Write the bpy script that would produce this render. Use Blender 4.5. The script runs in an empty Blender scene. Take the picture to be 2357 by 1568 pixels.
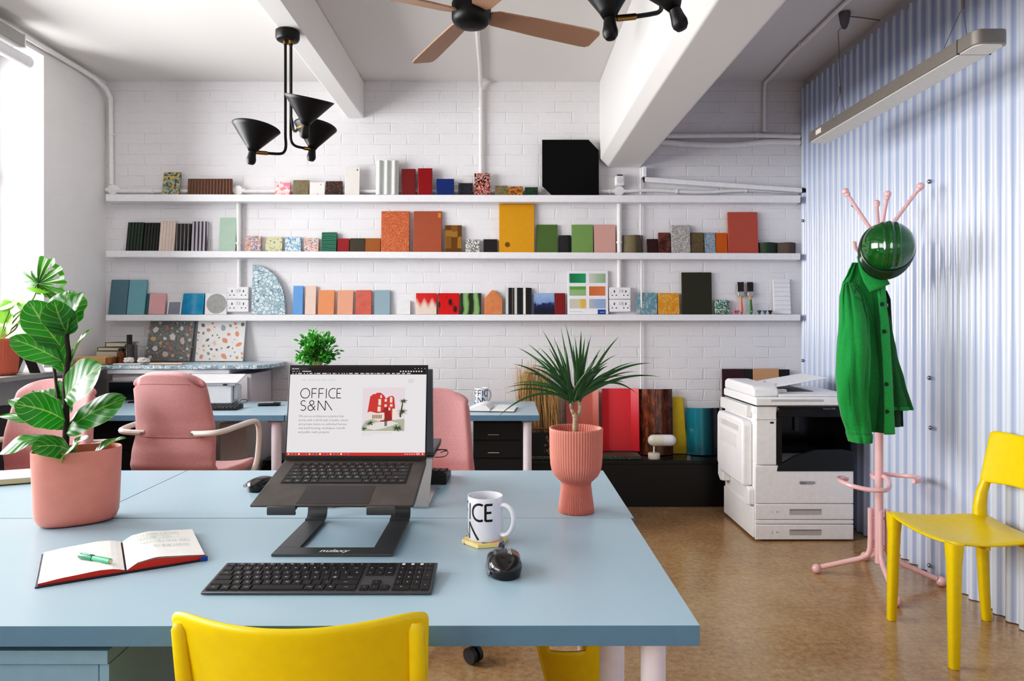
import bpy, bmesh, math, random
from mathutils import Vector, Matrix, Euler, noise
SC = bpy.context.scene
COL = SC.collection
R = math.radians
PI = math.pi
# ---- camera calibration: the wall grid of the room measured on the 2357 x 1568 photograph ----
F, U0, V0, H = 1600.0, 1165.0, 740.0, 1.24
def PX(u, Y): return (u - U0) * Y / F
def PZ(v, Y): return H - (v - V0) * Y / F
def P(u, v, Y): return Vector((PX(u, Y), Y, PZ(v, Y)))
def YF(v, z=0.0): return F * (H - z) / (v - V0)

# ------------------------------------------------------------------ materials
def s2l(c):
    c = c / 255.0
    return c / 12.92 if c <= 0.04045 else ((c + 0.055) / 1.055) ** 2.4
KL = [1.0]
def L(c):
    return (s2l(c[0]) * KL[0], s2l(c[1]) * KL[0], s2l(c[2]) * KL[0], 1.0)
MATS = {}
class NT:
    """tiny node helper"""
    def __init__(s, name):
        s.m = bpy.data.materials.new(name); s.m.use_nodes = True
        s.t = s.m.node_tree; s.b = s.t.nodes['Principled BSDF']
    def n(s, typ, **kw):
        nd = s.t.nodes.new(typ)
        for k, v in kw.items():
            if k.startswith('i_'): nd.inputs[k[2:].replace('_', ' ')].default_value = v
            else: setattr(nd, k, v)
        return nd
    def l(s, a, b): s.t.links.new(a, b)
    def obj(s, scale=(1, 1, 1), rot=(0, 0, 0)):
        tc = s.n('ShaderNodeTexCoord'); mp = s.n('ShaderNodeMapping')
        mp.inputs['Scale'].default_value = scale; mp.inputs['Rotation'].default_value = rot
        s.l(tc.outputs['Object'], mp.inputs['Vector']); return mp.outputs['Vector']
    def ramp(s, fac, stops, interp='LINEAR'):
        r = s.n('ShaderNodeValToRGB'); cr = r.color_ramp; cr.interpolation = interp
        while len(cr.elements) > 1: cr.elements.remove(cr.elements[-1])
        cr.elements[0].position = stops[0][0]; cr.elements[0].color = stops[0][1]
        for p, c in stops[1:]:
            e = cr.elements.new(p); e.color = c
        s.l(fac, r.inputs['Fac']); return r.outputs['Color']
    def mix(s, fac, a, b, mode='MIX'):
        m = s.n('ShaderNodeMix', data_type='RGBA', blend_type=mode)
        for sock, v in ((m.inputs[0], fac), (m.inputs[6], a), (m.inputs[7], b)):
            if hasattr(v, 'is_output'): s.l(v, sock)
            else: sock.default_value = v
        return m.outputs[2]
    def math(s, op, a, b=0.0):
        m = s.n('ShaderNodeMath', operation=op)
        for i, v in enumerate((a, b)):
            if hasattr(v, 'is_output'): s.l(v, m.inputs[i])
            else: m.inputs[i].default_value = v
        return m.outputs[0]
    def noise(s, vec, scale, detail=3, rough=.5, dist=0):
        n = s.n('ShaderNodeTexNoise'); n.inputs['Scale'].default_value = scale
        n.inputs['Detail'].default_value = detail; n.inputs['Roughness'].default_value = rough
        n.inputs['Distortion'].default_value = dist
        s.l(vec, n.inputs['Vector']); return n.outputs['Fac'], n.outputs['Color']
    def bump(s, h, strength=.3, dist=.01):
        b = s.n('ShaderNodeBump'); b.inputs['Strength'].default_value = strength; b.inputs['Distance'].default_value = dist
        s.l(h, b.inputs['Height']); s.l(b.outputs['Normal'], s.b.inputs['Normal'])
    def base(s, c):
        if hasattr(c, 'is_output'): s.l(c, s.b.inputs['Base Color'])
        else: s.b.inputs['Base Color'].default_value = c
    def rough(s, r): s.b.inputs['Roughness'].default_value = r
def M(name, c=(200, 200, 200), rough=.5, metal=0., coat=0., spec=.5, bump=0., bscale=300., emit=None, es=1., sheen=0.):
    if name in MATS: return MATS[name]
    k = NT(name); k.base(L(c)); k.rough(rough)
    k.b.inputs['Metallic'].default_value = metal; k.b.inputs['Coat Weight'].default_value = coat
    k.b.inputs['Specular IOR Level'].default_value = spec
    if sheen: k.b.inputs['Sheen Weight'].default_value = sheen
    v = k.obj()
    f, _ = k.noise(v, bscale if bump else 35., 2)
    if bump: k.bump(f, bump, .002)
    else:   # slight tonal variation of the painted surface
        k.base(k.mix(f, L(tuple(x * .96 for x in c)), L(tuple(min(255, x * 1.03) for x in c))))
    if emit:
        k.b.inputs['Emission Color'].default_value = L(emit); k.b.inputs['Emission Strength'].default_value = es
    MATS[name] = k.m; return k.m
def Mn(name, stops, scale=40., rough=.5, detail=4, dist=0., bump=0., stretch=(1, 1, 1), interp='LINEAR', coat=0.):
    """noise mapped through a colour ramp"""
    if name in MATS: return MATS[name]
    k = NT(name); k.rough(rough); k.b.inputs['Coat Weight'].default_value = coat
    f, _ = k.noise(k.obj(stretch), scale, detail, .6, dist)
    k.base(k.ramp(f, [(p, L(c)) for p, c in stops], interp))
    if bump: k.bump(f, bump, .003)
    MATS[name] = k.m; return k.m
def Mt(name, base, chips, scale=60., edge=.06, rough=.4, warp=.0, keep=1.0):
    """terrazzo: chips of random colour set in a base"""
    if name in MATS: return MATS[name]
    k = NT(name); k.rough(rough); v = k.obj()
    if warp:
        _, c = k.noise(v, scale * .7, 2)
        vm = k.n('ShaderNodeVectorMath', operation='MULTIPLY_ADD')
        k.l(c, vm.inputs[0]); vm.inputs[1].default_value = (warp, warp, warp); k.l(v, vm.inputs[2]); v = vm.outputs[0]
    a = k.n('ShaderNodeTexVoronoi'); a.inputs['Scale'].default_value = scale; k.l(v, a.inputs['Vector'])
    b = k.n('ShaderNodeTexVoronoi', feature='DISTANCE_TO_EDGE'); b.inputs['Scale'].default_value = scale; k.l(v, b.inputs['Vector'])
    sp = k.n('ShaderNodeSeparateColor'); k.l(a.outputs['Color'], sp.inputs[0])
    n = len(chips)
    col = k.ramp(sp.outputs[0], [(i / n, L(c)) for i, c in enumerate(chips)], 'CONSTANT')
    isedge = k.math('LESS_THAN', b.outputs['Distance'], edge)
    if keep < 1:
        gone = k.math('GREATER_THAN', sp.outputs[1], keep); isedge = k.math('MAXIMUM', isedge, gone)
    k.base(k.mix(isedge, col, L(base)))
    MATS[name] = k.m; return k.m
def Mw(name, stops, scale=30., dist=3., rough=.5, axis='X', detail=2, coat=0., dscale=1.):
    """wavy stripes (wood grain, marbling, flutes)"""
    if name in MATS: return MATS[name]
    k = NT(name); k.rough(rough); k.b.inputs['Coat Weight'].default_value = coat
    w = k.n('ShaderNodeTexWave', bands_direction=axis); w.inputs['Scale'].default_value = scale
    w.inputs['Distortion'].default_value = dist; w.inputs['Detail'].default_value = detail
    w.inputs['Detail Scale'].default_value = dscale
    k.l(k.obj(), w.inputs['Vector'])
    k.base(k.ramp(w.outputs['Fac'], [(p, L(c)) for p, c in stops]))
    MATS[name] = k.m; return k.m
def Mg(name, stops, axis='Z', lo=0., hi=.2, rough=.35, nz=0., nscale=30., coat=.0):
    """glaze whose colour runs along one axis of the piece, edge broken by noise"""
    if name in MATS: return MATS[name]
    k = NT(name); k.rough(rough); k.b.inputs['Coat Weight'].default_value = coat
    v = k.obj(); s = k.n('ShaderNodeSeparateXYZ'); k.l(v, s.inputs[0])
    mr = k.n('ShaderNodeMapRange'); mr.inputs['From Min'].default_value = lo; mr.inputs['From Max'].default_value = hi
    k.l(s.outputs[axis], mr.inputs['Value']); f = mr.outputs[0]
    if nz:
        n, _ = k.noise(v, nscale, 3); f = k.math('ADD', f, k.math('MULTIPLY', k.math('SUBTRACT', n, .5), nz))
    k.base(k.ramp(f, [(p, L(c)) for p, c in stops]))
    MATS[name] = k.m; return k.m

# ------------------------------------------------------------------ mesh builder
def frame_of(d):
    d = Vector(d).normalized()
    a = Vector((0, 0, 1)) if abs(d.z) < .95 else Vector((1, 0, 0))
    x = a.cross(d).normalized(); y = d.cross(x).normalized()
    return x, y
class MB:
    def __init__(s): s.v = []; s.f = []; s.uv = {}; s.mi = []
    def add(s, vs, fs, mi=0):
        o = len(s.v); s.v += [Vector(p) for p in vs]; s.f += [tuple(o + i for i in f) for f in fs]; s.mi += [mi] * len(fs); return o
    def box(s, x0, x1, y0, y1, z0, z1, mi=0, T=None):
        vs = [Vector(p) for p in ((x0, y0, z0), (x1, y0, z0), (x1, y1, z0), (x0, y1, z0), (x0, y0, z1), (x1, y0, z1), (x1, y1, z1), (x0, y1, z1))]
        if T is not None: vs = [T @ p for p in vs]
        s.add(vs, [(0, 3, 2, 1), (4, 5, 6, 7), (0, 1, 5, 4), (1, 2, 6, 5), (2, 3, 7, 6), (3, 0, 4, 7)], mi); return s
    def quad(s, a, b, c, d, mi=0): s.add([a, b, c, d], [(0, 1, 2, 3)], mi); return s
    def cyl(s, p0, p1, r0, r1=None, n=16, cap=True, mi=0):
        p0, p1 = Vector(p0), Vector(p1); r1 = r0 if r1 is None else r1
        x, y = frame_of(p1 - p0); vs = []
        for p, r in ((p0, r0), (p1, r1)):
            for i in range(n):
                a = 2 * PI * i / n; vs.append(p + x * (r * math.cos(a)) + y * (r * math.sin(a)))
        fs = [(i, (i + 1) % n, n + (i + 1) % n, n + i) for i in range(n)]
        if cap: fs += [tuple(range(n - 1, -1, -1)), tuple(range(n, 2 * n))]
        s.add(vs, fs, mi); return s
    def tube(s, pts, r, n=10, closed=False, cap=True, mi=0, flat=None):
        """tube along points; r a number or a list; flat=(a,b) scales the two section axes"""
        pts = [Vector(p) for p in pts]; m = len(pts)
        rs = r if isinstance(r, (list, tuple)) else [r] * m
        vs = []; px = None
        for i, p in enumerate(pts):
            if closed: d = pts[(i + 1) % m] - pts[i - 1]
            else: d = pts[min(i + 1, m - 1)] - pts[max(i - 1, 0)]
            d.normalize()
            if px is None: x, y = frame_of(d)
            else:
                x = (px - d * px.dot(d)).normalized(); y = d.cross(x).normalized()
            px = x
            fa, fb = flat if flat else (1, 1)
            for k in range(n):
                a = 2 * PI * k / n; vs.append(p + x * (rs[i] * fa * math.cos(a)) + y * (rs[i] * fb * math.sin(a)))
        fs = []
        for i in range(m if closed else m - 1):
            j = (i + 1) % m
            for k in range(n): fs.append((i * n + k, i * n + (k + 1) % n, j * n + (k + 1) % n, j * n + k))
        if cap and not closed: fs += [tuple(range(n - 1, -1, -1)), tuple(range((m - 1) * n, m * n))]
        s.add(vs, fs, mi); return s
    def lathe(s, prof, n=32, c=(0, 0, 0), axis=(0, 0, 1), ribs=0, rib=0., capb=True, capt=False, mi=0, sx=1., sy=1.):
        """profile of (radius, height) turned about axis through c"""
        c = Vector(c); ax = Vector(axis).normalized()
        if abs(ax.z) > .999: x, y = Vector((1, 0, 0)), Vector((0, 1, 0))
        else: x, y = frame_of(ax)
        vs = []
        for r, h in prof:
            for k in range(n):
                a = 2 * PI * k / n
                rr = r * (1 + (rib / max(r, 1e-6)) * math.cos(ribs * a)) if ribs and r > rib * 3 else r
                vs.append(c + ax * h + x * (rr * sx * math.cos(a)) + y * (rr * sy * math.sin(a)))
        fs = []
        for i in range(len(prof) - 1):
            for k in range(n): fs.append((i * n + k, i * n + (k + 1) % n, (i + 1) * n + (k + 1) % n, (i + 1) * n + k))
        if capb: fs.append(tuple(range(n - 1, -1, -1)))
        if capt: fs.append(tuple(range((len(prof) - 1) * n, len(prof) * n)))
        s.add(vs, fs, mi); return s
    def sphere(s, c, r, n=16, sx=1, sy=1, sz=1, mi=0):
        m = max(6, n // 2)
        prof = [(r * math.sin(PI * i / m), -r * sz * math.cos(PI * i / m)) for i in range(m + 1)]
        prof[0] = (r * .002, -r * sz); prof[-1] = (r * .002, r * sz)
        s.lathe(prof, n, c, capb=True, capt=True, mi=mi, sx=sx, sy=sy); return s
    def prism(s, poly, d0, d1, axis='y', mi=0, T=None):
        """polygon extruded: axis 'y' takes (x,z) points, 'z' takes (x,y), 'x' takes (y,z)"""
        n = len(poly)
        def q(p, d): return Vector((p[0], d, p[1])) if axis == 'y' else Vector((p[0], p[1], d)) if axis == 'z' else Vector((d, p[0], p[1]))
        vs = [q(p, d0) for p in poly] + [q(p, d1) for p in poly]
        if T is not None: vs = [T @ p for p in vs]
        fs = [(i, (i + 1) % n, n + (i + 1) % n, n + i) for i in range(n)] + [tuple(range(n - 1, -1, -1)), tuple(range(n, 2 * n))]
        s.add(vs, fs, mi); return s
    def grid(s, fn, nu, nv, wrapu=False, mi=0, uv=False):
        vs = []; uvs = []
        cu = nu if wrapu else nu + 1
        for j in range(nv + 1):
            for i in range(cu):
                vs.append(fn(i / nu, j / nv)); uvs.append((i / nu, j / nv))
        fs = []
        for j in range(nv):
            for i in range(nu):
                a, b = i, (i + 1) % cu if wrapu else i + 1
                fs.append((j * cu + a, j * cu + b, (j + 1) * cu + b, (j + 1) * cu + a))
        o = s.add(vs, fs, mi)
        if uv:
            for i, q in enumerate(uvs): s.uv[o + i] = q
        return s
    def build(s, name, mat, parent=None, loc=None, rot=None, bevel=0., seg=2, smooth=35, sub=0, solid=0., soff=0., weld=False, flip=True):
        me = bpy.data.meshes.new(name)
        me.from_pydata([tuple(p) for p in s.v], [], s.f)
        if s.uv:
            ul = me.uv_layers.new(name='UVMap')
            for lp in me.loops: ul.data[lp.index].uv = s.uv.get(lp.vertex_index, (0, 0))
        mats = mat if isinstance(mat, (list, tuple)) else [mat]
        for m in mats: me.materials.append(m)
        if len(mats) > 1:
            for i, p in enumerate(me.polygons): p.material_index = s.mi[i]
        if flip or weld:
            bm = bmesh.new(); bm.from_mesh(me)
            if weld: bmesh.ops.remove_doubles(bm, verts=bm.verts, dist=1e-5)
            bmesh.ops.recalc_face_normals(bm, faces=bm.faces)
            bm.to_mesh(me); bm.free()
        if smooth:
            me.polygons.foreach_set('use_smooth', [True] * len(me.polygons))
            if smooth < 180 and not sub: me.set_sharp_from_angle(angle=R(smooth))
        me.update()
        o = bpy.data.objects.new(name, me); COL.objects.link(o)
        if parent: o.parent = parent
        if loc is not None: o.location = loc
        if rot is not None: o.rotation_euler = rot
        if solid:
            m = o.modifiers.new('solid', 'SOLIDIFY'); m.thickness = solid; m.offset = soff
        if bevel:
            m = o.modifiers.new('bevel', 'BEVEL'); m.width = bevel; m.segments = seg; m.limit_method = 'ANGLE'; m.angle_limit = R(40)
        if sub:
            m = o.modifiers.new('sub', 'SUBSURF'); m.levels = sub; m.render_levels = sub
        return o
def thing(name, label, cat, loc=(0, 0, 0), rz=0., group=None):
    o = bpy.data.objects.new(name, None); COL.objects.link(o); o.empty_display_size = .05
    o.location = loc; o.rotation_euler = (0, 0, rz); o['label'] = label; o['category'] = cat
    if group: o['group'] = group
    return o
def tag(o, label, cat, group=None):
    o['label'] = label; o['category'] = cat
    if group: o['group'] = group
    return o
def struct(o): o['kind'] = 'structure'; return o
def dup(root, loc, rz, label, group=None):
    r = root.copy(); COL.objects.link(r); r.location = loc; r.rotation_euler = (0, 0, rz); r['label'] = label
    if group: r['group'] = group
    for ch in list(root.children):
        c = ch.copy(); COL.objects.link(c); c.parent = r
        for g in list(ch.children):
            d = g.copy(); COL.objects.link(d); d.parent = c
    return r
def spline(pts, n=8):
    """Catmull-Rom through points"""
    pts = [Vector(p) for p in pts]; out = []
    q = [pts[0] * 2 - pts[1]] + pts + [pts[-1] * 2 - pts[-2]]
    for i in range(1, len(q) - 2):
        for k in range(n):
            t = k / n; a, b, c, d = q[i - 1], q[i], q[i + 1], q[i + 2]
            out.append(.5 * ((2 * b) + (c - a) * t + (2 * a - 5 * b + 4 * c - d) * t * t + (3 * b - a - 3 * c + d) * t ** 3))
    out.append(pts[-1]); return out
def lerp_rows(rows, t):
    """rows of tuples whose first entry is the key"""
    if t <= rows[0][0]: return rows[0][1:]
    for a, b in zip(rows, rows[1:]):
        if t <= b[0]:
            k = (t - a[0]) / (b[0] - a[0]); k = k * k * (3 - 2 * k) * .4 + k * .6
            return tuple(x + (y - x) * k for x, y in zip(a[1:], b[1:]))
    return rows[-1][1:]
# ---- writing ----
def text_flat(mb, txt, x, y, size, fn, align='LEFT', mi=0, shear=0., thick=0.):
    """adds filled letters; fn maps the flat (x, y) plane to 3-D"""
    cu = bpy.data.curves.new('t', 'FONT'); cu.body = txt; cu.size = size; cu.align_x = align; cu.shear = shear; cu.resolution_u = 2
    cu.offset = thick
    ob = bpy.data.objects.new('t', cu); COL.objects.link(ob)
    dg = bpy.context.evaluated_depsgraph_get(); ev = ob.evaluated_get(dg); me = ev.to_mesh()
    mb.add([fn(x + v.co.x, y + v.co.y) for v in me.vertices], [tuple(p.vertices) for p in me.polygons], mi)
    ev.to_mesh_clear(); bpy.data.objects.remove(ob); bpy.data.curves.remove(cu)
def stroke(mb, pts, w, fn, mi=0, closed=False):
    """flat ribbon of width w along 2-D points"""
    pts = [Vector((p[0], p[1])) for p in pts]; m = len(pts); vs = []
    for i, p in enumerate(pts):
        if closed: d = pts[(i + 1) % m] - pts[i - 1]
        else: d = pts[min(i + 1, m - 1)] - pts[max(i - 1, 0)]
        d.normalize(); nrm = Vector((-d.y, d.x)) * (w / 2)
        vs += [fn(*(p + nrm)), fn(*(p - nrm))]
    fs = [(2 * i, 2 * i + 1, (2 * ((i + 1) % m)) + 1, 2 * ((i + 1) % m)) for i in range(m if closed else m - 1)]
    mb.add(vs, fs, mi)
def arc(cx, cy, rx, ry, a0, a1, n=28):
    return [(cx + rx * math.cos(R(a0 + (a1 - a0) * i / n)), cy + ry * math.sin(R(a0 + (a1 - a0) * i / n))) for i in range(n + 1)]
def seg(a, b, n=6): return [(a[0] + (b[0] - a[0]) * i / n, a[1] + (b[1] - a[1]) * i / n) for i in range(n + 1)]
def logo(mb, x0, y0, h, w, fn, mi=0, row1='OFFICE', row2=True, gap=.27):
    """the practice's name in thin strokes; y0 is the base of the second row"""
    def T(p): return (x0 + p[0] * h, yy + p[1] * h)
    yy = y0 + h * (1 + gap)
    L_ = [arc(.47, .5, .47, .5, 0, 360),
          seg((1.17, 0), (1.17, 1)), seg((1.17, .98), (1.67, .98)), seg((1.17, .5), (1.62, .5)),
          seg((1.90, 0), (1.90, 1)), seg((1.90, .98), (2.40, .98)), seg((1.90, .5), (2.35, .5)),
          seg((2.67, 0), (2.67, 1)),
          arc(3.40, .5, .47, .5, 62, 298),
          seg((3.78, 0), (3.78, 1)), seg((3.78, .98), (4.22, .98)), seg((3.78, .5), (4.15, .5)), seg((3.78, .02), (4.22, .02))]
    for s_ in L_: stroke(mb, [T(p) for p in s_], w, fn, mi)
    if row2:
        yy = y0
        S = arc(.32, .75, .25, .25, 40, 260, 18) + arc(.30, .25, .28, .25, 80, -140, 18)
        A = [(1.58, 0), (.98, .72)] + arc(1.2, .78, .22, .22, 195, -60, 16) + [(1.05, .5)] + arc(1.1, .26, .28, .26, 120, 320, 16) + [(1.55, .48)]
        for s_ in (S, A, seg((1.86, 0), (1.86, 1)), seg((1.86, 1), (2.60, 0)), seg((2.62, 0), (2.62, 1)), seg((2.62, 1), (3.34, 0))):
            stroke(mb, [T(p) for p in s_], w, fn, mi)
# ================================================================== THE ROOM
YW = 4.9; XL = -2.82; XR = 2.08; ZC = 2.93; YB = -3.0
def brick_mat(name, c, strength=.5, swap=False, sheer=1.):
    k = NT(name); k.rough(.55); v = k.obj()
    s = k.n('ShaderNodeSeparateXYZ'); k.l(v, s.inputs[0])
    n1, nc = k.noise(v, 9, 3)
    cb = k.n('ShaderNodeCombineXYZ'); wob = k.math('MULTIPLY', k.math('SUBTRACT', n1, .5), .022)
    k.l(k.math('ADD', s.outputs['Y' if swap else 'X'], wob), cb.inputs[0]); k.l(k.math('ADD', s.outputs['Z'], k.math('MULTIPLY', wob, .7)), cb.inputs[1])
    b = k.n('ShaderNodeTexBrick'); k.l(cb.outputs[0], b.inputs['Vector'])
    b.inputs['Scale'].default_value = 1.; b.inputs['Brick Width'].default_value = .232; b.inputs['Row Height'].default_value = .0755
    b.inputs['Mortar Size'].default_value = .006; b.inputs['Mortar Smooth'].default_value = .8
    b.inputs['Color1'].default_value = (1, 1, 1, 1); b.inputs['Color2'].default_value = (.86, .86, .86, 1); b.inputs['Mortar'].default_value = (.45, .45, .45, 1)
    n2, _ = k.noise(v, 45, 4, .65); n3, _ = k.noise(v, 7, 3, .6)
    # thick paint fills some of the joints
    fill = k.ramp(n3, [(.36, (.15, .15, .15, 1)), (.62, (1, 1, 1, 1))])
    h = k.mix(fill, (.75, .75, .75, 1), b.outputs['Color'])
    hh = k.mix(.25, h, n2)
    k.bump(hh, strength, .012)
    k.base(k.mix(n3, L(c), L(tuple(x * .975 for x in c))))
    return k.m
m_brick = brick_mat('white_painted_brick', (225, 223, 226), .55 * 1.1)
m_brickside = brick_mat('white_painted_brick_side', (232, 230, 229), .22, swap=True)
m_plaster = M('white_ceiling_paint', (218, 215, 212), .6, bump=.12, bscale=25)
m_beam = M('white_beam_paint', (224, 222, 220), .55, bump=.18, bscale=40)
m_white = M('white_gloss_paint', (230, 229, 233), .35)
m_pipe = M('white_pipe_paint', (229, 227, 226), .35)
# floor : polished brown concrete
k = NT('polished_concrete'); k.rough(.2); v = k.obj()
n1, _ = k.noise(v, 2.2, 6, .62); n2, _ = k.noise(v, 38, 4, .7); n3, _ = k.noise(v, 160, 2); n4, _ = k.noise(k.obj((3, 9, 1), (0, 0, .5)), 7, 5, .7)
c1 = k.ramp(n1, [(.3, L((142, 112, 78))), (.5, L((174, 142, 104))), (.72, L((198, 168, 130)))])
c2 = k.mix(.45, c1, k.ramp(n2, [(.3, L((126, 98, 66))), (.65, L((202, 170, 130)))]))
c3 = k.mix(k.ramp(n3, [(.26, (1, 1, 1, 1)), (.34, (0, 0, 0, 1))]), c2, L((64, 48, 34)))
c4 = k.mix(k.ramp(n4, [(.28, (.5, .5, .5, 1)), (.34, (0, 0, 0, 1))]), c3, L((72, 56, 42)))
k.base(c4); rr = k.ramp(n1, [(.3, (.16, .16, .16, 1)), (.7, (.30, .30, .30, 1))]); k.l(rr, k.b.inputs['Roughness'])
k.bump(n2, .06, .004); m_floor = k.m

struct(MB().box(-3.4, 2.4, YB - .3, YW + .3, -.12, 0).build('floor', m_floor, smooth=0))
struct(MB().box(-3.4, 2.4, YB - .3, YW + .3, ZC, ZC + .15).build('ceiling', m_plaster, smooth=0))
struct(MB().box(-3.4, 2.4, YW, YW + .25, 0, ZC).build('wall_back', m_brick, smooth=0))
struct(MB().box(-3.4, 2.4, YB - .25, YB, 0, ZC).build('wall_front', m_plaster, smooth=0))
# left wall with two window openings
W1, W2, SILL, HEAD = (1.25, 4.24), (-2.3, .75), .93, 2.86
wl = MB()
xo = XL - .40
for y0, y1 in ((YB, W2[0]), (W2[1], W1[0]), (W1[1], YW)): wl.box(xo, XL, y0, y1, 0, ZC)
for y0, y1 in (W2, W1):
    wl.box(xo, XL, y0, y1, 0, SILL); wl.box(xo, XL, y0, y1, HEAD, ZC)
struct(wl.build('wall_left', m_brickside, smooth=0))
m_glass = None
k = NT('window_glass'); gl = k.n('ShaderNodeBsdfGlossy'); gl.inputs['Roughness'].default_value = .02
tr = k.n('ShaderNodeBsdfTransparent'); mx = k.n('ShaderNodeMixShader'); lw = k.n('ShaderNodeFresnel'); lw.inputs['IOR'].default_value = 1.3
k.l(lw.outputs[0], mx.inputs[0]); k.l(tr.outputs[0], mx.inputs[1]); k.l(gl.outputs[0], mx.inputs[2])
k.l(mx.outputs[0], k.t.nodes['Material Output'].inputs['Surface']); m_glass = k.m
for i, (y0, y1) in enumerate((W1, W2)):
    w = MB(); x0, x1 = xo + .02, xo + .07
    w.box(x0, x1, y0, y1, SILL, SILL + .06); w.box(x0, x1, y0, y1, HEAD - .06, HEAD)
    n = 4
    for j in range(n + 1):
        yy = y0 + .03 + (y1 - y0 - .06) * j / n
        w.box(x0, x1, yy - .025, yy + .025, SILL + .06, HEAD - .06)
    w.box(x0, x1, y0, y1, 2.1, 2.14)
    fr = struct(w.build('window_%d' % (i + 1), m_white, smooth=0))
    MB().box(xo + .04, xo + .045, y0 + .03, y1 - .03, SILL + .05, HEAD - .05).build('pane', m_glass, fr, smooth=0)
# right wall: a plain wall lined with corrugated clear blue plastic sheet
wr = struct(MB().box(2.10, 2.4, YB, YW, 0, ZC).build('wall_right', M('wall_lining_board', (196, 190, 192), .7), smooth=0))
k = NT('corrugated_plastic'); k.rough(.22); k.b.inputs['Coat Weight'].default_value = .35; k.b.inputs['Coat Roughness'].default_value = .12
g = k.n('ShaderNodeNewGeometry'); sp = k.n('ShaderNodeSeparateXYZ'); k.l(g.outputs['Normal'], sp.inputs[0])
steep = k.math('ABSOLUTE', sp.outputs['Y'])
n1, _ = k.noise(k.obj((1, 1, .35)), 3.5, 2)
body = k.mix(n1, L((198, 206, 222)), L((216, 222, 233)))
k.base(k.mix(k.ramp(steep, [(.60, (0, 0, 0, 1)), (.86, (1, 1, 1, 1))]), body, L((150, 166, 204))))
m_corr = k.m
PITCH = .0765
def corr(u, v):
    y = 1.2 + (YW - .005 - 1.2) * u
    ph = (y / PITCH) % 1.0
    w = math.cos(2 * PI * ph); w = math.copysign(abs(w) ** .6, w)
    return (2.078 + .0135 * w, y, .004 + (2.868 - .004) * v)
cs = MB().grid(corr, 600, 1).build('corrugated_sheet', m_corr, wr, smooth=180, flip=False)
m_screw = M('screw_steel', (150, 155, 165), .25, .9)
for (u, v) in ((2137, 418), (1962, 473), (2137, 870), (2137, 1302), (1846, 508), (1846, 830), (2140, 985)):
    y = 2.06 * F / (u - U0)
    y = min(y, 4.85); z = PZ(v, y)
    MB().lathe([(.011, 0), (.010, .003), (.006, .007), (.001, .009)], 12, (2.063, y, z), (-1, 0, 0)).cyl((2.07, y, z), (2.063, y, z), .0045, n=8).build('screw', m_screw, wr)
# rest of the right wall behind the camera side stays plain sheet too
MB().grid(lambda u, v: (2.078 + .0135 * math.cos(2 * PI * u * 54.9), YB + (1.2 - YB) * u, .004 + 2.864 * v), 440, 1).build('corrugated_sheet', m_corr, wr, smooth=180, flip=False)
# ceiling beams
struct(MB().box(-1.118, -1.0, YB, YW, 2.673, ZC).build('ceiling_beam', m_beam, bevel=.008))
b = MB(); b.prism([(.658, ZC), (.658, 2.375), (.715, 2.327), (.945, 2.327), (.9586, 2.34), (.9586, ZC)], YB, YW)
struct(b.build('ceiling_beam', m_beam, smooth=0, bevel=.006))

# ================================================================== PIPES ON THE WALL
def pipe(pts, r, label, clips=(), n=10, name='conduit_pipe', cat='pipe', smoothpts=0):
    pts = [Vector(p) for p in pts]
    q = spline(pts, smoothpts) if smoothpts else pts
    o = MB().tube(q, r, n).build(name, m_pipe)
    tag(o, label, cat)
    for c, d in clips:
        c = Vector(c); d = Vector(d)
        x, y = frame_of(d)
        MB().cyl(c - d * .006, c + d * .006, r * 1.35, n=12).build('clip', m_pipe, o)
    return o
X_, Y_, Z_ = Vector((1, 0, 0)), Vector((0, 1, 0)), Vector((0, 0, 1))
yp = YW - .022
# corner drop and run along the left wall under the ceiling
pipe([(XL + .03, .9, 2.895), (XL + .03, 4.55, 2.895)] + [(XL + .03 + .03 * math.sin(a), 4.55 + .30 * math.sin(a * .98), 2.895 - .10 * (1 - math.cos(a))) for a in (.5, 1.0, 1.5)] +
     [(XL + .045, yp, 2.74), (XL + .05, yp, 2.2)], .016, 'white pipe running along the top of the left wall and down the corner',
     [((XL + .048, yp, 2.55), Z_), ((XL + .03, 3.4, 2.895), Y_), ((XL + .03, 2.9, 2.895), Y_)])
zt = PZ(440, 4.87)
def hpipe(u0, u1, label, v=440, wav=0.):
    pts = [(PX(u0 + (u1 - u0) * i / 10, 4.87), yp, PZ(v, 4.87) + wav * math.sin(i * 1.1)) for i in range(11)]
    return pipe(pts, .013, label, [((pts[3]), X_), ((pts[7]), X_)])
hpipe(270, 535, 'white pipe on the top shelf left of the middle junction box')
hpipe(560, 1246, 'long white pipe along the wall behind the top shelf samples')
hpipe(1376, 1415, 'short white pipe between the black panel and the round box under the sensor')
hpipe(1438, 1838, 'wavy white pipe on three saddles at the right end of the top shelf', 440, .008)
def vpipe(u, v0, v1, r, label, cl=(), Y=4.87):
    return pipe([(PX(u, Y), yp, PZ(v0, Y)), (PX(u, Y), yp, PZ(v1, Y))], r, label, [((PX(u, Y), yp, PZ(c, Y)), Z_) for c in cl])
vpipe(549, 467, 578, .016, 'white vertical pipe left of the confetti tile on the middle shelf', (560,))
vpipe(550, 598, 662, .014, 'white vertical pipe dropping into the left wall sockets')
vpipe(1426, 467, 582, .017, 'white vertical pipe between the pale pink slab and the khaki block', (558,))
vpipe(1426, 598, 662, .016, 'white vertical pipe dropping into the right wall sockets')
vpipe(1475, 386, 448, .006, 'thin white cable under the end of the large beam')
vpipe(1475, 467, 582, .006, 'thin white cable behind the khaki block on the middle shelf')
vpipe(1477, 598, 722, .006, 'thin white cable behind the blue marbled tile')
vpipe(1476, 740, 940, .006, 'thin white cable on the brick wall below the lowest shelf')
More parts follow.
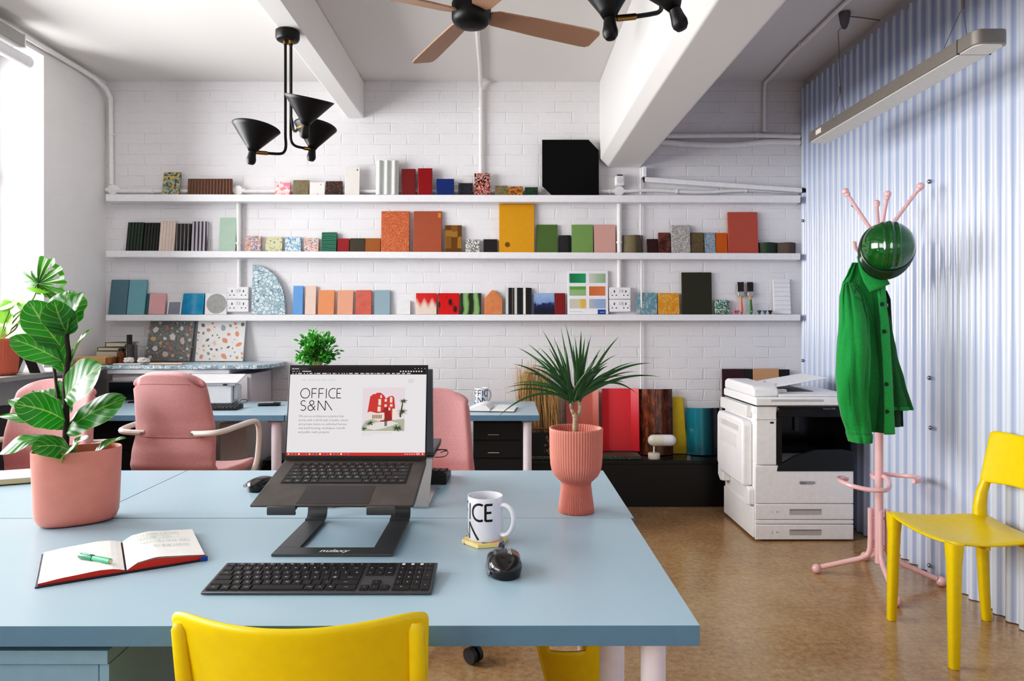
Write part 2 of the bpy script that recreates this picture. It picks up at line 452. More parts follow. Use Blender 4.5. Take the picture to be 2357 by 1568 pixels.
pipe([(PX(1107, 4.87), yp, PZ(404, 4.87)), (PX(1107, 4.87), yp, PZ(215, 4.87)), (PX(1107, 4.87), yp - .01, PZ(200, 4.87)), (PX(1106, 4.85), 4.80, ZC - .018), (-.172, 4.6, ZC - .018), (-.158, 3.20, ZC - .018)],
     .014, 'white pipe up the wall and across the ceiling to the fan', [((PX(1107, 4.87), yp, PZ(v, 4.87)), Z_) for v in (250, 355)])
pipe([(PX(1760, 4.87), yp, PZ(304, 4.87)), (PX(1761, 4.87), yp, PZ(205, 4.87)), (PX(1761, 4.87), yp - .02, PZ(190, 4.87)), (PX(1763, 4.85), 4.76, ZC - .017), (1.79, 4.4, ZC - .017), (1.76, 1.5, ZC - .017)],
     .013, 'white pipe up the wall and along the ceiling of the right bay', [((PX(1760, 4.87), yp, PZ(300, 4.87)), Z_), ((1.785, 4.2, ZC - .017), Y_)])
pipe([(PX(u, 4.87), yp, PZ(v, 4.87)) for u, v in ((1535, 313), (1620, 312), (1740, 311), (1842, 314))], .018, 'upper of two white pipes high on the right bay wall', [((PX(1743, 4.87), yp, PZ(311, 4.87)), X_)])
pipe([(PX(u, 4.87), yp, PZ(v, 4.87)) for u, v in ((1520, 326), (1600, 332), (1690, 333), (1770, 326), (1842, 327))], .020, 'lower sagging white pipe high on the right bay wall', smoothpts=5)
# slanted trunking
t = thing('cable_trunking', 'slanted white cable trunking above the wavy pipe at the right', 'trunking', (PX(1481, 4.87), YW, PZ(416, 4.87)))
dx = PX(1840, 4.87) - PX(1481, 4.87); dz = PZ(441, 4.87) - PZ(416, 4.87)
tr_ = MB(); 
tr_.prism([(0, .016), (dx, dz + .016), (dx, dz - .016), (0, -.016)], -.080, -.046)
tr_.build('channel', m_white, t, bevel=.003)
MB().box(-.012, .014, -.074, -.002, .02, .092).build('upright_channel', m_white, t, bevel=.003)
m_blk = M('black_plastic', (14, 12, 14), .4)
MB().prism([(-.014, .014), (.0, .014), (.0, -.02)], -.078, -.046).build('end_cap', m_blk, t)
MB().prism([(dx, dz + .018), (dx + .028, dz + .006), (dx + .028, dz - .014), (dx, dz - .01)], -.081, -.046).build('end_cap', m_blk, t)
# round junction boxes
def jbox(u, v, r, label):
    o = MB().lathe([(r, 0), (r, .03), (r * .96, .036), (.001, .037)], 28, (0, 0, 0), (0, -1, 0)).build('junction_box', m_pipe, loc=(PX(u, 4.86), YW - .001, PZ(v, 4.86)))
    tag(o, label, 'junction box')
    MB().cyl((-r * 1.45, -.02, 0), (-r * .9, -.02, 0), .016, n=12).cyl((r * .9, -.02, 0), (r * 1.45, -.02, 0), .016, n=12).build('pipe_socket', m_pipe, o)
jbox(258, 436, .036, 'round white junction box in the left corner on the top shelf')
jbox(547, 438, .034, 'round white junction box right of the brown fluted tile')
jbox(1426, 439, .034, 'round white junction box under the cube sensor')
# cube sensor
t = thing('wall_sensor', 'small white cube sensor with black top near the large beam', 'sensor', (PX(1426.5, 4.86), YW, PZ(428, 4.86)))
MB().box(-.034, .034, -.06, -.001, .0, .070).build('housing', m_white, t, bevel=.012, seg=3)
MB().lathe([(.022, 0), (.022, .001), (.001, .0015)], 24, (0, -.0605, .034), (0, -1, 0)).build('grille', M('grey_grille', (205, 203, 206), .6), t)
MB().box(-.02, .02, -.05, -.012, .0695, .078).build('black_cap', m_blk, t, bevel=.002)
# wall sockets
m_slot = M('socket_slot', (30, 28, 30), .6)
def sockets(u0, u1, v0, v1, label):
    Y = 4.86; w = PX(u1, Y) - PX(u0, Y); h = PZ(v0, Y) - PZ(v1, Y)
    t = thing('wall_socket', label, 'socket', (PX((u0 + u1) / 2, Y), YW, PZ(v1, Y)))
    MB().box(-w / 2, w / 2, -.034, -.001, 0, h).build('plate', m_white, t, bevel=.003)
    for s in (-1, 1):
        MB().box(s * w * .05 - w * .045, s * w * .05 + w * .045, -.039, -.034, h * .58, h * .82).build('switch', M('socket_switch', (214, 212, 216), .4), t, bevel=.001)
        cx = s * w * .27; g_ = MB()
        g_.box(cx - .0035, cx + .0035, -.0349, -.0338, h * .56, h * .74)
        for q in (-1, 1): g_.box(cx + q * .014 - .004, cx + q * .014 + .004, -.0349, -.0338, h * .28, h * .36)
        for q in (-1, 1): g_.cyl((s * w * .44, -.0349, h * .5), (s * w * .44, -.0338, h * .5), .0022, n=8)
        g_.build('pin_holes', m_slot, t)
sockets(522, 571, 660.5, 688.5, 'upper left double wall socket beside the terrazzo quarter circle')
sockets(522, 571, 689.5, 718, 'lower left double wall socket beside the terrazzo quarter circle')
sockets(1403, 1452, 661.5, 688.5, 'upper right double wall socket beside the framed colour samples')
sockets(1403, 1452, 689.5, 718, 'lower right double wall socket beside the framed colour samples')
# roller blind cassette at the head of the window
t = thing('roller_blind', 'grey and white roller blind cassette at the top of the left window', 'blind', (XL, 3.93, 2.74))
MB().box(.004, .10, -2.4, 0, .05, .12).build('cassette', M('cassette_grey', (150, 149, 146), .4), t, bevel=.004)
MB().box(.004, .104, -.004, .004, .045, .125).build('end_plate', m_white, t, bevel=.002)
MB().cyl((.05, -2.4, .0), (.05, .10, .0), .035, n=20).build('roll', m_white, t, bevel=.006)
# ================================================================== SHELVES AND SAMPLES
YS = 4.80
SHV = {1: (447.0, 449.8, 16.5), 2: (577.0, 583.0, 15.0), 3: (724.5, 724.0, 14.5)}
UL, UR = 243.0, 1843.0
def shelf_z(n, x):
    a, b, _ = SHV[n]; u = U0 + x * F / YS
    return PZ(a + (b - a) * (u - UL) / (UR - UL), YS)
for n, lab in ((1, 'topmost long white picture shelf on the brick wall'), (2, 'middle long white picture shelf on the brick wall'), (3, 'lowest long white picture shelf on the brick wall')):
    x0, x1 = PX(UL, YS), PX(UR, YS); th = SHV[n][2] * YS / F
    z0, z1 = shelf_z(n, x0), shelf_z(n, x1)
    o = MB().prism([(0, 0), (x1 - x0, z1 - z0), (x1 - x0, z1 - z0 - th), (0, -th)], 0, YW - YS - .001).build('wall_shelf', m_white, bevel=.004, loc=(x0, YS, z0), smooth=0)
    tag(o, lab, 'shelf', 'long white shelves')
YT = 4.845
def place(o, u0, u1, n, h, a, th):
    x = PX((u0 + u1) / 2, YT); yb = YW - (.041 if n == 1 else .006) - h * math.sin(a)
    o.location = (x, yb, shelf_z(n, x) + .0012); o.rotation_euler = (-a, 0, 0)
def dims(u0, u1, vt, n):
    xc = PX((u0 + u1) / 2, YT)
    return (u1 - u0) * YT / F, (PZ(vt, YT) - shelf_z(n, xc)) * 1.0
def tile(n, u0, u1, vt, mat, label, th=.012, a=None, cat='tile', name='sample_tile', bev=.0012, poly=None, skew=0., group=None, parts=None):
    w, h = dims(u0, u1, vt, n)
    if a is None: a = R(5) if h > .15 else R(7)
    if skew:
        k_ = skew * YT / F
        mb = MB().prism([(-w / 2, 0), (w / 2, 0), (w / 2 + k_, h), (-w / 2 + k_, h)], -th, 0)
    elif poly: mb = MB().prism([(x * w, z * h) for x, z in poly], -th, 0)
    else: mb = MB().box(-w / 2, w / 2, -th, 0, 0, h)
    o = mb.build(name, mat, bevel=bev, smooth=30)
    place(o, u0, u1, n, h, a, th); tag(o, label, cat, group)
    if parts: parts(o, w, h, th)
    return o
def fluted(n, u0, u1, vt, mat, label, flutes, amp=.006, th=.014, shape='round', skew=0, group='fluted tiles'):
    w, h = dims(u0, u1, vt, n); N = flutes * 8; front = []
    for i in range(N + 1):
        p = i / N * flutes % 1.0 if i < N else 0.
        if shape == 'round': d = abs(math.sin(PI * p))
        elif shape == 'square': d = max(0., min(1., 2.2 * math.sin(2 * PI * p) * .5 + .5))
        else: d = .5 - .5 * math.cos(2 * PI * p)
        front.append((-w / 2 + w * i / N, -th - amp * d))
    poly = front + [(w / 2, 0), (-w / 2, 0)]
    mb = MB().prism(poly, 0, h, 'z')
    if skew:
        for p in mb.v: p.x += skew * YT / F * p.z / h
    o = mb.build('fluted_tile', mat, smooth=50); place(o, u0, u1, n, h, R(4), th); tag(o, label, 'tile', group); return o
def corner(n, u0, u1, vt, mat, label, peak=.5, dep=.028):
    w, h = dims(u0, u1, vt, n)
    q = [(-w / 2, 0)] + [(-w / 2 + w * t, -dep * (1 - abs((t - peak) / (peak if t < peak else 1 - peak)) ** 1.3) - .012) for t in [i / 14 for i in range(15)]] + [(w / 2, 0)]
    o = MB().prism(q, 0, h, 'z').build('corner_tile', mat, smooth=40); place(o, u0, u1, n, h, R(1), .03); tag(o, label, 'tile'); return o
KL[0] = .88
# ---------------- top shelf
tile(1, 373, 413, 397, Mt('tile_teal_yellow', (150, 172, 168), [(196, 152, 40), (60, 56, 44), (150, 172, 168), (120, 142, 138), (216, 170, 50), (90, 84, 60)], 75, .035, warp=.02), 'teal tile blotched with yellow and dark spots, leftmost on top shelf', skew=4)
fluted(1, 432.5, 534, 412.5, Mg('brown_glaze_speck', [(0, (90, 56, 36)), (1, (126, 84, 58))], 'Y', -.02, -.012, .3, .9, 250), 'long brown glazed tile with many vertical flutes', 14, .007)
tile(1, 634, 668, 418, Mt('tile_pink_marble', (240, 190, 190), [(236, 120, 150), (250, 225, 225), (240, 150, 110), (250, 205, 210)], 60, .03, warp=.03), 'small pink and white marbled tile on top shelf')
tile(1, 675, 711, 415, Mn('tile_olive_brown', [(.35, (96, 92, 74)), (.55, (124, 108, 80)), (.7, (110, 116, 104))], 45, .4), 'small olive brown mottled tile on top shelf')
tile(1, 713, 748, 420, Mt('tile_white_fleck', (234, 231, 228), [(150, 140, 120), (234, 231, 228)], 55, .2, keep=.12), 'small white flecked square tile between olive and dark brown tiles')
tile(1, 750, 788, 417.5, Mt('tile_dark_brown', (40, 22, 18), [(70, 36, 26), (30, 16, 14), (96, 56, 40), (24, 14, 12)], 110, .05, warp=.01), 'small dark brown speckled tile on top shelf')
def label_mark(o, w, h, th):
    MB().box(w * .30, w * .38, -th - .0006, -th, h * .86, h * .92).build('sticker', M('mark_dark', (70, 76, 66), .6), o)
tile(1, 794, 828, 384.5, M('tile_offwhite', (231, 226, 220), .5), 'tall off-white slab tile on top shelf', parts=label_mark)
fluted(1, 866, 918, 371, M('flute_pale_grey', (208, 211, 208), .55), 'tall pale grey tile with broad flutes', 3, .018, .016, 'cos')
tile(1, 924, 956.5, 389, M('tile_brick_red', (112, 24, 24), .35), 'dull dark red tile left of the brighter red tile', bev=.003)
tile(1, 962, 995, 387.5, M('tile_deep_red', (136, 10, 20), .3), 'bright deep red tile on top shelf', bev=.003)
tile(1, 1004, 1045, 412, M('tile_navy', (6, 44, 108), .4), 'royal blue tile on top shelf', bev=.003)
tile(1, 1055, 1088, 422, Mt('tile_black_speck', (24, 23, 30), [(44, 46, 60), (20, 20, 26), (70, 74, 90)], 150, .12), 'small black speckled tile beside the confetti terrazzo')
tile(1, 1092, 1128, 399, Mt('tile_black_confetti', (22, 18, 24), [(222, 140, 150), (236, 180, 170), (210, 130, 50), (200, 60, 60), (22, 18, 24), (230, 200, 190)], 95, .09, warp=.02), 'black terrazzo tile with pink and orange chips')
tile(1, 1139, 1169, 428, Mn('tile_verdigris', [(.35, (50, 66, 50)), (.5, (120, 124, 92)), (.62, (150, 88, 50)), (.75, (60, 78, 66))], 70, .35), 'small green and rust mottled tile on top shelf')
tile(1, 1170, 1204, 430, Mn('tile_amber_black', [(.38, (30, 20, 14)), (.46, (150, 90, 30)), (.6, (214, 150, 74)), (.75, (120, 70, 24))], 42, .3, dist=1.5), 'small amber and black marbled tile on top shelf')
tile(1, 1208, 1238, 431.5, Mn('tile_dark_green', [(.4, (8, 34, 20)), (.55, (20, 70, 40)), (.7, (60, 110, 74))], 80, .3), 'small dark green glazed tile on top shelf')
w_, h_ = 1., 1.
tile(1, 1248, 1378, 322, M('panel_black', (9, 7, 9), .7, spec=.15), 'large black panel with two cut corners on top shelf', .014, R(2), 'panel', 'sample_sheet',
     poly=[(-.5, .175), (-.5, 1), (.32, 1), (.5, .81), (.5, 0), (-.32, 0)])
# ---------------- middle shelf
fluted(2, 285, 322, 511, M('flute_forest', (16, 42, 26), .25), 'dark forest green fluted tile, leftmost on middle shelf', 5, skew=4)
fluted(2, 324, 359, 512, M('flute_blackgreen', (10, 18, 12), .2), 'near-black green fluted tile second on the middle shelf', 5, skew=3)
fluted(2, 361, 397, 508, M('flute_cream', (228, 210, 198), .4), 'cream fluted tile on middle shelf', 5, skew=3)
fluted(2, 399, 433, 514, Mw('flute_black_silver', [(0, (14, 12, 14)), (.75, (22, 20, 22)), (.86, (200, 196, 196)), (1, (60, 58, 60))], 12, .0, .25), 'black fluted tile with thin silver lines', 4, skew=2)
fluted(2, 435, 471, 509, Mw('flute_silver', [(0, (44, 36, 40)), (.35, (120, 112, 120)), (.6, (226, 222, 234)), (1, (160, 152, 168))], 12, .0, .2), 'shiny silver and lilac fluted tile', 4, skew=3)  # pale stripes paint the highlights of the flutes into the colour
tile(2, 501, 539.5, 500, M('slab_sage', (170, 196, 178), .5), 'sage green slab left of the vertical pipe', .014, skew=1)
tile(2, 561, 597.5, 543, Mt('terr_confetti', (226, 202, 196), [(70, 96, 140), (214, 150, 140), (230, 206, 196), (190, 120, 60), (110, 140, 170)], 120, .04, warp=.015), 'confetti terrazzo tile in blue, pink and cream', .018)
tile(2, 608.5, 647, 545, Mt('terr_palegreen', (206, 204, 164), [(90, 112, 120), (206, 204, 164), (200, 180, 110), (150, 160, 110)], 80, .1, keep=.45), 'pale green terrazzo tile with sparse chips', .018)
tile(2, 653.5, 690, 545, Mt('terr_skyblue', (220, 226, 228), [(120, 172, 202), (222, 228, 230), (84, 140, 180), (196, 216, 224)], 85, .03, warp=.03), 'white terrazzo tile with sky blue chips', .018)
tile(2, 697, 731, 548, Mt('terr_squiggle', (232, 226, 222), [(30, 24, 40), (206, 80, 40), (60, 80, 140), (196, 40, 40), (30, 24, 30), (236, 150, 60)], 105, .11, warp=.03), 'white tile with black, orange and blue squiggles', .018)
tile(2, 738.5, 773, 534.5, Mw('wood_teal', [(0, (10, 60, 46)), (.4, (20, 110, 86)), (.7, (30, 140, 112)), (1, (14, 50, 36))], 12, 3, .25, 'Z', coat=.3), 'teal stained wood block with horizontal grain', .022)
tile(2, 775, 802, 549, Mw('wood_red', [(0, (90, 8, 18)), (.5, (176, 16, 34)), (1, (130, 10, 24))], 40, 2, .3, 'X'), 'small crimson stained wood block', .022)
tile(2, 804, 839, 548.5, Mw('wood_dark', [(0, (40, 34, 22)), (.5, (84, 74, 50)), (1, (30, 26, 18))], 44, 2, .4, 'X'), 'dark striped wood block beside the crimson block', .022)
tile(2, 839.5, 874, 548.5, Mw('wood_orange', [(0, (60, 34, 14)), (.35, (176, 98, 30)), (.7, (210, 124, 44)), (1, (90, 52, 20))], 40, 2, .4, 'X'), 'orange striped wood block beside the tall terracotta slab', .022)
tile(2, 876, 941, 485, Mt('terracotta_speck', (188, 92, 54), [(214, 140, 100), (170, 78, 44), (200, 110, 70)], 160, .14), 'tall terracotta slab with pale speckles', .016)
def sticker(o, w, h, th):
    MB().box(w * .37, w * .47, -th - .0006, -th, h * .84, h * .955).build('sticker', M('sticker_orange', (206, 130, 60), .5), o)
tile(2, 951, 1016, 485, M('terracotta_plain', (160, 80, 50), .5), 'tall plain terracotta slab with a small sticker', .016, parts=sticker)
def squares_mat():
    k = NT('brass_patchwork'); k.rough(.3); k.b.inputs['Metallic'].default_value = .35
    c = k.n('ShaderNodeTexVoronoi', distance='CHEBYCHEV'); c.inputs['Scale'].default_value = 24; c.inputs['Randomness'].default_value = .35
    k.l(k.obj(), c.inputs['Vector']); sp = k.n('ShaderNodeSeparateColor'); k.l(c.outputs['Color'], sp.inputs[0])
    k.base(k.ramp(sp.outputs[0], [(0, L((112, 76, 30))), (.35, L((140, 100, 44))), (.7, L((168, 124, 58)))], 'CONSTANT')); return k.m
tile(2, 1024, 1062, 518, squares_mat(), 'brown end-grain block of patchwork squares', .02)
tile(2, 1070.5, 1103.5, 551, Mt('terr_bw', (232, 230, 226), [(20, 18, 20), (232, 230, 226), (40, 38, 40)], 150, .06, warp=.01), 'small black and white speckled tile', .018)
tile(2, 1112.5, 1144.5, 550, M('tile_black_matt', (16, 12, 15), .5), 'small plain black tile beside the yellow panel')
def hole(o, w, h, th):
    MB().lathe([(.0185, 0), (.0185, .0012), (.0165, .0016), (.015, .0005)], 28, (-w * .265, -th, h * .165), (0, -1, 0), capb=False).build('finger_hole_rim', M('hole_rim', (150, 100, 6), .5), o)
    MB().cyl((-w * .265, -th + .0005, h * .165), (-w * .265, -th - .0006, h * .165), .0165, n=28).build('finger_hole', M('hole_shade', (112, 72, 8), .8), o)
tile(2, 1149, 1230, 469, M('panel_yellow', (214, 150, 2), .4), 'large mustard yellow panel with a finger hole', .018, R(3), 'panel', 'sample_sheet', parts=hole)
tile(2, 1236, 1284, 516, M('felt_moss', (84, 110, 56), .9, bump=.5, bscale=500), 'moss green felt sample left of the black corner tile')
corner(2, 1287, 1315, 541, M('corner_black', (18, 15, 17), .4), 'small black angled tile between two green felt samples', .8, .012)
tile(2, 1317, 1366, 516, M('felt_green', (124, 156, 94), .9, bump=.5, bscale=500), 'light green felt sample beside the pink one')
tile(2, 1369, 1418, 516, M('felt_pink', (214, 164, 154), .9, bump=.5, bscale=500), 'pale pink felt sample left of the vertical pipe')
corner(2, 1436, 1482, 541, M('corner_khaki', (104, 94, 66), .45), 'khaki angled corner tile right of the vertical pipe', .58, .03)
tile(2, 1491, 1516, 550, Mn('tile_oxblood', [(.35, (34, 14, 12)), (.6, (64, 28, 20)), (.8, (96, 50, 34))], 90, .3), 'small dark oxblood tile beside the red marble', .02)
tile(2, 1517.5, 1544.5, 535, Mn('marble_red', [(.40, (70, 30, 26)), (.455, (110, 60, 50)), (.48, (50, 24, 20)), (.52, (122, 74, 62)), (.75, (104, 54, 46))], 16, .3, 3, .6), 'red marble tile with a dark crack', .018)
tile(2, 1547, 1591, 518, Mt('granite_grey', (180, 176, 170), [(130, 128, 126), (200, 196, 190), (150, 146, 140), (214, 210, 206)], 220, .03), 'grey speckled granite block with rough edges', .022, bev=.004)
tile(2, 1592, 1622, 535, Mn('osb_olive', [(.35, (60, 50, 34)), (.5, (120, 100, 70)), (.62, (80, 84, 56)), (.8, (150, 130, 96))], 60, .6, 5, 1.), 'brown and olive mottled chip sample', .018)
tile(2, 1624, 1649, 535, Mn('tile_bluegrey_mottle', [(.35, (110, 122, 134)), (.5, (150, 164, 178)), (.7, (172, 186, 196))], 80, .5), 'blue-grey mottled tile beside the orange tile', .018)
tile(2, 1650, 1677, 535.5, M('tile_orange', (204, 102, 12), .35), 'plain bright orange tile on middle shelf', .016)
tile(2, 1678.5, 1747, 487, M('slab_salmon', (184, 92, 76), .85, bump=.4, bscale=350), 'large salmon pink slab near the right end of middle shelf', .016)
corner(2, 1750.5, 1792, 558, M('corner_green', (28, 60, 32), .35), 'dark green angled corner tile on middle shelf', .5, .03)
corner(2, 1794, 1836, 558, M('corner_brown', (92, 76, 66), .45), 'brown angled corner tile at the right end of middle shelf', .62, .03)
# ---------------- lowest shelf
tile(3, 246, 287, 644, M('panel_slate', (92, 124, 136), .45), 'slate blue panel, leftmost on the lowest shelf', .014, skew=4)
tile(3, 288.5, 329, 644, M('panel_teal', (120, 168, 178), .45), 'pale teal panel beside the slate blue panel', .014, skew=4)
tile(3, 331.5, 337, 676, M('tile_deep_teal', (20, 104, 112), .4), 'narrow deep teal strip beside the pink tile', .008)
tile(3, 338, 375.5, 675.5, M('tile_pink', (222, 170, 172), .5), 'pink tile on lowest shelf', .014, skew=1)
def grey_face(o, w, h, th):
    MB().prism([(-w * .42, h * .02), (w * .40, h * .02), (w * .45, h * .92), (-w * .36, h * .92)], -th - .0008, -th).build('grey_face', M('grey_glaze', (132, 138, 148), .3), o)
tile(3, 379, 412, 693, m_white, 'small grey tile in a white border', .01, skew=2, parts=grey_face)
tile(3, 415, 464, 676, Mn('glaze_blue', [(.3, (0, 128, 178)), (.7, (30, 158, 202))], 25, .12, coat=.6), 'glossy bright blue tile on lowest shelf', .014, skew=2)
def disc(o, w, h, th):
    MB().cyl((w * .03, -th - .0012, h * .5), (w * .03, -th, h * .5), w * .46, n=40).build('grey_disc', Mn('disc_grey', [(.3, (150, 151, 148)), (.7, (170, 170, 166))], 30, .5), o)
tile(3, 467.5, 518, 675, m_white, 'white square tile bearing a large grey disc', .012, parts=disc)
arcp = [(-.5, 0)] + [(-.5 + (math.sin(t * PI / 2)) ** 1.0 * 1.0, math.cos(t * PI / 2)) for t in [i / 24 for i in range(25)]]
arcp = [(-.5, 0)] + [(-.5 + math.sin(t * PI / 2), math.cos(t * PI / 2) ** .82) for t in [1 - i / 24 for i in range(25)]]
tile(3, 578, 655.5, 610, Mt('terr_blue_big', (100, 128, 142), [(204, 222, 228), (184, 206, 214), (214, 228, 232), (160, 184, 194)], 38, .055), 'blue and white terrazzo slab shaped as a quarter circle', .02, R(4), 'slab', 'sample_slab', poly=arcp)
tile(3, 671.5, 694.5, 658, M('tile_cornflower', (98, 152, 216), .45), 'narrow cornflower blue tile on lowest shelf')
tile(3, 700, 724.5, 658, M('tile_blush', (232, 200, 184), .5), 'narrow blush tile beside the cornflower blue one')
tile(3, 729.5, 766.5, 668, M('tile_apricot', (226, 140, 94), .5), 'apricot orange tile on lowest shelf', skew=1)
tile(3, 774, 810, 668, M('tile_peach', (226, 158, 128), .5), 'pale peach tile between apricot and coral tiles', skew=1)
tile(3, 817, 853, 668, Mn('tile_coral', [(.3, (190, 84, 70)), (.7, (206, 102, 86))], 20, .5), 'coral red tile on lowest shelf')
tile(3, 860, 896, 668, M('tile_bluegrey', (140, 164, 176), .7, bump=.3, bscale=200), 'rough blue-grey tile right of the coral one')
tile(3, 912, 943, 692, M('tile_white_plain', (228, 228, 230), .4), 'small plain white tile on lowest shelf')
def drip_mat(name, c1, c2, rough=.18):
    k = NT(name); k.rough(rough); k.b.inputs['Coat Weight'].default_value = .5
    v = k.obj(); s = k.n('ShaderNodeSeparateXYZ'); k.l(v, s.inputs[0])
    w = k.math('MULTIPLY', k.math('SINE', k.math('MULTIPLY', s.outputs['X'], 115.)), .018)
    f = k.math('ADD', s.outputs['Z'], w)
    k.base(k.ramp(k.math('MULTIPLY', f, 6.), [(.32, L(c2)), (.62, L(c1))])); return k.m
tile(3, 956, 1004, 675, drip_mat('glaze_red_drip', (206, 4, 10), (226, 206, 190)), 'bright red glazed tile with white drips at its foot')
def spots_mat(name, c1, c2, sc, lo, hi):
    k = NT(name); k.rough(.18); k.b.inputs['Coat Weight'].default_value = .5
    v_ = k.n('ShaderNodeTexVoronoi'); v_.inputs['Scale'].default_value = sc; k.l(k.obj((1.4, 1, .8)), v_.inputs['Vector'])
    k.base(k.ramp(v_.outputs['Distance'], [(lo, L(c2)), (hi, L(c1))])); return k.m
tile(3, 1007.5, 1056, 675, spots_mat('glaze_red_spots', (206, 2, 10), (56, 6, 12), 16, .22, .42), 'bright red glazed tile with dark blurred spots')
tile(3, 1059, 1107, 675, Mw('glaze_green_dark', [(0, (26, 38, 22)), (.35, (40, 58, 34)), (.6, (110, 148, 92)), (1, (134, 172, 112))], 4.2, 5, .2, 'X', coat=.4), 'green glazed tile with dark vertical smears')
ogee = [(-.5, 0), (-.5, .68)] + [(-.5 + .5 * t, .68 + .32 * (.5 - .5 * math.cos(PI * t)) ** .85) for t in [i / 10 for i in range(1, 11)]]
ogee = ogee + [(-x, z) for x, z in reversed(ogee[:-1])]
tile(3, 1114.5, 1156, 668, Mn('terracotta_warm', [(.3, (196, 112, 70)), (.7, (216, 134, 88))], 30, .6), 'terracotta tile with a bell shaped top', .016, poly=ogee)
fluted(3, 1164, 1224, 663, Mw('flute_black_white', [(0, (16, 12, 14)), (.8, (20, 16, 18)), (.93, (170, 150, 130)), (1, (60, 50, 44))], 4.2, .3, .2), 'black glossy tile with three rounded flutes', 3, .014, .014)
tile(3, 1229, 1277, 675, Mg('glaze_sky_navy', [(.25, (14, 20, 48)), (.5, (24, 44, 96)), (.62, (130, 160, 206)), (1, (150, 178, 216))], 'Z', .0, .145, .2, .55, 40), 'glazed tile fading from pale blue to navy')
tile(3, 1277.5, 1302, 675, Mw('tile_wine', [(0, (100, 10, 20)), (1, (150, 22, 34))], 20, 1, .25), 'narrow wine red tile beside the pale blue and navy tile')
# framed colour samples
t = tile(3, 1307, 1401, 622.5, m_white, 'white card frame holding six small colour samples', .012, R(4), 'sample board', 'sample_board')
w, h = dims(1307, 1401, 622.5, 3); th = .012
def swc(x0, x1, y0, y1, mat, nm='swatch'):
    f = lambda x: -w / 2 + (x - 188) / (552 - 188) * w
    g = lambda y: h - (y - 1025) / (1420 - 1025) * h
    MB().box(f(x0), f(x1), -th - .0012, -th, g(y1), g(y0)).build(nm, mat, t)
swc(206, 352, 1052, 1137, Mg('sw_emerald', [(0, (24, 128, 88)), (1, (40, 162, 110))], 'X', -.1, .0, .3))
swc(380, 528, 1052, 1137, Mg('sw_sage', [(0, (220, 210, 206)), (.5, (176, 196, 172)), (1, (150, 180, 146))], 'X', .0, .12, .3, .2))
swc(206, 352, 1168, 1252, Mg('sw_leaf', [(0, (150, 184, 130)), (.6, (150, 184, 130)), (.7, (104, 164, 84)), (1, (104, 164, 84))], 'Z', .12, .2, .3, .1))
swc(382, 525, 1168, 1252, Mg('sw_orange', [(0, (206, 110, 60)), (1, (222, 132, 84))], 'X', .0, .12, .3))
swc(206, 352, 1282, 1367, Mg('sw_greyyellow', [(0, (200, 196, 190)), (.55, (214, 206, 180)), (.75, (226, 180, 70)), (1, (220, 190, 110))], 'X', -.13, -.01, .3, .2))
swc(380, 528, 1282, 1367, Mg('sw_blue', [(0, (206, 190, 186)), (.4, (170, 178, 200)), (.6, (150, 176, 214)), (1, (150, 170, 210))], 'X', .0, .12, .3, .2))
swc(457, 528, 1377, 1419, M('sw_navy', (0, 76, 150), .4), 'blue_label')
mb = MB(); text_flat(mb, 'AXON', .084, .0105, .011, lambda x, y: Vector((x, -th - .0016, y)))
mb.build('lettering', M('paper_white', (226, 226, 226), .5), t, flip=False, smooth=0)
MB().box(-w / 2 + .014, -w / 2 + .10, -th - .0006, -th, .017, .0195).build('caption_line', M('caption_grey', (170, 170, 174), .6), t, smooth=0)
tile(3, 1467, 1515, 674, Mn('marble_blue', [(.35, (104, 142, 156)), (.52, (118, 154, 166)), (.56, (206, 200, 190)), (.6, (120, 156, 168)), (.8, (140, 168, 178))], 12, .3, 3, 2.2), 'blue-grey marbled tile beside the yellow marbled one')
tile(3, 1517, 1566, 675, Mn('marble_yellow', [(.35, (208, 138, 34)), (.52, (218, 154, 52)), (.57, (232, 190, 120)), (.62, (212, 146, 40)), (.8, (224, 170, 80))], 16, .3, 3, 1.8), 'yellow marbled tile beside the olive panel')
tile(3, 1572, 1641, 627, M('panel_olive', (46, 45, 22), .5), 'large dark olive panel on lowest shelf', .014, R(3), 'panel', 'sample_sheet')
tile(3, 1648, 1682, 691, Mt('terr_green', (180, 204, 190), [(40, 76, 62), (190, 212, 200), (90, 128, 110), (26, 56, 46)], 105, .05), 'small green and white terrazzo tile near the brushes', .018, bev=.003)
def ribs(o, w, h, th):
    mb = MB()
    for i in range(8): mb.prism([(-th - .001, h * (i + .06) / 8), (-th - .006, h * (i + .12) / 8), (-th - .001, h * (i + .95) / 8)], -w / 2, w / 2, 'x')
    mb.build('ribs', m_white, o, smooth=0)
tile(3, 1784, 1822, 642, m_white, 'white horizontally ribbed slab at the right end of lowest shelf', .012, parts=ribs)
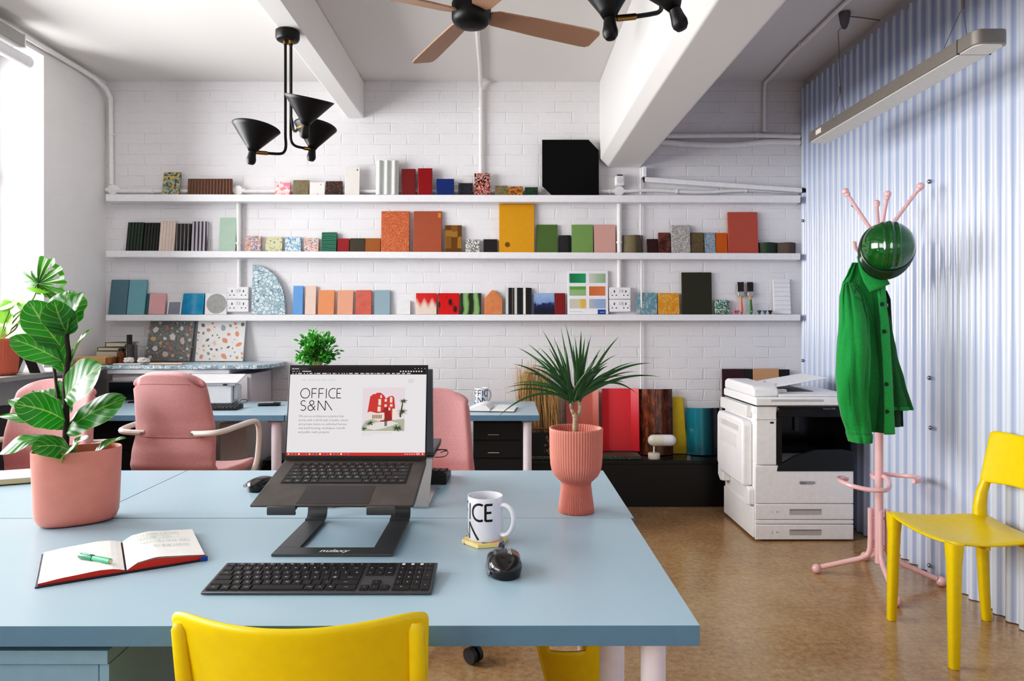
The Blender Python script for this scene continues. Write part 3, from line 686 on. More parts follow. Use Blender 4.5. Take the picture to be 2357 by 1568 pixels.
# cabinet knobs on the lowest shelf
def knob(u, col, label, s=1.):
    x = PX(u, YT)
    o = MB().lathe([(.004, 0), (.008, .001), (.0075, .008), (.011, .018), (.0155, .0245), (.0155, .027), (.013, .028), (.001, .0282)], 20).build('cabinet_knob', M('knob_' + str(col[0]), col, .35), loc=(x, YS + .03, shelf_z(3, x) + .001))
    tag(o, label, 'knob', 'loose cabinet knobs on the lowest shelf')
knob(1688, (190, 122, 136), 'pink cabinet knob at the left of the pair beside the green terrazzo')
knob(1695, (176, 110, 126), 'pink cabinet knob nearer the pink paintbrush')
knob(1746, (20, 92, 82), 'teal cabinet knob right of the green paintbrush')
knob(1758.5, (84, 112, 128), 'slate cabinet knob between teal and black knobs')
knob(1771, (24, 22, 26), 'black cabinet knob left of the white ribbed slab')
def brush(u, col, label):
    x = PX(u, YT); z = shelf_z(3, x); hh = PZ(648, YT) - z; a = R(6)
    t = thing('paint_brush', label, 'paintbrush', (x, YW - .012 - hh * math.sin(a), z + .001)); t.rotation_euler = (-a, 0, 0)
    MB().lathe([(.004, 0), (.009, .004), (.0125, .03), (.012, .055), (.0085, .09), (.0085, .104)], 18, sy=.7, capt=True).build('handle', M('brush_h' + str(col[0]), col, .35), t)
    MB().lathe([(.0085, .104), (.011, .118), (.019, .13)], 18, sy=.55).build('wood_neck', M('brush_neck', (206, 164, 116), .5), t)
    MB().box(-.021, .021, -.009, .009, .128, .162).build('ferrule', M('ferrule_steel', (190, 188, 184), .3, .8), t, bevel=.003)
    mb = MB()
    rnd = random.Random(int(u))
    for i in range(90):
        bx, by = rnd.uniform(-.019, .019), rnd.uniform(-.007, .007); tx = bx * 1.12
        mb.cyl((bx, by, .16), (tx + rnd.uniform(-.001, .001), by, hh * rnd.uniform(.965, 1.0)), .0013, .0008, 5)
    mb.box(-.019, .019, -.006, .006, .16, hh * .95)
    mb.build('bristles', M('bristle_brown', (46, 34, 30), .7), t, smooth=0)
    MB().cyl((0, -.0075, .02), (0, -.0095, .02), .0035, n=10).build('hang_hole', M('hole_light', (222, 214, 206), .5), t)
brush(1709, (226, 132, 116), 'upright paintbrush with pink handle')
brush(1731, (66, 124, 66), 'upright paintbrush with green handle')
KL[0] = 1.0
# ================================================================== DESKS
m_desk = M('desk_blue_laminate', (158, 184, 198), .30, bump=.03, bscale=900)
m_deskedge = M('desk_edge_shade', (94, 126, 148), .45)  # shade of the desk edges put into a darker blue than the top
m_leg = M('leg_white_powder', (224, 214, 222), .4)
def desk(label, x0, x1, y0, y1, ztop=.74, th=.034, rz=0., legs=(), r=.022, group=None, cat='desk'):
    cx = x1; t = thing('office_desk', label, cat, (x1, y0, 0), rz, group)
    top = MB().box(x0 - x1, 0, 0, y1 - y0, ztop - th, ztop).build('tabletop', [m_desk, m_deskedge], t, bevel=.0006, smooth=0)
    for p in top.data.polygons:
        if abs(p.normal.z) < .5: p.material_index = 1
    for lx, ly, rr in legs:
        g = MB().lathe([(rr * .82, 0), (rr * .82, .02), (rr, .25), (rr, ztop - th - .012)], 24, (lx, ly, .0005)).build('leg', m_leg, t)
        MB().box(lx - rr * 1.3, lx + rr * 1.3, ly - rr * 1.3, ly + rr * 1.3, ztop - th - .0115, ztop - th - .001).build('mounting_plate', M('plate_grey', (150, 150, 150), .4), g, smooth=0)
    return t
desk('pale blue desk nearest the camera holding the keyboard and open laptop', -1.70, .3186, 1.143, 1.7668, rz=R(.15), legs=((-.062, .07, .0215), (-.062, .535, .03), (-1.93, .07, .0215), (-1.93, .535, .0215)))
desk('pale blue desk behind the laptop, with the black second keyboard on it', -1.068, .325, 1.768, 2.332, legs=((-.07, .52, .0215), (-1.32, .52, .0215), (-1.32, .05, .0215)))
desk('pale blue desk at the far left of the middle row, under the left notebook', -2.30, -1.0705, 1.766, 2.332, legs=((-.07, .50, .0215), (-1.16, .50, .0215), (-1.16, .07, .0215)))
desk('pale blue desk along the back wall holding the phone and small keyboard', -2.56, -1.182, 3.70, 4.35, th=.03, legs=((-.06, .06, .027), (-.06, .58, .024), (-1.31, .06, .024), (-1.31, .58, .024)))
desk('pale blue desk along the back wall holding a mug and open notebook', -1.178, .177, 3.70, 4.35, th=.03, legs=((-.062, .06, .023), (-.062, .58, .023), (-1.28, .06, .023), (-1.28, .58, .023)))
# blue drawer cabinet under the near desk
m_cab = M('cabinet_blue', (124, 158, 178), .4)
t = thing('drawer_cabinet', 'pale blue drawer cabinet under the left end of the nearest desk', 'cabinet', (-.665, 1.16, 0))
MB().box(-.36, 0, 0, .48, .667, .690).build('cabinet_top', m_cab, t, bevel=.001, smooth=0)
MB().box(-.36, -.342, 0.004, .48, .002, .666).box(-.016, 0, .004, .48, .002, .666).box(-.342, -.016, .46, .478, .002, .666).box(-.342, -.016, .02, .46, .002, .03).build('carcass', m_cab, t, smooth=0)
for i in range(5):
    z1 = .664 - i * .128
    d = MB().box(-.340, -.0185, .006, .024, z1 - .124, z1).build('drawer', m_cab, t, bevel=.001, smooth=0)
# black drawer unit under the right back desk
m_bcab = M('cabinet_black', (20, 18, 22), .45)
m_chrome = M('chrome', (200, 198, 192), .2, 1.)
t = thing('drawer_unit', 'black drawer unit with silver handles under the right back desk', 'drawers', (PX(1143, 3.86), 3.86, 0))
MB().box(-.13, .14, .012, .42, .002, .695).build('carcass', m_bcab, t, smooth=0, bevel=.002)
for i in range(5):
    zc = .676 - i * .1; 
    d = MB().box(-.128, .138, 0, .0115, zc - .093, zc).build('drawer', m_bcab, t, bevel=.0015, smooth=0)
    MB().tube([(-.05, 0, zc - .063), (-.048, -.014, zc - .063), (.014, -.014, zc - .063), (.016, 0, zc - .063)], .0032, 8).build('handle', m_chrome, d)
# dark storage under the left back desk
t = thing('drawer_unit', 'black drawer unit in the shadow under the left back desk', 'drawers', (-2.2, 3.95, 0))
MB().box(-.36, .16, .012, .3, .002, .69).build('carcass', m_bcab, t, smooth=0, bevel=.002)
for i in range(4): 
    d = MB().box(-.358, .158, 0, .0115, .51 - i * .168, .673 - i * .168).build('drawer', m_bcab, t, bevel=.0015, smooth=0)
    MB().box(-.12, -.06, -.004, 0.001, .60 - i * .168, .606 - i * .168).build('handle', m_bcab, d, smooth=0)
t = thing('computer_tower', 'white computer case under the left back desk beside the swivel chair', 'computer', (PX(540, 4.1), 4.1, 0))
MB().box(-.09, .075, 0, .2, .30, .64).build('case', M('case_white', (206, 205, 205), .4), t, bevel=.006)
MB().box(-.1, .085, -.01, .21, .002, .299).build('stand_box', m_bcab, t, bevel=.004)
# low black bench along the back wall
m_bench = M('bench_black', (17, 15, 16), .35)
t = thing('low_bench', 'long low black bench along the foot of the brick wall', 'bench', (0, 4.646, 0))
MB().box(-1.62, 2.03, 0, .25, .002, .285).build('bench_body', m_bench, t, smooth=0, bevel=.002)
MB().box(-1.625, 2.035, -.004, .25, .286, .312).build('bench_top', M('bench_top_black', (24, 21, 21), .25), t, smooth=0, bevel=.002)

# ================================================================== PINK SWIVEL CHAIRS
def wool(name, c1, c2):
    k = NT(name); k.rough(.9); k.b.inputs['Sheen Weight'].default_value = .25
    f, _ = k.noise(k.obj(), 420, 2, .7); g_, _ = k.noise(k.obj(), 6, 2)
    k.base(k.mix(k.ramp(f, [(.35, (0, 0, 0, 1)), (.65, (1, 1, 1, 1))]), L(c1), L(c2))); k.bump(f, .35, .002); return k.m
m_pink = wool('pink_wool', (178, 118, 120), (204, 150, 148))
m_cream = M('cream_metal', (222, 212, 204), .35)
m_seam = M('seam_pink', (150, 98, 100), .8)
def swivel_chair(label, loc, rz, s=1.):
    t = thing('swivel_chair', label, 'office chair', loc, rz, 'pink swivel chairs'); t.scale = (s, s, s)
    # side profile: y forward, z up, half width
    rows = [(0., -.270, 1.008, .166), (.03, -.266, .995, .172), (.08, -.256, .965, .176), (.2, -.236, .88, .182), (.34, -.212, .775, .192), (.44, -.205, .70, .197),
            (.54, -.225, .63, .204), (.63, -.228, .565, .208), (.70, -.185, .515, .212), (.76, -.11, .492, .216), (.85, .05, .488, .222), (.94, .19, .49, .215), (.98, .225, .482, .20), (1., .235, .47, .17)]
    def fn(u, v):
        y, z, w = lerp_rows(rows, v); q = 2 * u - 1
        k_ = abs(q) ** 2.6
        back = 1 - min(1, max(0, (v - .6) / .15))
        return (w * q, y + k_ * .040 * back, z + k_ * .028 * (1 - back) - .075 * abs(q) ** 4 * max(0, 1 - v / .16) ** 1.3)
    MB().grid(fn, 14, 40).build('seat_shell', m_pink, t, solid=.042, soff=0, sub=2, smooth=180)
    # piping / fold line in the small of the back
    pts = [Vector(fn(i / 20, .44)) + Vector((0, -.0225, 0)) for i in range(2, 19)]
    MB().tube(pts, .0022, 6).build('seam', m_seam, t)
    pts = [Vector(fn(i / 20, .10)) + Vector((0, -.0225, 0)) for i in range(3, 18)]
    MB().tube(pts, .0012, 6).build('seam', m_seam, t)
    for sd in (-1, 1):
        p = [(.118, -.236, .722), (.16, -.243, .724), (.225, -.238, .728), (.254, -.19, .732), (.264, -.08, .738), (.266, .04, .740), (.266, .10, .728), (.264, .128, .685), (.258, .135, .60), (.25, .12, .51), (.22, .09, .455), (.12, .05, .445), (.03, .02, .445)]
        a = MB().tube(spline([(x * sd, y, z) for x, y, z in p], 5), .0135, 10).build('armrest', m_cream, t)
        MB().cyl((.122 * sd, -.236, .722), (.122 * sd, -.2535, .722), .0075, n=12).build('bolt', m_chrome, a)
    MB().cyl((0, 0, .10), (0, 0, .30), .027, n=16).cyl((0, 0, .30), (0, 0, .44), .018, n=16).build('column', m_cream, t)
    MB().box(-.09, .09, -.09, .10, .432, .462).build('mechanism', m_cream, t, bevel=.01)
    MB().tube([(.06, .0, .44), (.15, -.02, .435), (.22, -.03, .43)], .006, 8).build('lever', m_cream, t)
    for i in range(5):
        a = R(90 + 72 * i); c, sn = math.cos(a), math.sin(a)
        l = MB().tube([(c * .02, sn * .02, .125), (c * .12, sn * .12, .115), (c * .30, sn * .30, .082)], [.022, .02, .014], 10).build('base_arm', m_cream, t)
        k_ = MB()
        for q in (-1, 1):
            cx, cy = c * .30 - sn * .014 * q, sn * .30 + c * .014 * q
            k_.cyl((cx - sn * .008, cy + c * .008, .031), (cx + sn * .008, cy - c * .008, .031), .030, n=18)
        k_.cyl((c * .30, sn * .30, .03), (c * .30, sn * .30, .082), .008, n=8)
        k_.build('caster', M('caster_black', (30, 28, 30), .4), l)
    return t
ch = swivel_chair('pink fabric swivel chair seen from behind, at the left back desk', (PX(426, 3.33), 3.45, 0), R(-6), 1.0)
ch2 = dup(ch, (PX(1088, 2.80) - .205, 2.74, 0), R(180), 'pink fabric swivel chair half hidden behind the open laptop', 'pink swivel chairs'); ch2.scale = (1.02, 1.02, .945)
for c_ in ch2.children:
    if c_.name.startswith('base_arm'): c_.rotation_euler[2] = R(46)
for c_ in list(ch2.children):   # this chair has no arms
    if c_.name.startswith(('armrest', 'bolt')):
        for g_ in list(c_.children): bpy.data.objects.remove(g_)
        bpy.data.objects.remove(c_)
ch3 = dup(ch, (-2.02, 2.84, 0), R(172), 'pink fabric swivel chair at far left behind the leafy plant', 'pink swivel chairs'); ch3.scale = (1.08, 1.05, .975)

# ================================================================== YELLOW CHAIRS
m_yel = M('yellow_plastic', (230, 197, 0), .36)
def yellow_chair(label, loc, rz, ytip=.06):
    t = thing('yellow_chair', label, 'chair', loc, rz)
    def seat(u, v):
        q = 2 * u - 1; w = .212 - .03 * v + .0 * v
        # rounded front corners
        y = .235 - .415 * v
        return (w * q, y - .03 * abs(q) ** 6 * max(0, 1 - v * 4), .448 - .012 * math.cos(q * PI / 2) - .012 * math.sin(PI * min(1, v * 1.2)) + .0 - .03 * max(0, .10 - v) ** 1 * (1 - abs(q) ** 4) - .012 * max(0, v - .75) * 4)
    MB().grid(seat, 16, 16).build('seat', m_yel, t, solid=.012, soff=0, bevel=0, sub=1, smooth=180)
    def back(u, v):
        q = 2 * u - 1
        hw = .203 - .008 * (1 - v)
        cy = -.150 - ytip * (1 - q * q) - .050 * v
        top = .792 - .004 * (1 - q * q); bot = .572 + .02 * (1 - q * q)
        rc = .010 * (abs(q) ** 14)
        z = bot + (top - bot) * v
        z += rc * (-1 if v > .5 else 1) * abs(2 * v - 1)
        return (hw * q, cy, z)
    MB().grid(back, 28, 10).build('backrest', m_yel, t, solid=.012, soff=0, sub=1, smooth=180)
    for sd in (-1, 1):
        p = [(.192 * sd, .205, .455), (.196 * sd, .207, .30), (.2 * sd, .212, .0)]
        def leg(path, sizes, name):
            mb = MB(); n_ = len(path); vs = []
            for (x, y, z), (a, b) in zip(path, sizes):
                for k_ in range(12):
                    th_ = 2 * PI * k_ / 12; c, s_ = math.cos(th_), math.sin(th_)
                    c = math.copysign(abs(c) ** .55, c); s_ = math.copysign(abs(s_) ** .55, s_)
                    vs.append((x + a * c, y + b * s_, z))
            fs = [(i * 12 + k_, i * 12 + (k_ + 1) % 12, (i + 1) * 12 + (k_ + 1) % 12, (i + 1) * 12 + k_) for i in range(n_ - 1) for k_ in range(12)]
            fs += [tuple(range(11, -1, -1)), tuple(range((n_ - 1) * 12, n_ * 12))]
            mb.add(vs, fs); return mb.build(name, m_yel, t, smooth=60)
        leg([(.192 * sd, .205, .446), (.193 * sd, .206, .36), (.198 * sd, .209, .15), (.202 * sd, .212, .001)], [(.030, .026), (.022, .021), (.018, .019), (.016, .016)], 'leg')
        leg([(.188 * sd, -.155, .436), (.19 * sd, -.158, .3), (.196 * sd, -.17, .12), (.2 * sd, -.182, .001)], [(.024, .028), (.019, .02), (.017, .018), (.016, .016)], 'leg')
        leg([(.178 * sd, -.140, .430), (.180 * sd, -.140, .48), (.182 * sd, -.150, .54), (.183 * sd, -.174, .60), (.184 * sd, -.194, .68), (.184 * sd, -.211, .762), (.184 * sd, -.212, .772)],
            [(.018, .026), (.017, .024), (.016, .020), (.014, .017), (.013, .015), (.012, .013), (.008, .008)], 'back_post')
    MB().box(-.16, .16, .05, .07, .405, .43).box(-.16, .16, -.12, -.10, .400, .425).build('seat_rail', m_yel, t, bevel=.003)
    return t
yellow_chair('yellow plastic chair in the foreground, seen from behind', (-.324, 1.296, 0), 0, .074)
yellow_chair('yellow plastic chair beside the corrugated wall, cut off at the right', (1.812, 2.685, 0), R(90), .030)
# yellow stool with a slot handle under the desk
t = thing('yellow_stool', 'yellow plastic shell with a slot handle under the near desk', 'stool', (PX(1306, 2.04), 2.06, 0), R(4)); t.scale = (.86, .9, .8)
def shell(u, v):
    q = 2 * u - 1; w = .115 - .035 * (1 - v) ** 1.2
    z = .02 + .40 * v; cx = .055 * (1 - v)
    return (cx + w * q, -.05 + .03 * q * q + .10 * (1 - v) - 0.02, z)
vs = MB(); nu, nv = 24, 24
pts = [[Vector(shell(i / nu, j / nv)) for i in range(nu + 1)] for j in range(nv + 1)]
flat = [p for row in pts for p in row]; fs = []
for j in range(nv):
    for i in range(nu):
        if 20 <= j <= 21 and 4 <= i <= 16: continue
        a = j * (nu + 1) + i; fs.append((a, a + 1, a + nu + 2, a + nu + 1))
vs.add(flat, fs); vs.build('front_panel', m_yel, t, solid=.008, soff=0, smooth=180)
mb = MB()
mb.grid(lambda u, v: Vector(shell(1, v)) + Vector((.012 * u + .05 * u * (1 - v * .6), .20 * u, -.02 * u)), 6, 20)
mb.build('side_panel', m_yel, t, solid=.008, soff=0, smooth=180)
MB().grid(lambda u, v: Vector(shell(u, 1)) + Vector((0.03 * v, .19 * v, .004 * math.sin(PI * v))), 12, 6).build('seat', m_yel, t, solid=.010, soff=0, smooth=180)
mb = MB(); mb.grid(lambda u, v: Vector(shell(0, v)) + Vector((.0 * u, .19 * u, 0)), 6, 20); mb.build('side_panel', m_yel, t, solid=.008, soff=0, smooth=180)

# ================================================================== COPIER
m_cop = M('copier_white', (242, 241, 242), .42)
m_cop2 = M('copier_white_warm', (232, 230, 229), .42)
m_cblk = M('copier_black', (12, 10, 13), .18)
m_cdark = M('copier_slate', (24, 31, 36), .35)
t = thing('photocopier', 'tall white office photocopier with black front in the right corner', 'photocopier', (1.68, 3.92, 0))
k_ = 3.92 / F
def cx(u): return PX(u, 3.92) - 1.68
def cz(v): return PZ(v, 3.92)
x0, x1, D = cx(1738), cx(1965), .55
MB().box(x0 + .004, x1 - .004, .012, D, .012, .44).box(x0 + .004, x0 + .12, .012, D, .44, .76).box(x0 + .12, x1 - .01, .35, D, .44, .76).box(x0 + .1, x1 - .01, .02, D, .70, .76).build('body', m_cop, t, bevel=.004)
MB().box(x0 + .02, x1 - .02, .03, D - .03, 0.0005, .0115).build('plinth', m_cblk, t, smooth=0)
def front(name, v0, v1, xa=x0, xb=x1, y0=0., m=m_cop, bev=.005):
    return MB().box(xa, xb, y0, .0115, cz(v1), cz(v0)).build(name, m, t, bevel=bev, seg=3)
m_rec = M('copier_recess', (190, 187, 186), .6)
for v0, v1, lab in ((1208.5, 1243, '2'), (1161, 1196.5, '1')):
    d = front('paper_drawer', v0, v1)
    zc = (cz(v0) + cz(v1)) / 2
    MB().box(cx(1817), cx(1891), -.0006, .0005, zc - .0165, zc + .0165).build('grip', m_rec, d, bevel=.0002)
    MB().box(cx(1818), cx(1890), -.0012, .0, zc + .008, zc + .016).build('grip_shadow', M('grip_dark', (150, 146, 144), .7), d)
    mb = MB(); text_flat(mb, lab, cx(1776), zc - .008, .02, lambda x, y: Vector((x, -.0008, y))); text_flat(mb, 'A4' if lab == '1' else 'A3', cx(1786), zc - .004, .013, lambda x, y: Vector((x, -.0008, y)))
    mb.build('lettering', M('print_grey', (110, 110, 114), .6), d, flip=False, smooth=0)
front('front_strip', 1198, 1207)
door = front('front_door', 1073, 1159.5)
bd = MB().prism([(cx(1842) , cz(1108)), (cx(1872), cz(1108)), (cx(1876), cz(1109)), (cx(1876), cz(1113)), (cx(1870), cz(1115)), (cx(1842), cz(1115)), (cx(1840), cz(1113)), (cx(1840), cz(1109.5))], -.003, .0).build('badge', m_chrome, door, bevel=.0008)
mb = MB(); text_flat(mb, 'xerox', cx(1843), cz(1113.4), .0125, lambda x, y: Vector((x, -.0034, y))); mb.build('lettering', M('print_dark', (60, 60, 64), .5), bd, flip=False, smooth=0)
MB().prism([(cx(1740), cz(1070)), (cx(1740), cz(932)), (cx(1787), cz(935)), (cx(1787), cz(1070))], -.004, .0115).build('left_column', m_cop, t, bevel=.005)
MB().box(cx(1772), cx(1780), -.0055, -.004, cz(975), cz(971)).build('usb_port', m_cblk, t)
MB().box(cx(1740), cx(1787), -.006, -.003, cz(966.5), cz(965)).build('column_seam', m_rec, t)
# black front with the paper output well
poly = [(cx(1788), cz(936)), (cx(1965), cz(936)), (cx(1965), cz(1085.5)), (cx(1803), cz(1085.5)), (cx(1797), cz(1083.5)), (cx(1792), cz(1078)), (cx(1789), cz(1062)), (cx(1787.5), cz(1000))]
MB().prism([(cx(1790), cz(938)), (cx(1965), cz(938)), (cx(1965), cz(960)), (cx(1790), cz(960))], -.008, .02).build('control_panel', m_cblk, t, bevel=.003)
mb = MB(); text_flat(mb, 'VersaLink C7020', cx(1893), cz(942), .010, lambda x, y: Vector((x, -.0088, y))); mb.build('lettering', M('print_light', (190, 190, 190), .5), t, flip=False, smooth=0)
MB().box(cx(1790), cx(1962), .30, .31, .40, .75).build('output_well_back', m_cblk, t)
MB().box(cx(1958), cx(1965), .0, .3, .43, .72).build('output_well_side', m_cblk, t)
MB().prism([(.0, .395), (.3, .44), (.3, .62), (.26, .60), (.0, .52)][:2] + [(.3, .395)], cx(1790), cx(1957), 'x').build('output_tray', m_cblk, t)
mb = MB(); mb.prism([(cx(1788), cz(1085)), (cx(1965), cz(1085)), (cx(1965), cz(1040)), (cx(1940), cz(1035)), (cx(1880), cz(1036)), (cx(1830), cz(1050)), (cx(1790), cz(1074))], -.004, .02)
mb.build('output_lip', m_cdark, t, bevel=.002)
MB().box(cx(1788), cx(1800), .0, .3, .43, .72).build('output_well_side', m_cblk, t)
MB().prism([(cx(1877), cz(955)), (cx(1887), cz(955)), (cx(1886), cz(1010)), (cx(1877), cz(1010))], .28, .299).build('output_guide', M('guide_grey', (96, 94, 98), .4), t)
# scanner bed and document feeder
MB().box(x0 - .006, x1 + .002, -.012, D + .005, .762, .7655).build('scanner_gap', m_cblk, t)
MB().box(x0 - .004, x1 + .004, -.02, D + .005, .766, .812).build('scanner_bed', m_cop, t, bevel=.008, seg=3)
MB().prism([(.0, .762), (.0, .742), (.012, .72), (.10, .72), (.10, .762)], x0, cx(1790), 'x').build('scanner_shoulder', m_cop, t, bevel=.004)
MB().box(cx(1772), cx(1892), -.0208, -.018, cz(925) + .002, cz(919)).build('feeder_grip', m_rec, t)
mb = MB(); pr = [(.02, .8125), (.02, .838), (.032, .862), (.06, .872), (.5, .878), (.54, .866), (.545, .8125)]
mb.prism(pr, x0 - .002, cx(1796) , 'x'); mb.build('document_feeder', m_cop, t, bevel=.012, seg=3)
MB().box(cx(1796), x1, .02, .545, .8125, .826).build('feeder_base', m_cop2, t, bevel=.004)
mb = MB().prism([(cx(1797), .845), (cx(1925) + .02, .905), (cx(1925) + .02, .911), (cx(1797), .855)], .16, .50); mb.build('paper_tray', m_cop, t, bevel=.003)
MB().box(cx(1800), cx(1828), .10, .14, .826, .846).build('paper_guide', m_cop2, t, bevel=.004)
for q in (.22, .40): MB().prism([(cx(1815), .856), (cx(1822), .870), (cx(1824), .860)], q, q + .008).build('paper_stop', M('guide_grey', (96, 94, 98)), t)
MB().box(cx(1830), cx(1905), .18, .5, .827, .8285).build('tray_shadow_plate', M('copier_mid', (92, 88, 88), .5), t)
# left side: bypass tray, panels and handle
MB().prism([(.05, .43), (.05, .655), (.09, .675), (.50, .675), (.53, .65), (.53, .35), (.47, .30), (.05, .30)], x0 - .055, x0 + .0035, 'x').build('bypass_tray', m_cop, t, bevel=.014, seg=3)
MB().box(x0 - .0565, x0 - .054, .10, .48, .60, .64).build('tray_vents', m_cop2, t, bevel=.001)
mb = MB()
for i in range(14): mb.box(x0 - .0575, x0 - .056, .12 + i * .022, .13 + i * .022, .605, .635)
mb.build('vent_slots', m_rec, t)
MB().box(x0 - .0565, x0 - .054, .14, .46, .50, .58).build('tray_recess', m_cop2, t, bevel=.001)
MB().box(x0 - .03, x0 + .0035, .06, .54, .69, .757).build('side_panel', m_cop2, t, bevel=.006)
MB().prism([(.02, .20), (.02, .285), (.05, .30), (.09, .285), (.09, .20), (.06, .19)], x0 - .03, x0 + .0035, 'x').build('hinge_block', m_cop, t, bevel=.006)
MB().prism([(.44, .24), (.44, .33), (.50, .35), (.545, .33), (.545, .26), (.50, .23)], x0 - .045, x0 + .0035, 'x').build('hinge_block', m_cop, t, bevel=.008)
MB().box(x0 - .004, x0 + .0035, .02, D, .014, .185).build('side_skirt', m_cop, t, bevel=.003)
# ================================================================== COAT STAND
m_rose = M('pink_lacquer', (232, 184, 184), .3, coat=.3)
CX_, CY_ = 1.781, 3.32
t = thing('coat_stand', 'pale pink metal coat stand with ball ends by the corrugated wall', 'coat stand', (CX_, CY_, 0))
def q(u, v, Y): return P(u, v, Y) - Vector((CX_, CY_, 0))
MB().cyl((0, 0, .085), (0, 0, 1.68), .0185, n=24).build('pole', m_rose, t, bevel=.002)
feet = [(PX(1880, 3.42) - CX_, 3.42 - CY_), (2.035 - CX_, 3.25 - CY_), (PX(2064, 3.02) - CX_, 3.02 - CY_), (PX(1992, 3.60) - CX_, 3.60 - CY_)]
for fx, fy in feet:
    d = Vector((fx, fy, 0)); ln = d.length; d.normalize()
    p = [d * .036 + Vector((0, 0, .345)), d * .036 + Vector((0, 0, .2)), d * .038 + Vector((0, 0, .15)), d * .05 + Vector((0, 0, .118)), d * .085 + Vector((0, 0, .095)), d * (ln - .02) + Vector((0, 0, .034))]
    l = MB().tube([p[0], p[1]] + spline(p[2:5], 5) + [p[5]], .0125, 12).build('leg', m_rose, t)
    MB().sphere(d * ln + Vector((0, 0, .0235)), .023, 18).build('ball_foot', m_rose, l)
    MB().cyl(d * .012 + Vector((0, 0, .30)), d * .03 + Vector((0, 0, .30)), .007, n=8).cyl(d * .012 + Vector((0, 0, .15)), d * .03 + Vector((0, 0, .15)), .007, n=8).build('leg_bolt', m_rose, l)
for (u, v, Y, r) in ((1946, 441, 3.34, .0165), (2018, 467, 3.45, .015), (2043, 447, 3.22, .0165), (2119, 429, 3.28, .018)):
    e = q(u, v, Y); b_ = Vector((e.x * .08, e.y * .08, 1.64))
    a = MB().cyl(b_, e, .0095, .0085, 12).build('prong', m_rose, t)
    dd = (e - b_).normalized()
    MB().sphere(e, r, 18).lathe([(.0085, -.03), (.014, -.016), (.012, -.010)], 14, e, dd, capt=True).build('ball_end', m_rose, a)
# small hook at the left
hk = spline([q(2012, 590, 3.3), q(1985, 583, 3.3), q(1973, 575, 3.29), q(1968, 566, 3.28), q(1967, 557, 3.27)], 5)
MB().tube(hk, .0085, 10).build('coat_hook', m_rose, t)
MB().tube(spline([q(2026, 612, 3.32), q(2034, 610, 3.26), q(2042, 600, 3.2), q(2046, 585, 3.17)], 5), .0085, 10).build('coat_hook', m_rose, t)
# umbrella rings
r1 = [q(2030, 1095, 3.32), q(2042, 1103, 3.26), q(2047, 1118, 3.20), q(2040, 1128, 3.15), q(2020, 1129, 3.14), q(1990, 1126, 3.16), q(1955, 1117, 3.2), q(1936, 1108, 3.27), q(1930, 1102, 3.36), q(1938, 1100, 3.42), q(1950, 1103, 3.44)]
MB().tube(spline(r1, 5), .0105, 10).build('umbrella_ring', m_rose, t)
r2 = [q(2020, 1104, 3.32), q(2009, 1097, 3.36), q(2008, 1090, 3.42), q(2018, 1089, 3.46), q(2050, 1093, 3.47), q(2085, 1096, 3.43), q(2110, 1098, 3.37), q(2119, 1104, 3.28), q(2112, 1108, 3.24), q(2102, 1108, 3.23)]
MB().tube(spline(r2, 5), .0105, 10).build('umbrella_ring', m_rose, t)

# ================================================================== GREEN HELMET
k = NT('helmet_gloss'); k.rough(.10); k.b.inputs['Coat Weight'].default_value = .8; k.b.inputs['Coat Roughness'].default_value = .03
n1, _ = k.noise(k.obj(), 8, 2); k.base(k.mix(n1, L((6, 74, 22)), L((10, 88, 30)))); m_hel = k.m
HC = P(2047, 563, 3.045)
t = thing('hard_hat', 'glossy dark green hard hat hung on the coat stand', 'helmet', HC)
ax = Vector((-.30, -.90, .18)).normalized()       # crown points at the room
side = ax.cross(Vector((0, 0, 1))).normalized(); up = side.cross(ax).normalized()
def hel(u, v):
    a = 2 * PI * u; ph = v * PI / 2 * .98 + .0
    r = .106 * math.sin(PI / 2 * (1 - v)) ** .92 if v < 1 else .0005
    h = .106 * math.sin(PI / 2 * v)
    x, y = r * math.cos(a), r * math.sin(a) * 1.04
    # raised ribs along the crown
    rib = 0
    for c_, w_ in ((0., .007), (.026, .005), (-.026, .005)):
        rib = max(rib, math.exp(-((x - c_) / w_) ** 2))
    amp = .008 * rib * min(1, v * 2.5) * (1 if h > .02 else 0)
    p = side * x + up * y + ax * (h - .03)
    return p * (1 + amp / .12)
MB().grid(hel, 96, 40, wrapu=True).build('shell', m_hel, t, solid=.003, soff=-1, smooth=180)
def brim(u, v):
    a = 2 * PI * u
    ext = .006 + .030 * max(0, -math.sin(a - .35)) ** 2.2
    r0 = .106; r = r0 + ext * v
    return side * (r * math.cos(a)) + up * (r * math.sin(a) * 1.04) + ax * (-.030 - .018 * v * (1 + ext * 10))
MB().grid(brim, 96, 4, wrapu=True).build('brim', M('helmet_dark', (4, 48, 18), .2, coat=.5), t, solid=.004, soff=0, smooth=180)
MB().tube([side * (.100 * math.cos(a)) + up * (.100 * math.sin(a)) + ax * -.045 for a in [2 * PI * i / 40 for i in range(40)]], .006, 8, closed=True).build('headband', m_blk, t)

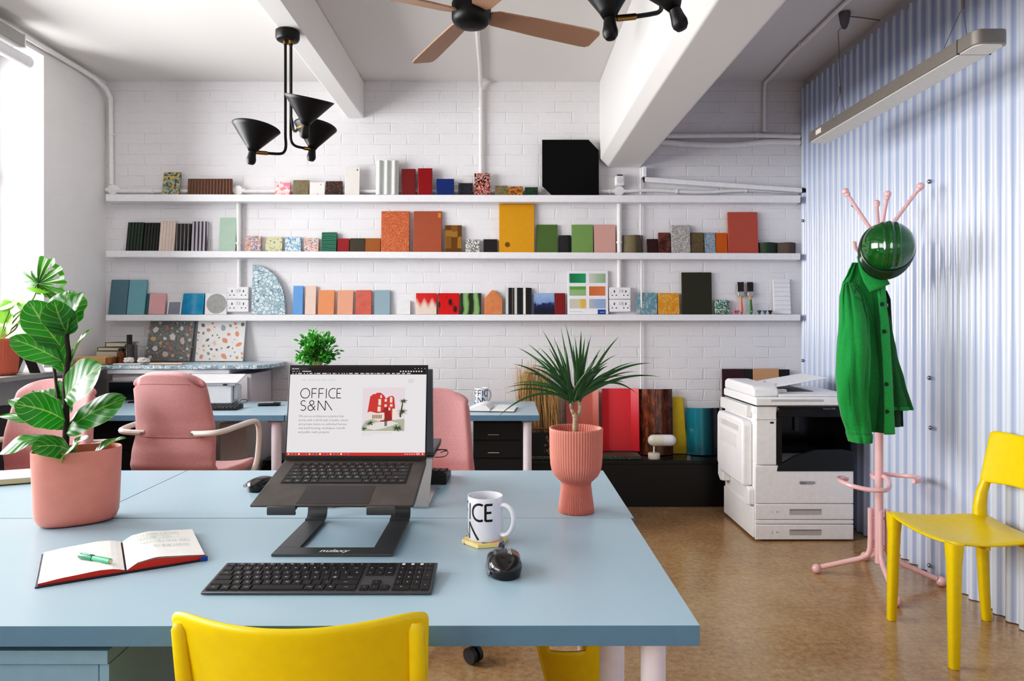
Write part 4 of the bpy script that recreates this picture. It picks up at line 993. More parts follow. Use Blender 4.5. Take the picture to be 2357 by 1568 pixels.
# ================================================================== GREEN WOOL JACKET
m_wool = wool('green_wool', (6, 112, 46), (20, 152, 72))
m_wooldk = wool('green_wool_dark', (4, 56, 26), (8, 76, 38))  # darker green than the main wool, for back panel and shoulder seam
YJ = 3.20
JL = P(2010, 990, YJ)
t = thing('wool_jacket', 'bright green wool jacket hanging from the coat stand hook', 'jacket', (JL.x, JL.y, 0))
def jq(u, v, dy=0.): return P(u, v, YJ) + Vector((-JL.x, dy - JL.y, 0))
def fold(x, z, s): return noise.noise(Vector((x * 9 + s, z * 3.2, s))) * .016 + noise.noise(Vector((x * 25 + s, z * 8, s * 2))) * .005
def loft(name, rows, mat, depth, yoff, s, nu=40, nv=44, close=False, sub=0, boxy=2.2):
    """rows of (v, u_left, u_right[, depth factor]); a flattened cloth tube hanging down"""
    v0, v1 = rows[0][0], rows[-1][0]
    def fn(u, w):
        v = v0 + (v1 - v0) * w; r = lerp_rows([(q_[0], q_[1], q_[2], q_[3] if len(q_) > 3 else 1., q_[4] if len(q_) > 4 else 0.) for q_ in rows], v); ul, ur = r[0], r[1]; dk = r[2] if len(r) > 2 else 1.
        ysh = r[3] if len(r) > 3 else 0.
        a = 2 * PI * u; c, sn = math.cos(a), math.sin(a)
        cc = math.copysign(abs(c) ** (2 / boxy), c); ss = math.copysign(abs(sn) ** (2 / boxy), sn)
        p = jq((ul + ur) / 2 + (ur - ul) / 2 * cc, v)
        f = fold(p.x * 1.2 + sn, p.z, s)
        return p + Vector((f * .25, yoff + ysh - depth * dk * ss + f, 0))
    return MB().grid(fn, nu, nv, wrapu=True).build(name, mat, t, solid=.005, soff=0, sub=sub, smooth=180)
loft('body', [(604, 1968, 2006, .3), (628, 1957, 2022, .6), (655, 1944, 2030, .8), (690, 1941, 2036, .9), (760, 1946, 2040, 1), (830, 1948, 2044, 1.1), (900, 1952, 2050, 1.15), (960, 1966, 2047, 1.1), (994, 1984, 2046, 1.0)], m_wool, .040, .022, 1.3)
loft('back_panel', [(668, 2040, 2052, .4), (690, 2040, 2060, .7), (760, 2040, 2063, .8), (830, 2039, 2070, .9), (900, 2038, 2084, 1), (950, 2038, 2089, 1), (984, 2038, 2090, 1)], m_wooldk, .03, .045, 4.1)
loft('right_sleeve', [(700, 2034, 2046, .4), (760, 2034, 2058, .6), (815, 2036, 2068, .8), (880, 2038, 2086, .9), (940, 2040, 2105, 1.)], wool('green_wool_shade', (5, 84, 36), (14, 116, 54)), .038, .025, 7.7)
c1 = loft('left_sleeve', [(650, 1947, 1966, .25, .055), (662, 1941, 1974, .5, .05), (684, 1934, 1983, .75, .035), (740, 1928, 1988, .95, .01), (815, 1920, 1989, 1.05, 0), (866, 1918, 1987, 1.05, 0), (920, 1922, 1986, 1., 0), (953, 1929, 1987, .95, 0), (990, 1941, 1990, .9, 0), (996, 1941, 1991, .9, 0)], m_wool, .056, -.040, 2.2)
loft('left_cuff', [(994, 1941, 1992, 1.), (1000, 1943, 1992, 1.02), (1013, 1947, 1991, 1.)], m_wool, .054, -.040, 2.2, nv=8)
loft('right_cuff', [(936, 2043, 2104, 1), (941, 2043, 2106, 1.04), (944, 2044, 2105, 1)], m_wool, .040, .025, 7.7, nv=6)
# front panel running from behind the sleeve forward to the placket
def fpan(u, w):
    v = 640 + 354 * w; ul = lerp_rows([(640, 1985), (760, 1984), (994, 1984)], v)[0]; ur = lerp_rows([(640, 2016), (760, 2018), (900, 2023), (994, 2023)], v)[0]
    p = jq(ul + (ur - ul) * u, v); return p + Vector((0, .045 - .09 * u ** 1.3 + .05 * max(0, .25 - w) + fold(p.x, p.z, 5.2), 0))
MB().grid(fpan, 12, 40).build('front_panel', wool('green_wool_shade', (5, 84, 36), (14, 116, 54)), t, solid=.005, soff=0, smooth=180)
# front placket with buttons
pl = [(660, 2010, 2030), (700, 2012, 2031), (760, 2014, 2036), (830, 2018, 2040), (900, 2020, 2042), (960, 2020, 2044), (996, 2020, 2046)]
def plk(u, w):
    v = 660 + 336 * w; ul, ur = lerp_rows(pl, v)
    p = jq(ul + (ur - ul) * u, v); return p + Vector((0, -.052 + .01 * u * u + .05 * max(0, .25 - w) + fold(p.x, p.z, 1.3) * .5, 0))
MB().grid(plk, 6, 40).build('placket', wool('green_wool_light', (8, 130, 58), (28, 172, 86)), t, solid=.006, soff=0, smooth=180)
for u, v in ((2018, 701), (2021, 763), (2024, 882), (2025, 944)):
    w = (v - 660) / 336; c = Vector(plk((u - lerp_rows(pl, v)[0]) / (lerp_rows(pl, v)[1] - lerp_rows(pl, v)[0]), w)) + Vector((0, -.004, 0))
    MB().lathe([(.0085, 0), (.0095, .002), (.0085, .004), (.004, .0035), (.001, .0035)], 18, c, (0, -1, 0)).build('button', M('button_dark', (20, 22, 18), .3), t)
for u, v in ((2049, 703), (2054, 764)):
    MB().box(-.003, .003, -.002, .002, -.008, .008).build('buttonhole', M('buttonhole_light', (206, 210, 212), .6), t, loc=jq(u, v, .025))
# collar: two lapels meeting behind the neck
def collar(rows, y0, y1, name, mat=m_wool):
    def fn(u, w):
        a = rows[0]; k__ = w * (len(rows) - 1); i = min(int(k__), len(rows) - 2); f = k__ - i
        l0 = Vector(rows[i][0]).lerp(Vector(rows[i + 1][0]), f); r0 = Vector(rows[i][1]).lerp(Vector(rows[i + 1][1]), f)
        uv_ = l0.lerp(r0, u); return jq(uv_.x, uv_.y, y0 + (y1 - y0) * u - .012 * math.sin(PI * u) - .01 * w)
    MB().grid(fn, 10, 16).build(name, mat, t, solid=.007, soff=0, smooth=180)
collar([((1964, 592), (1990, 586)), ((1968, 620), (2003, 612)), ((1976, 648), (2018, 634)), ((1990, 673), (2030, 656))], -.035, -.055, 'collar')
MB().tube([jq(1950, 690, -.05), jq(1960, 668, -.035), jq(1968, 645, -.02)], .0018, 6).tube([jq(1956, 684, -.05), jq(1968, 694, -.066), jq(1978, 712, -.082), jq(1983, 736, -.09)], .0018, 6).build('shoulder_seam', m_wooldk, t)

# ================================================================== LAMPS AND FAN
m_lblk = M('lamp_black', (12, 10, 10), .42, spec=.3)
m_brass = M('brass', (150, 116, 62), .3, 1.)
def shade(t, base, axis, L_=.155, rr=.105, oblique=0.):
    """a holder bulb and a wide cone; base = joint, axis = direction the cone opens"""
    ax = Vector(axis).normalized(); base = Vector(base)
    h = MB().lathe([(.002, -.062), (.014, -.060), (.021, -.050), (.0225, -.038), (.019, -.02), (.0165, 0), (.017, .02)], 20, base, ax, capt=True).build('lamp_holder', m_lblk, t)
    prof = [(.017, .0)] + [(.017 + (rr - .017) * (i / 8), .004 + (L_ - .004) * (i / 8)) for i in range(1, 9)]
    MB().lathe(prof, 40, base, ax, capb=False).build('lamp_shade', m_lblk, t, solid=.0022, soff=-1, smooth=60)
    return h
def chandelier(label, loc, rz, arms, drop):
    t = thing('ceiling_lamp', label, 'ceiling lamp', loc, rz, 'black three-arm ceiling lamps')
    MB().lathe([(.058, -.002), (.058, -.034), (.052, -.046), (.040, -.050), (.001, -.050)], 32, capb=True).build('canopy', m_lblk, t)
    MB().cyl((0, 0, .0), (0, 0, .03), .01, n=10).build('ceiling_hook', m_lblk, t)
    for (sx, sy, pts, base, axis, L_, rr) in arms:
        p = [Vector((sx, sy, -.05)), Vector((sx, sy, pts[0][2] + .05))]
        tb = spline([Vector((sx, sy, pts[0][2] + .05))] + [Vector(a) for a in pts], 6)
        s_ = MB().tube([p[0]] + tb, .0068, 10).cyl((sx, sy, -.046), (sx, sy, -.062), .010, n=12).build('stem', m_lblk, t)
        MB().cyl((sx, sy, -.0505), (sx, sy, -.066), .0105, n=12).build('brass_collar', m_brass, s_)
        e = Vector(pts[-1]); bb = Vector(base); dd = (bb - e)
        MB().cyl(e, e + dd * .75, .0095, n=12).cyl(e + dd * .7, bb, .005, n=8).sphere(bb + (e - bb).normalized() * .018, .008, 10).build('brass_joint', m_brass, s_)
        shade(t, base, axis, L_, rr)
    return t
YL = 3.43; cl = P(662, 68, YL); zt_ = 2.672
def lq(u, v, Y): return P(u, v, Y) - Vector((cl.x, YL, zt_))
arms = [
    (-.011, .0, [lq(658, 335, 3.41), lq(655, 348, 3.40), lq(645, 354, 3.39), lq(616, 353, 3.36)], lq(581, 350, 3.33), (.12, .10, 1), .122, .112),
    (.012, .012, [lq(669, 310, 3.47), lq(671, 326, 3.48), lq(680, 336, 3.50), lq(699, 341, 3.52)], lq(719, 344, 3.55), (.10, .12, 1), .122, .108),
    (.02, -.010, [lq(673, 285, 3.37), lq(675, 297, 3.34), lq(680, 302, 3.29), lq(688, 294, 3.22)], lq(704, 288, 3.16), (.20, -.22, 1), .118, .112)]
chandelier('black three-arm ceiling lamp hanging below the left beam', (cl.x, YL, zt_), 0, arms, .5)
# second lamp, nearer the camera, mostly above the frame
c2 = Vector((.44, 2.12, ZC))
def l2(u, v, Y): return P(u, v, Y) - c2
arms2 = [
    (-.011, .0, [l2(1512, -70, 2.13), l2(1522, 8, 2.10), l2(1518, 26, 2.08), l2(1500, 32, 2.06), l2(1462, 38, 2.03)], l2(1403, 44, 2.0), (-.04, .10, 1), .16, .115),
    (.012, .010, [l2(1538, -120, 2.12), l2(1540, -30, 2.08), l2(1545, -12, 2.03), l2(1550, -2, 1.99)], l2(1553, 22, 1.93), (-.35, .05, 1), .15, .115),
    (.0, .02, [l2(1526, -200, 2.2), l2(1530, -140, 2.25), l2(1540, -125, 2.28), l2(1560, -120, 2.3)], l2(1590, -118, 2.36), (.1, .2, 1), .15, .11)]
lamp2 = chandelier('black three-arm ceiling lamp at the top edge beside the large beam', (c2.x, c2.y, c2.z), 0, arms2, .5)
# ceiling fan
m_wood = Mw('fan_wood', [(0, (140, 108, 88)), (.5, (166, 134, 112)), (1, (154, 122, 100))], 26, 2.5, .5, 'Y', 3)
FX, FY = -.155, 3.10
t = thing('ceiling_fan', 'ceiling fan with black hub and four pale wooden blades', 'ceiling fan', (FX, FY, ZC), R(27))
MB().lathe([(.07, -.001), (.07, -.03), (.05, -.05), (.016, -.06)], 32, capb=True, capt=True).build('ceiling_cup', m_lblk, t)
MB().cyl((0, 0, -.05), (0, 0, -.25), .014, n=14).build('down_rod', m_lblk, t)
MB().lathe([(.016, -.235), (.05, -.245), (.082, -.262), (.088, -.275), (.088, -.338), (.084, -.352), (.070, -.368), (.045, -.378), (.001, -.382)], 40).build('motor_hub', m_lblk, t)
for i in range(4):
    a = PI / 2 * i; rot = Matrix.Rotation(a, 4, 'Z'); pitch = Matrix.Rotation(R(-14), 4, 'X')
    out = [(.085, -.036), (.12, -.052), (.35, -.064), (.60, -.072), (.645, -.066), (.655, -.05), (.652, .04), (.635, .055), (.60, .058), (.35, .055), (.12, .046), (.085, .034)]
    T = rot @ Matrix.Translation((0, 0, -.318)) @ pitch
    bl = MB().prism(out, -.004, .004, 'z', T=None)
    for p in bl.v:
        p.xyz = (T @ p)[:]
    o = bl.build('blade', m_wood, t, bevel=.001)
# linear pendant light
m_alu = M('lamp_aluminium', (140, 134, 126), .4, .6)
xa, xb, ya, yb = 1.622, 1.742, 2.40, 3.75
t = thing('linear_pendant', 'long slim grey linear pendant light beside the corrugated wall', 'pendant light', (xa + .06, (ya + yb) / 2, 2.2))
hl = (yb - ya) / 2
out = []
for sx, sy in ((1, 1), (-1, 1), (-1, -1), (1, -1)):
    for i in range(7):
        a = {(1, 1): 0, (-1, 1): 90, (-1, -1): 180, (1, -1): 270}[(sx, sy)] + 15 * i
        out.append((sx * .03 + .03 * math.cos(R(a)), sy * (hl - .03) + .03 * math.sin(R(a))))
MB().prism(out, .002, .052, 'z').build('housing', m_alu, t, bevel=.002, smooth=30)
MB().prism([(x * .86, y * .988) for x, y in out], -.001, .0035, 'z').build('diffuser', M('diffuser_opal', (206, 203, 196), .5, emit=(255, 250, 240), es=.06), t, smooth=0)
for y in (-hl + .10, ):
    MB().box(-.0615, .0615, y - .0015, y + .0015, -.001, .053).build('end_seam', M('seam_dark', (60, 56, 52), .6), t)
MB().box(-.061, -.0598, hl - .17, hl - .11, .015, .04).build('rating_label', M('label_paper', (206, 200, 190), .6), t)
def hang(yc, yk, zk, pts):
    w = MB()
    for dy in (-.09, .09):
        w.cyl((0, yc + dy, .05), (0, yk, zk), .0012, n=5); w.cyl((0, yc + dy, .05), (0, yc + dy, .072), .004, n=8)
    w.cyl((0, yk, zk - .012), (0, yk, zk + .022), .006, n=8)
    w.tube(pts, .0016, 6); w.build('suspension_wire', M('wire_steel', (120, 110, 104), .4, .7), t)
hang(hl - .22, hl - .25, .20, [(0, hl - .25, .22), (.10, hl - .02, .60), (1.85 - xa - .06, 3.80 - (ya + yb) / 2, .66)])
hang(-hl + .22, -hl + .16, .20, [(0, -hl + .16, .22), (.0, -hl + .12, .727)])
MB().lathe([(.03, .0), (.03, -.012), (.022, -.06), (.012, -.085), (.004, -.09)], 20, (1.85 - xa - .06, 3.80 - (ya + yb) / 2, .728), (0, 0, 1)).build('ceiling_cup', M('cup_grey', (110, 106, 108), .5), t)
MB().tube(spline([(1.85 - xa - .06, 3.80 - (ya + yb) / 2, .71), (1.95 - xa - .06, 3.83 - (ya + yb) / 2, .715), (2.06 - xa - .06, 3.83 - (ya + yb) / 2, .70)], 4), .003, 6).build('flex', M('flex_grey', (120, 112, 112), .5), t)
# ================================================================== THINGS ON THE NEAR DESKS
ZD = .74
m_gun = M('gunmetal', (92, 94, 96), .4, .6)
m_key = M('key_black', (22, 20, 22), .42)
m_legend = M('legend_white', (214, 212, 210), .5)
# ---- laptop stand
t = thing('laptop_stand', 'dark grey metal laptop stand with an open U shaped base', 'laptop stand', (-.370, 1.475, ZD))
so = MB(); a0, a1, w = -.129, .129, .048
so.box(a0, a1, .0, .045, .0006, .006)
for s_, xo_ in ((-1, a0), (1, a1 - w)):
    so.box(xo_, xo_ + w, .0452, .25, .0006, .006)
so.build('base', m_gun, t, bevel=.001, smooth=0)
for xo_ in (a0, a1 - w):
    path = [(.2505, .0034), (.262, .004), (.273, .009), (.279, .018), (.281, .032), (.279, .075), (.276, .110), (.270, .126), (.255, .130)]
    pr = [Vector((0, y, z)) for y, z in path]; sm = spline(pr, 4); ins = []
    for i, p in enumerate(sm):
        d = (sm[min(i + 1, len(sm) - 1)] - sm[max(i - 1, 0)]).normalized(); ins.append(p + Vector((0, -d.z, d.y)) * .0055)
    poly = [(p.y, p.z) for p in sm] + [(p.y, p.z) for p in reversed(ins)]
    a = MB().prism(poly, xo_, xo_ + w, 'x').build('arm', m_gun, t, smooth=30)
    MB().prism([(-.002, .0925), (.265, .148 - .0185), (.265, .148 - .0145), (-.002, .0965)], xo_ + .0, xo_ + w, 'x').build('support', m_gun, a, smooth=0)
    MB().prism([(-.008, .0905), (-.002, .0925), (-.002, .0965), (-.0055, .0965), (-.0055, .1095), (-.0095, .1095), (-.0105, .096)], xo_ - .006, xo_ + w + .006, 'x').build('front_hook', m_gun, a, bevel=.001)
mb = MB(); text_flat(mb, 'nulaxy', -.0, .013, .024, lambda x, y: Vector((x, y, .0064)), 'CENTER', shear=.25, thick=.0006)
mb.build('lettering', m_legend, t, flip=False, smooth=0)
# ---- laptop
LW, LD = .347, .236
ta = math.atan2(.0500, .231)
t = thing('open_laptop', 'open black laptop showing a white web page with a red building', 'laptop', (-.370, 1.474, ZD + .0998)); t.rotation_euler = (ta, 0, R(-.3))
m_lap = Mn('laptop_carbon', [(.3, (58, 54, 52)), (.7, (76, 71, 67))], 14, .5, 3)
MB().prism([(0, .006), (0, .011), (LD, .011), (LD, -.001), (.03, -.001)], -LW / 2, LW / 2, 'x').build('base', m_lap, t, bevel=.0018, seg=3)
def kb_rows(mb, x0, x1, y0, y1, rows, z, hgt, gapx=.0022, gapy=.0024, inset=.0012, leg=None, lz=None, lh=.006):
    """rows from the front to the back: list of (relative widths, labels)"""
    n = len(rows); rh = (y1 - y0) / sum(r[2] if len(r) > 2 else 1 for r in rows); yc = y0
    for r in rows:
        ws, labs = r[0], r[1]; h_ = rh * (r[2] if len(r) > 2 else 1); tot = sum(ws); xc = x0
        for w_, lb in zip(ws, labs):
            ww = (x1 - x0) * w_ / tot
            if lb is not None:
                xa_, xb_, ya_, yb_ = xc + gapx / 2, xc + ww - gapx / 2, yc + gapy / 2, yc + h_ - gapy / 2
                vs = [(xa_, ya_, z), (xb_, ya_, z), (xb_, yb_, z), (xa_, yb_, z), (xa_ + inset, ya_ + inset, z + hgt), (xb_ - inset, ya_ + inset, z + hgt), (xb_ - inset, yb_ - inset, z + hgt), (xa_ + inset, yb_ - inset, z + hgt)]
                mb.add(vs, [(4, 5, 6, 7), (0, 1, 5, 4), (1, 2, 6, 5), (2, 3, 7, 6), (3, 0, 4, 7)])
                if leg is not None and lb:
                    s_ = min(lh, h_ * .45) if len(lb) <= 2 else min(lh, h_ * .45) * .62
                    text_flat(leg, lb, (xa_ + xb_) / 2, yc + h_ * .40, s_, lambda x, y: Vector((x, y, lz)), 'CENTER')
            xc += ww
        yc += h_
kx0, kx1, ky0, ky1 = -.140, .140, .107, .214
MB().box(kx0 - .003, kx1 + .003, ky0 - .003, ky1 + .003, .0112, .01145).build('keyboard_well', M('well_black', (18, 17, 18), .6), t, smooth=0)
kb, lg = MB(), MB()
rows = [([1.2, 1, 1, 1, 5.2, 1, 1.1, 1, 1, 1], ['ctrl', 'fn', '#', 'alt', '', 'alt', 'ctrl', '<', '-', '>'], 1),
        ([2.2] + [1] * 10 + [2.6], ['shift', 'Z', 'X', 'C', 'V', 'B', 'N', 'M', ',', '.', '/', 'shift'], 1),
        ([1.7] + [1] * 11 + [2], ['caps', 'A', 'S', 'D', 'F', 'G', 'H', 'J', 'K', 'L', ';', "'", ''], 1),
        ([1.4] + [1] * 12 + [1.4], ['tab', 'Q', 'W', 'E', 'R', 'T', 'Y', 'U', 'I', 'O', 'P', '[', ']', 'enter'], 1),
        ([1] * 13 + [1.9], ['`', '1', '2', '3', '4', '5', '6', '7', '8', '9', '0', '-', '=', 'back'], 1),
        ([1] * 14, ['esc', 'F1', 'F2', 'F3', 'F4', 'F5', 'F6', 'F7', 'F8', 'F9', 'F10', 'F11', 'F12', 'del'], .6)]
kb_rows(kb, kx0, kx1, ky0, ky1, rows, .01145, .0012, leg=lg, lz=.0131, lh=.0072, inset=.0004)
kbo = kb.build('keys', m_key, t, smooth=0)
lg.build('key_legends', m_legend, t, flip=False, smooth=0)
MB().box(-.077, .077, .006, .094, .0111, .01135).build('touchpad', M('touchpad_black', (38, 33, 31), .38), t, smooth=0)
MB().cyl((-LW / 2 + .012, LD - .004, .008), (LW / 2 - .012, LD - .004, .008), .0055, n=14).build('hinge', m_blk, t)
# lid and screen: local frame with x right, y up the screen
tilt = R(90 - 9) - ta + R(0)
lid_m = Matrix.Translation((0, LD - .001, .011)) @ Matrix.Rotation(tilt, 4, 'X')
LH = .2335
def lidp(x, y, z=0.): return lid_m @ Vector((x, y, z))
MB().box(-LW / 2, LW / 2, 0, LH, -.006, 0, T=lid_m).build('lid', m_blk, t, bevel=.0015)
sx0, sx1, sy0, sy1 = -LW / 2 + .0035, LW / 2 - .0035, .0105, LH - .006
def em(name, c, s=1.):
    if name in MATS: return MATS[name]
    k = NT(name); k.base((.0, .0, .0, 1)); k.rough(.35); k.b.inputs['Specular IOR Level'].default_value = .25
    k.b.inputs['Emission Color'].default_value = L(c); k.b.inputs['Emission Strength'].default_value = s
    MATS[name] = k.m; return k.m
scr = MB().box(sx0, sx1, sy0, sy1, .0001, .0006, T=lid_m).build('screen', em('screen_white', (226, 222, 224)), t, smooth=0)
SWD, SHT = sx1 - sx0, sy1 - sy0
# screen positions measured in a 1242 x 785 frame (x right, y down)
def S(px, py, lay=1): return lidp(sx0 + px / 1242 * SWD, sy1 - py / 785 * SHT, .0006 + .00012 * lay)
def srect(mb, x0, y0, x1, y1, lay=1): mb.add([S(x0, y1, lay), S(x1, y1, lay), S(x1, y0, lay), S(x0, y0, lay)], [(0, 1, 2, 3)])
def sdone(mb, name, col, s=1.): return mb.build(name, em('scr_%d_%d_%d' % col, col, s), scr, flip=False, smooth=0)
mb = MB(); srect(mb, 0, 0, 1242, 64); sdone(mb, 'browser_bar', (34, 28, 32))
mb = MB(); srect(mb, 0, 0, 160, 24, 2); sdone(mb, 'browser_tab', (64, 56, 60))
mb = MB(); srect(mb, 0, 757, 1242, 785); sdone(mb, 'task_bar', (190, 56, 52))
mb = MB(); rnd = random.Random(3)
for i in range(9): srect(mb, 1000 + i * 24, 30, 1012 + i * 24, 42, 2)
for x in (20, 34, 58, 78): srect(mb, x, 32, x + 8, 38, 2)
srect(mb, 110, 32, 190, 39, 2); srect(mb, 18, 8, 30, 18, 3); srect(mb, 36, 10, 78, 15, 3)
x = 20
while x < 1090:
    w_ = rnd.choice((10, 10, 26, 34)); srect(mb, x, 51, x + w_, 59, 2); x += w_ + rnd.choice((10, 14, 18))
for x in (1134, 1164, 1194, 1224): srect(mb, x, 8, x + 7, 14, 2)
for x in (1060, 1080, 1100, 1120, 1140): srect(mb, x, 766, x + 10, 774, 2)
srect(mb, 1160, 763, 1196, 768, 2); srect(mb, 1164, 772, 1196, 776, 2); srect(mb, 1214, 764, 1228, 776, 2)
sdone(mb, 'bar_icons', (220, 214, 214))
for ci, col in enumerate(((240, 190, 90), (70, 130, 200), (60, 150, 80), (230, 230, 236), (220, 70, 60), (120, 110, 190))):
    mb = MB()
    for i in range(18):
        if i % 6 == ci: srect(mb, 12 + i * 31.5, 763, 26 + i * 31.5, 777, 2)
    if ci in (0, 4, 1): srect(mb, 320 + ci * 22, 50, 332 + ci * 22, 60, 3)
    sdone(mb, 'bar_icons', col)
def st(px, py): return S(px, -py, 1)
mb = MB()
def flat_s(x, y): return S(x, 785 - y, 1)
logo(mb, 104, 785 - 386, 87, 7.5, flat_s, gap=.25); sdone(mb, 'web_logo', (38, 34, 38))
mb = MB()
for i, ln in enumerate(('We are an architecture practice that', 'works with a 50:50 split of public clients', 'and private clients on individual homes,', 'new build housing, workspace retrofit', 'and public realm projects')):
    text_flat(mb, ln, 95, 785 - (446 + i * 35), 27.5, flat_s)
sdone(mb, 'web_text', (112, 108, 112))
mb = MB(); text_flat(mb, 'WORK   UPDATES   PRESS   ABOUT   CONTACT', 102, 785 - 120, 15, flat_s); logo(mb, 1078, 785 - 138, 13, 1.6, flat_s, gap=.3)
text_flat(mb, 'Model of a housing project with a curved red facade and', 672, 785 - 588, 12, flat_s); text_flat(mb, 'planted courtyard', 672, 785 - 605, 12, flat_s)
sdone(mb, 'web_text', (168, 164, 168))
# the picture on the page
mb = MB(); srect(mb, 668, 182, 1052, 568, 1); pic = sdone(mb, 'web_picture', (224, 208, 214))
def poly_s(name, pts, col, lay):
    mb = MB(); mb.add([S(x, y, lay) for x, y in pts], [tuple(range(len(pts)))]); return sdone(mb, name, col)
poly_s('picture_building', [(712, 430), (722, 360), (736, 262), (768, 238), (784, 240), (796, 228), (830, 228), (862, 252), (880, 282), (905, 262), (940, 256), (954, 270), (962, 340), (968, 430), (960, 500), (850, 500), (790, 440)], (196, 62, 56), 2)
poly_s('picture_building', [(850, 400), (880, 345), (920, 370), (940, 490), (850, 495)], (150, 40, 42), 3)
mb = MB()
for x0, y0, x1, y1 in ((812, 285, 836, 340), (828, 250, 842, 275), (868, 285, 888, 308), (868, 332, 888, 355), (916, 268, 938, 315), (806, 352, 834, 395), (918, 330, 940, 352), (905, 360, 920, 385)): srect(mb, x0, y0, x1, y1, 4)
srect(mb, 940, 370, 992, 470, 4); sdone(mb, 'picture_windows', (226, 216, 206))
poly_s('picture_base', [(708, 450), (716, 405), (740, 395), (800, 410), (868, 404), (872, 470), (800, 478), (720, 470)], (222, 212, 204), 4)
mb = MB(); 
for i in range(6): srect(mb, 760 + i * 15, 425, 771 + i * 15, 458, 5)
sdone(mb, 'picture_windows', (150, 120, 90))
poly_s('picture_ground', [(668, 530), (700, 480), (760, 462), (850, 490), (960, 470), (1052, 460), (1052, 568), (668, 568)], (168, 172, 152), 5)
poly_s('picture_path', [(690, 540), (800, 490), (930, 480), (1000, 500), (860, 545), (780, 560)], (220, 212, 206), 6)
mb = MB(); rnd = random.Random(8)
def leafs(cx_, cy_, n, r, lay):
    for i in range(n):
        a = rnd.uniform(0, 2 * PI); l_ = r * rnd.uniform(.6, 1.)
        ex, ey = cx_ + math.cos(a) * l_, cy_ + math.sin(a) * l_ * .7; nx, ny = -math.sin(a) * 4, math.cos(a) * 4
        mb.add([S(cx_ - nx, cy_ - ny, lay), S(ex, ey, lay), S(cx_ + nx, cy_ + ny, lay)], [(0, 1, 2)])
leafs(990, 540, 40, 60, 7); leafs(1040, 300, 24, 50, 7); leafs(1030, 400, 30, 60, 7); leafs(740, 500, 26, 45, 7); leafs(880, 462, 20, 22, 7); leafs(690, 550, 16, 40, 7)
mb.add([S(x, y, 7) for x, y in ((1004, 440), (1030, 300), (1040, 300), (1020, 450))], [(0, 1, 2, 3)])
sdone(mb, 'picture_plants', (70, 84, 56))
mb = MB(); srect(mb, 874, 480, 884, 525, 8); srect(mb, 888, 480, 895, 525, 8); sdone(mb, 'picture_figure', (40, 40, 44))
# ---- wide keyboard in front
t = thing('keyboard', 'wide black and grey keyboard lying in front of the laptop stand', 'keyboard', (-.347, 1.268, ZD + .001)); t.rotation_euler = (R(5.2), 0, R(.0))
KW, KD = .421, .122
MB().prism([(0, .0), (0, .005), (KD, .006), (KD, .0)], -KW / 2, KW / 2, 'x').build('case', m_gun, t, bevel=.0012)
kb, lg = MB(), MB(); zk = .0058
main = [([1.25, 1, 1, 1, 5, 1, 1, 1, 2], ['ctrl', 'win', 'alt', 'cmd', '', 'cmd', 'alt', 'fn', 'ctrl'], 1),
        ([2.1] + [1] * 10 + [2.7], ['', 'Z', 'X', 'C', 'V', 'B', 'N', 'M', ',', '.', '/', 'shift'], 1),
        ([1.75] + [1] * 11 + [2.2], ['', 'A', 'S', 'D', 'F', 'G', 'H', 'J', 'K', 'L', ';', '@', 'enter'], 1),
        ([1.4] + [1] * 12 + [1.3], ['tab', 'Q', 'W', 'E', 'R', 'T', 'Y', 'U', 'I', 'O', 'P', '[', ']', '#'], 1),
        ([1] * 13 + [1.8], ['`', '1', '2', '3', '4', '5', '6', '7', '8', '9', '0', '-', '=', 'back'], 1),
        ([1] * 14, ['esc', 'F1', 'F2', 'F3', 'F4', 'F5', 'F6', 'F7', 'F8', 'F9', 'F10', 'F11', 'F12', 'del'], .72)]
nav = [([1, 1, 1], ['<', 'v', '>'], 1), ([1, 1, 1], [None, '^', None], 1), ([1, 1, 1], [None] * 3, 1), ([1, 1, 1], ['del', 'end', 'pd'], 1), ([1, 1, 1], ['fn', 'hm', 'pu'], 1), ([1, 1, 1], ['', '', ''], .72)]
num = [([2, 1], ['0', '.'], 1), ([1, 1, 1], ['1', '2', '3'], 1), ([1, 1, 1], ['4', '5', '6'], 1), ([1, 1, 1], ['7', '8', '9'], 1), ([1, 1, 1], ['=', '/', '*'], 1), ([1, 1, 1], ['1', '2', '3'], .72)]
xl, yb0, yb1 = -KW / 2 + .005, .006, KD - .005
kb_rows(kb, xl, xl + .277, yb0, yb1, main, zk, .0022, leg=lg, lz=zk + .0025, lh=.0066, inset=.0009)
kb_rows(kb, xl + .281, xl + .337, yb0, yb1, nav, zk, .0022, leg=lg, lz=zk + .0025, lh=.005, inset=.0009)
kb_rows(kb, xl + .341, xl + .341 + .0525, yb0, yb1, num, zk, .0022, leg=lg, lz=zk + .0025, lh=.006, inset=.0009)
kb_rows(kb, xl + .341 + .0525, xl + .411, yb0, yb1, [([1], ['e'], 2), ([1], ['+'], 2), ([1], ['-'], 1), ([1], ['o'], .72)], zk, .0022, leg=lg, lz=zk + .0025, lh=.006, inset=.0009)
kb.build('keys', m_key, t, smooth=0); lg.build('key_legends', m_legend, t, flip=False, smooth=0)
mb = MB()
for x in (.352, .370, .388): mb.cyl((xl + x - .002, KD - .012, zk + .0022), (xl + x - .002, KD - .012, zk + .0026), .0036, n=14)
mb.build('indicator_dots', m_legend, t)
MB().box(-KW / 2 + .02, -KW / 2 + .05, KD - .02, KD - .005, -.0105, -.0005).box(KW / 2 - .05, KW / 2 - .02, KD - .02, KD - .005, -.0105, -.0005).build('rear_feet', m_blk, t)
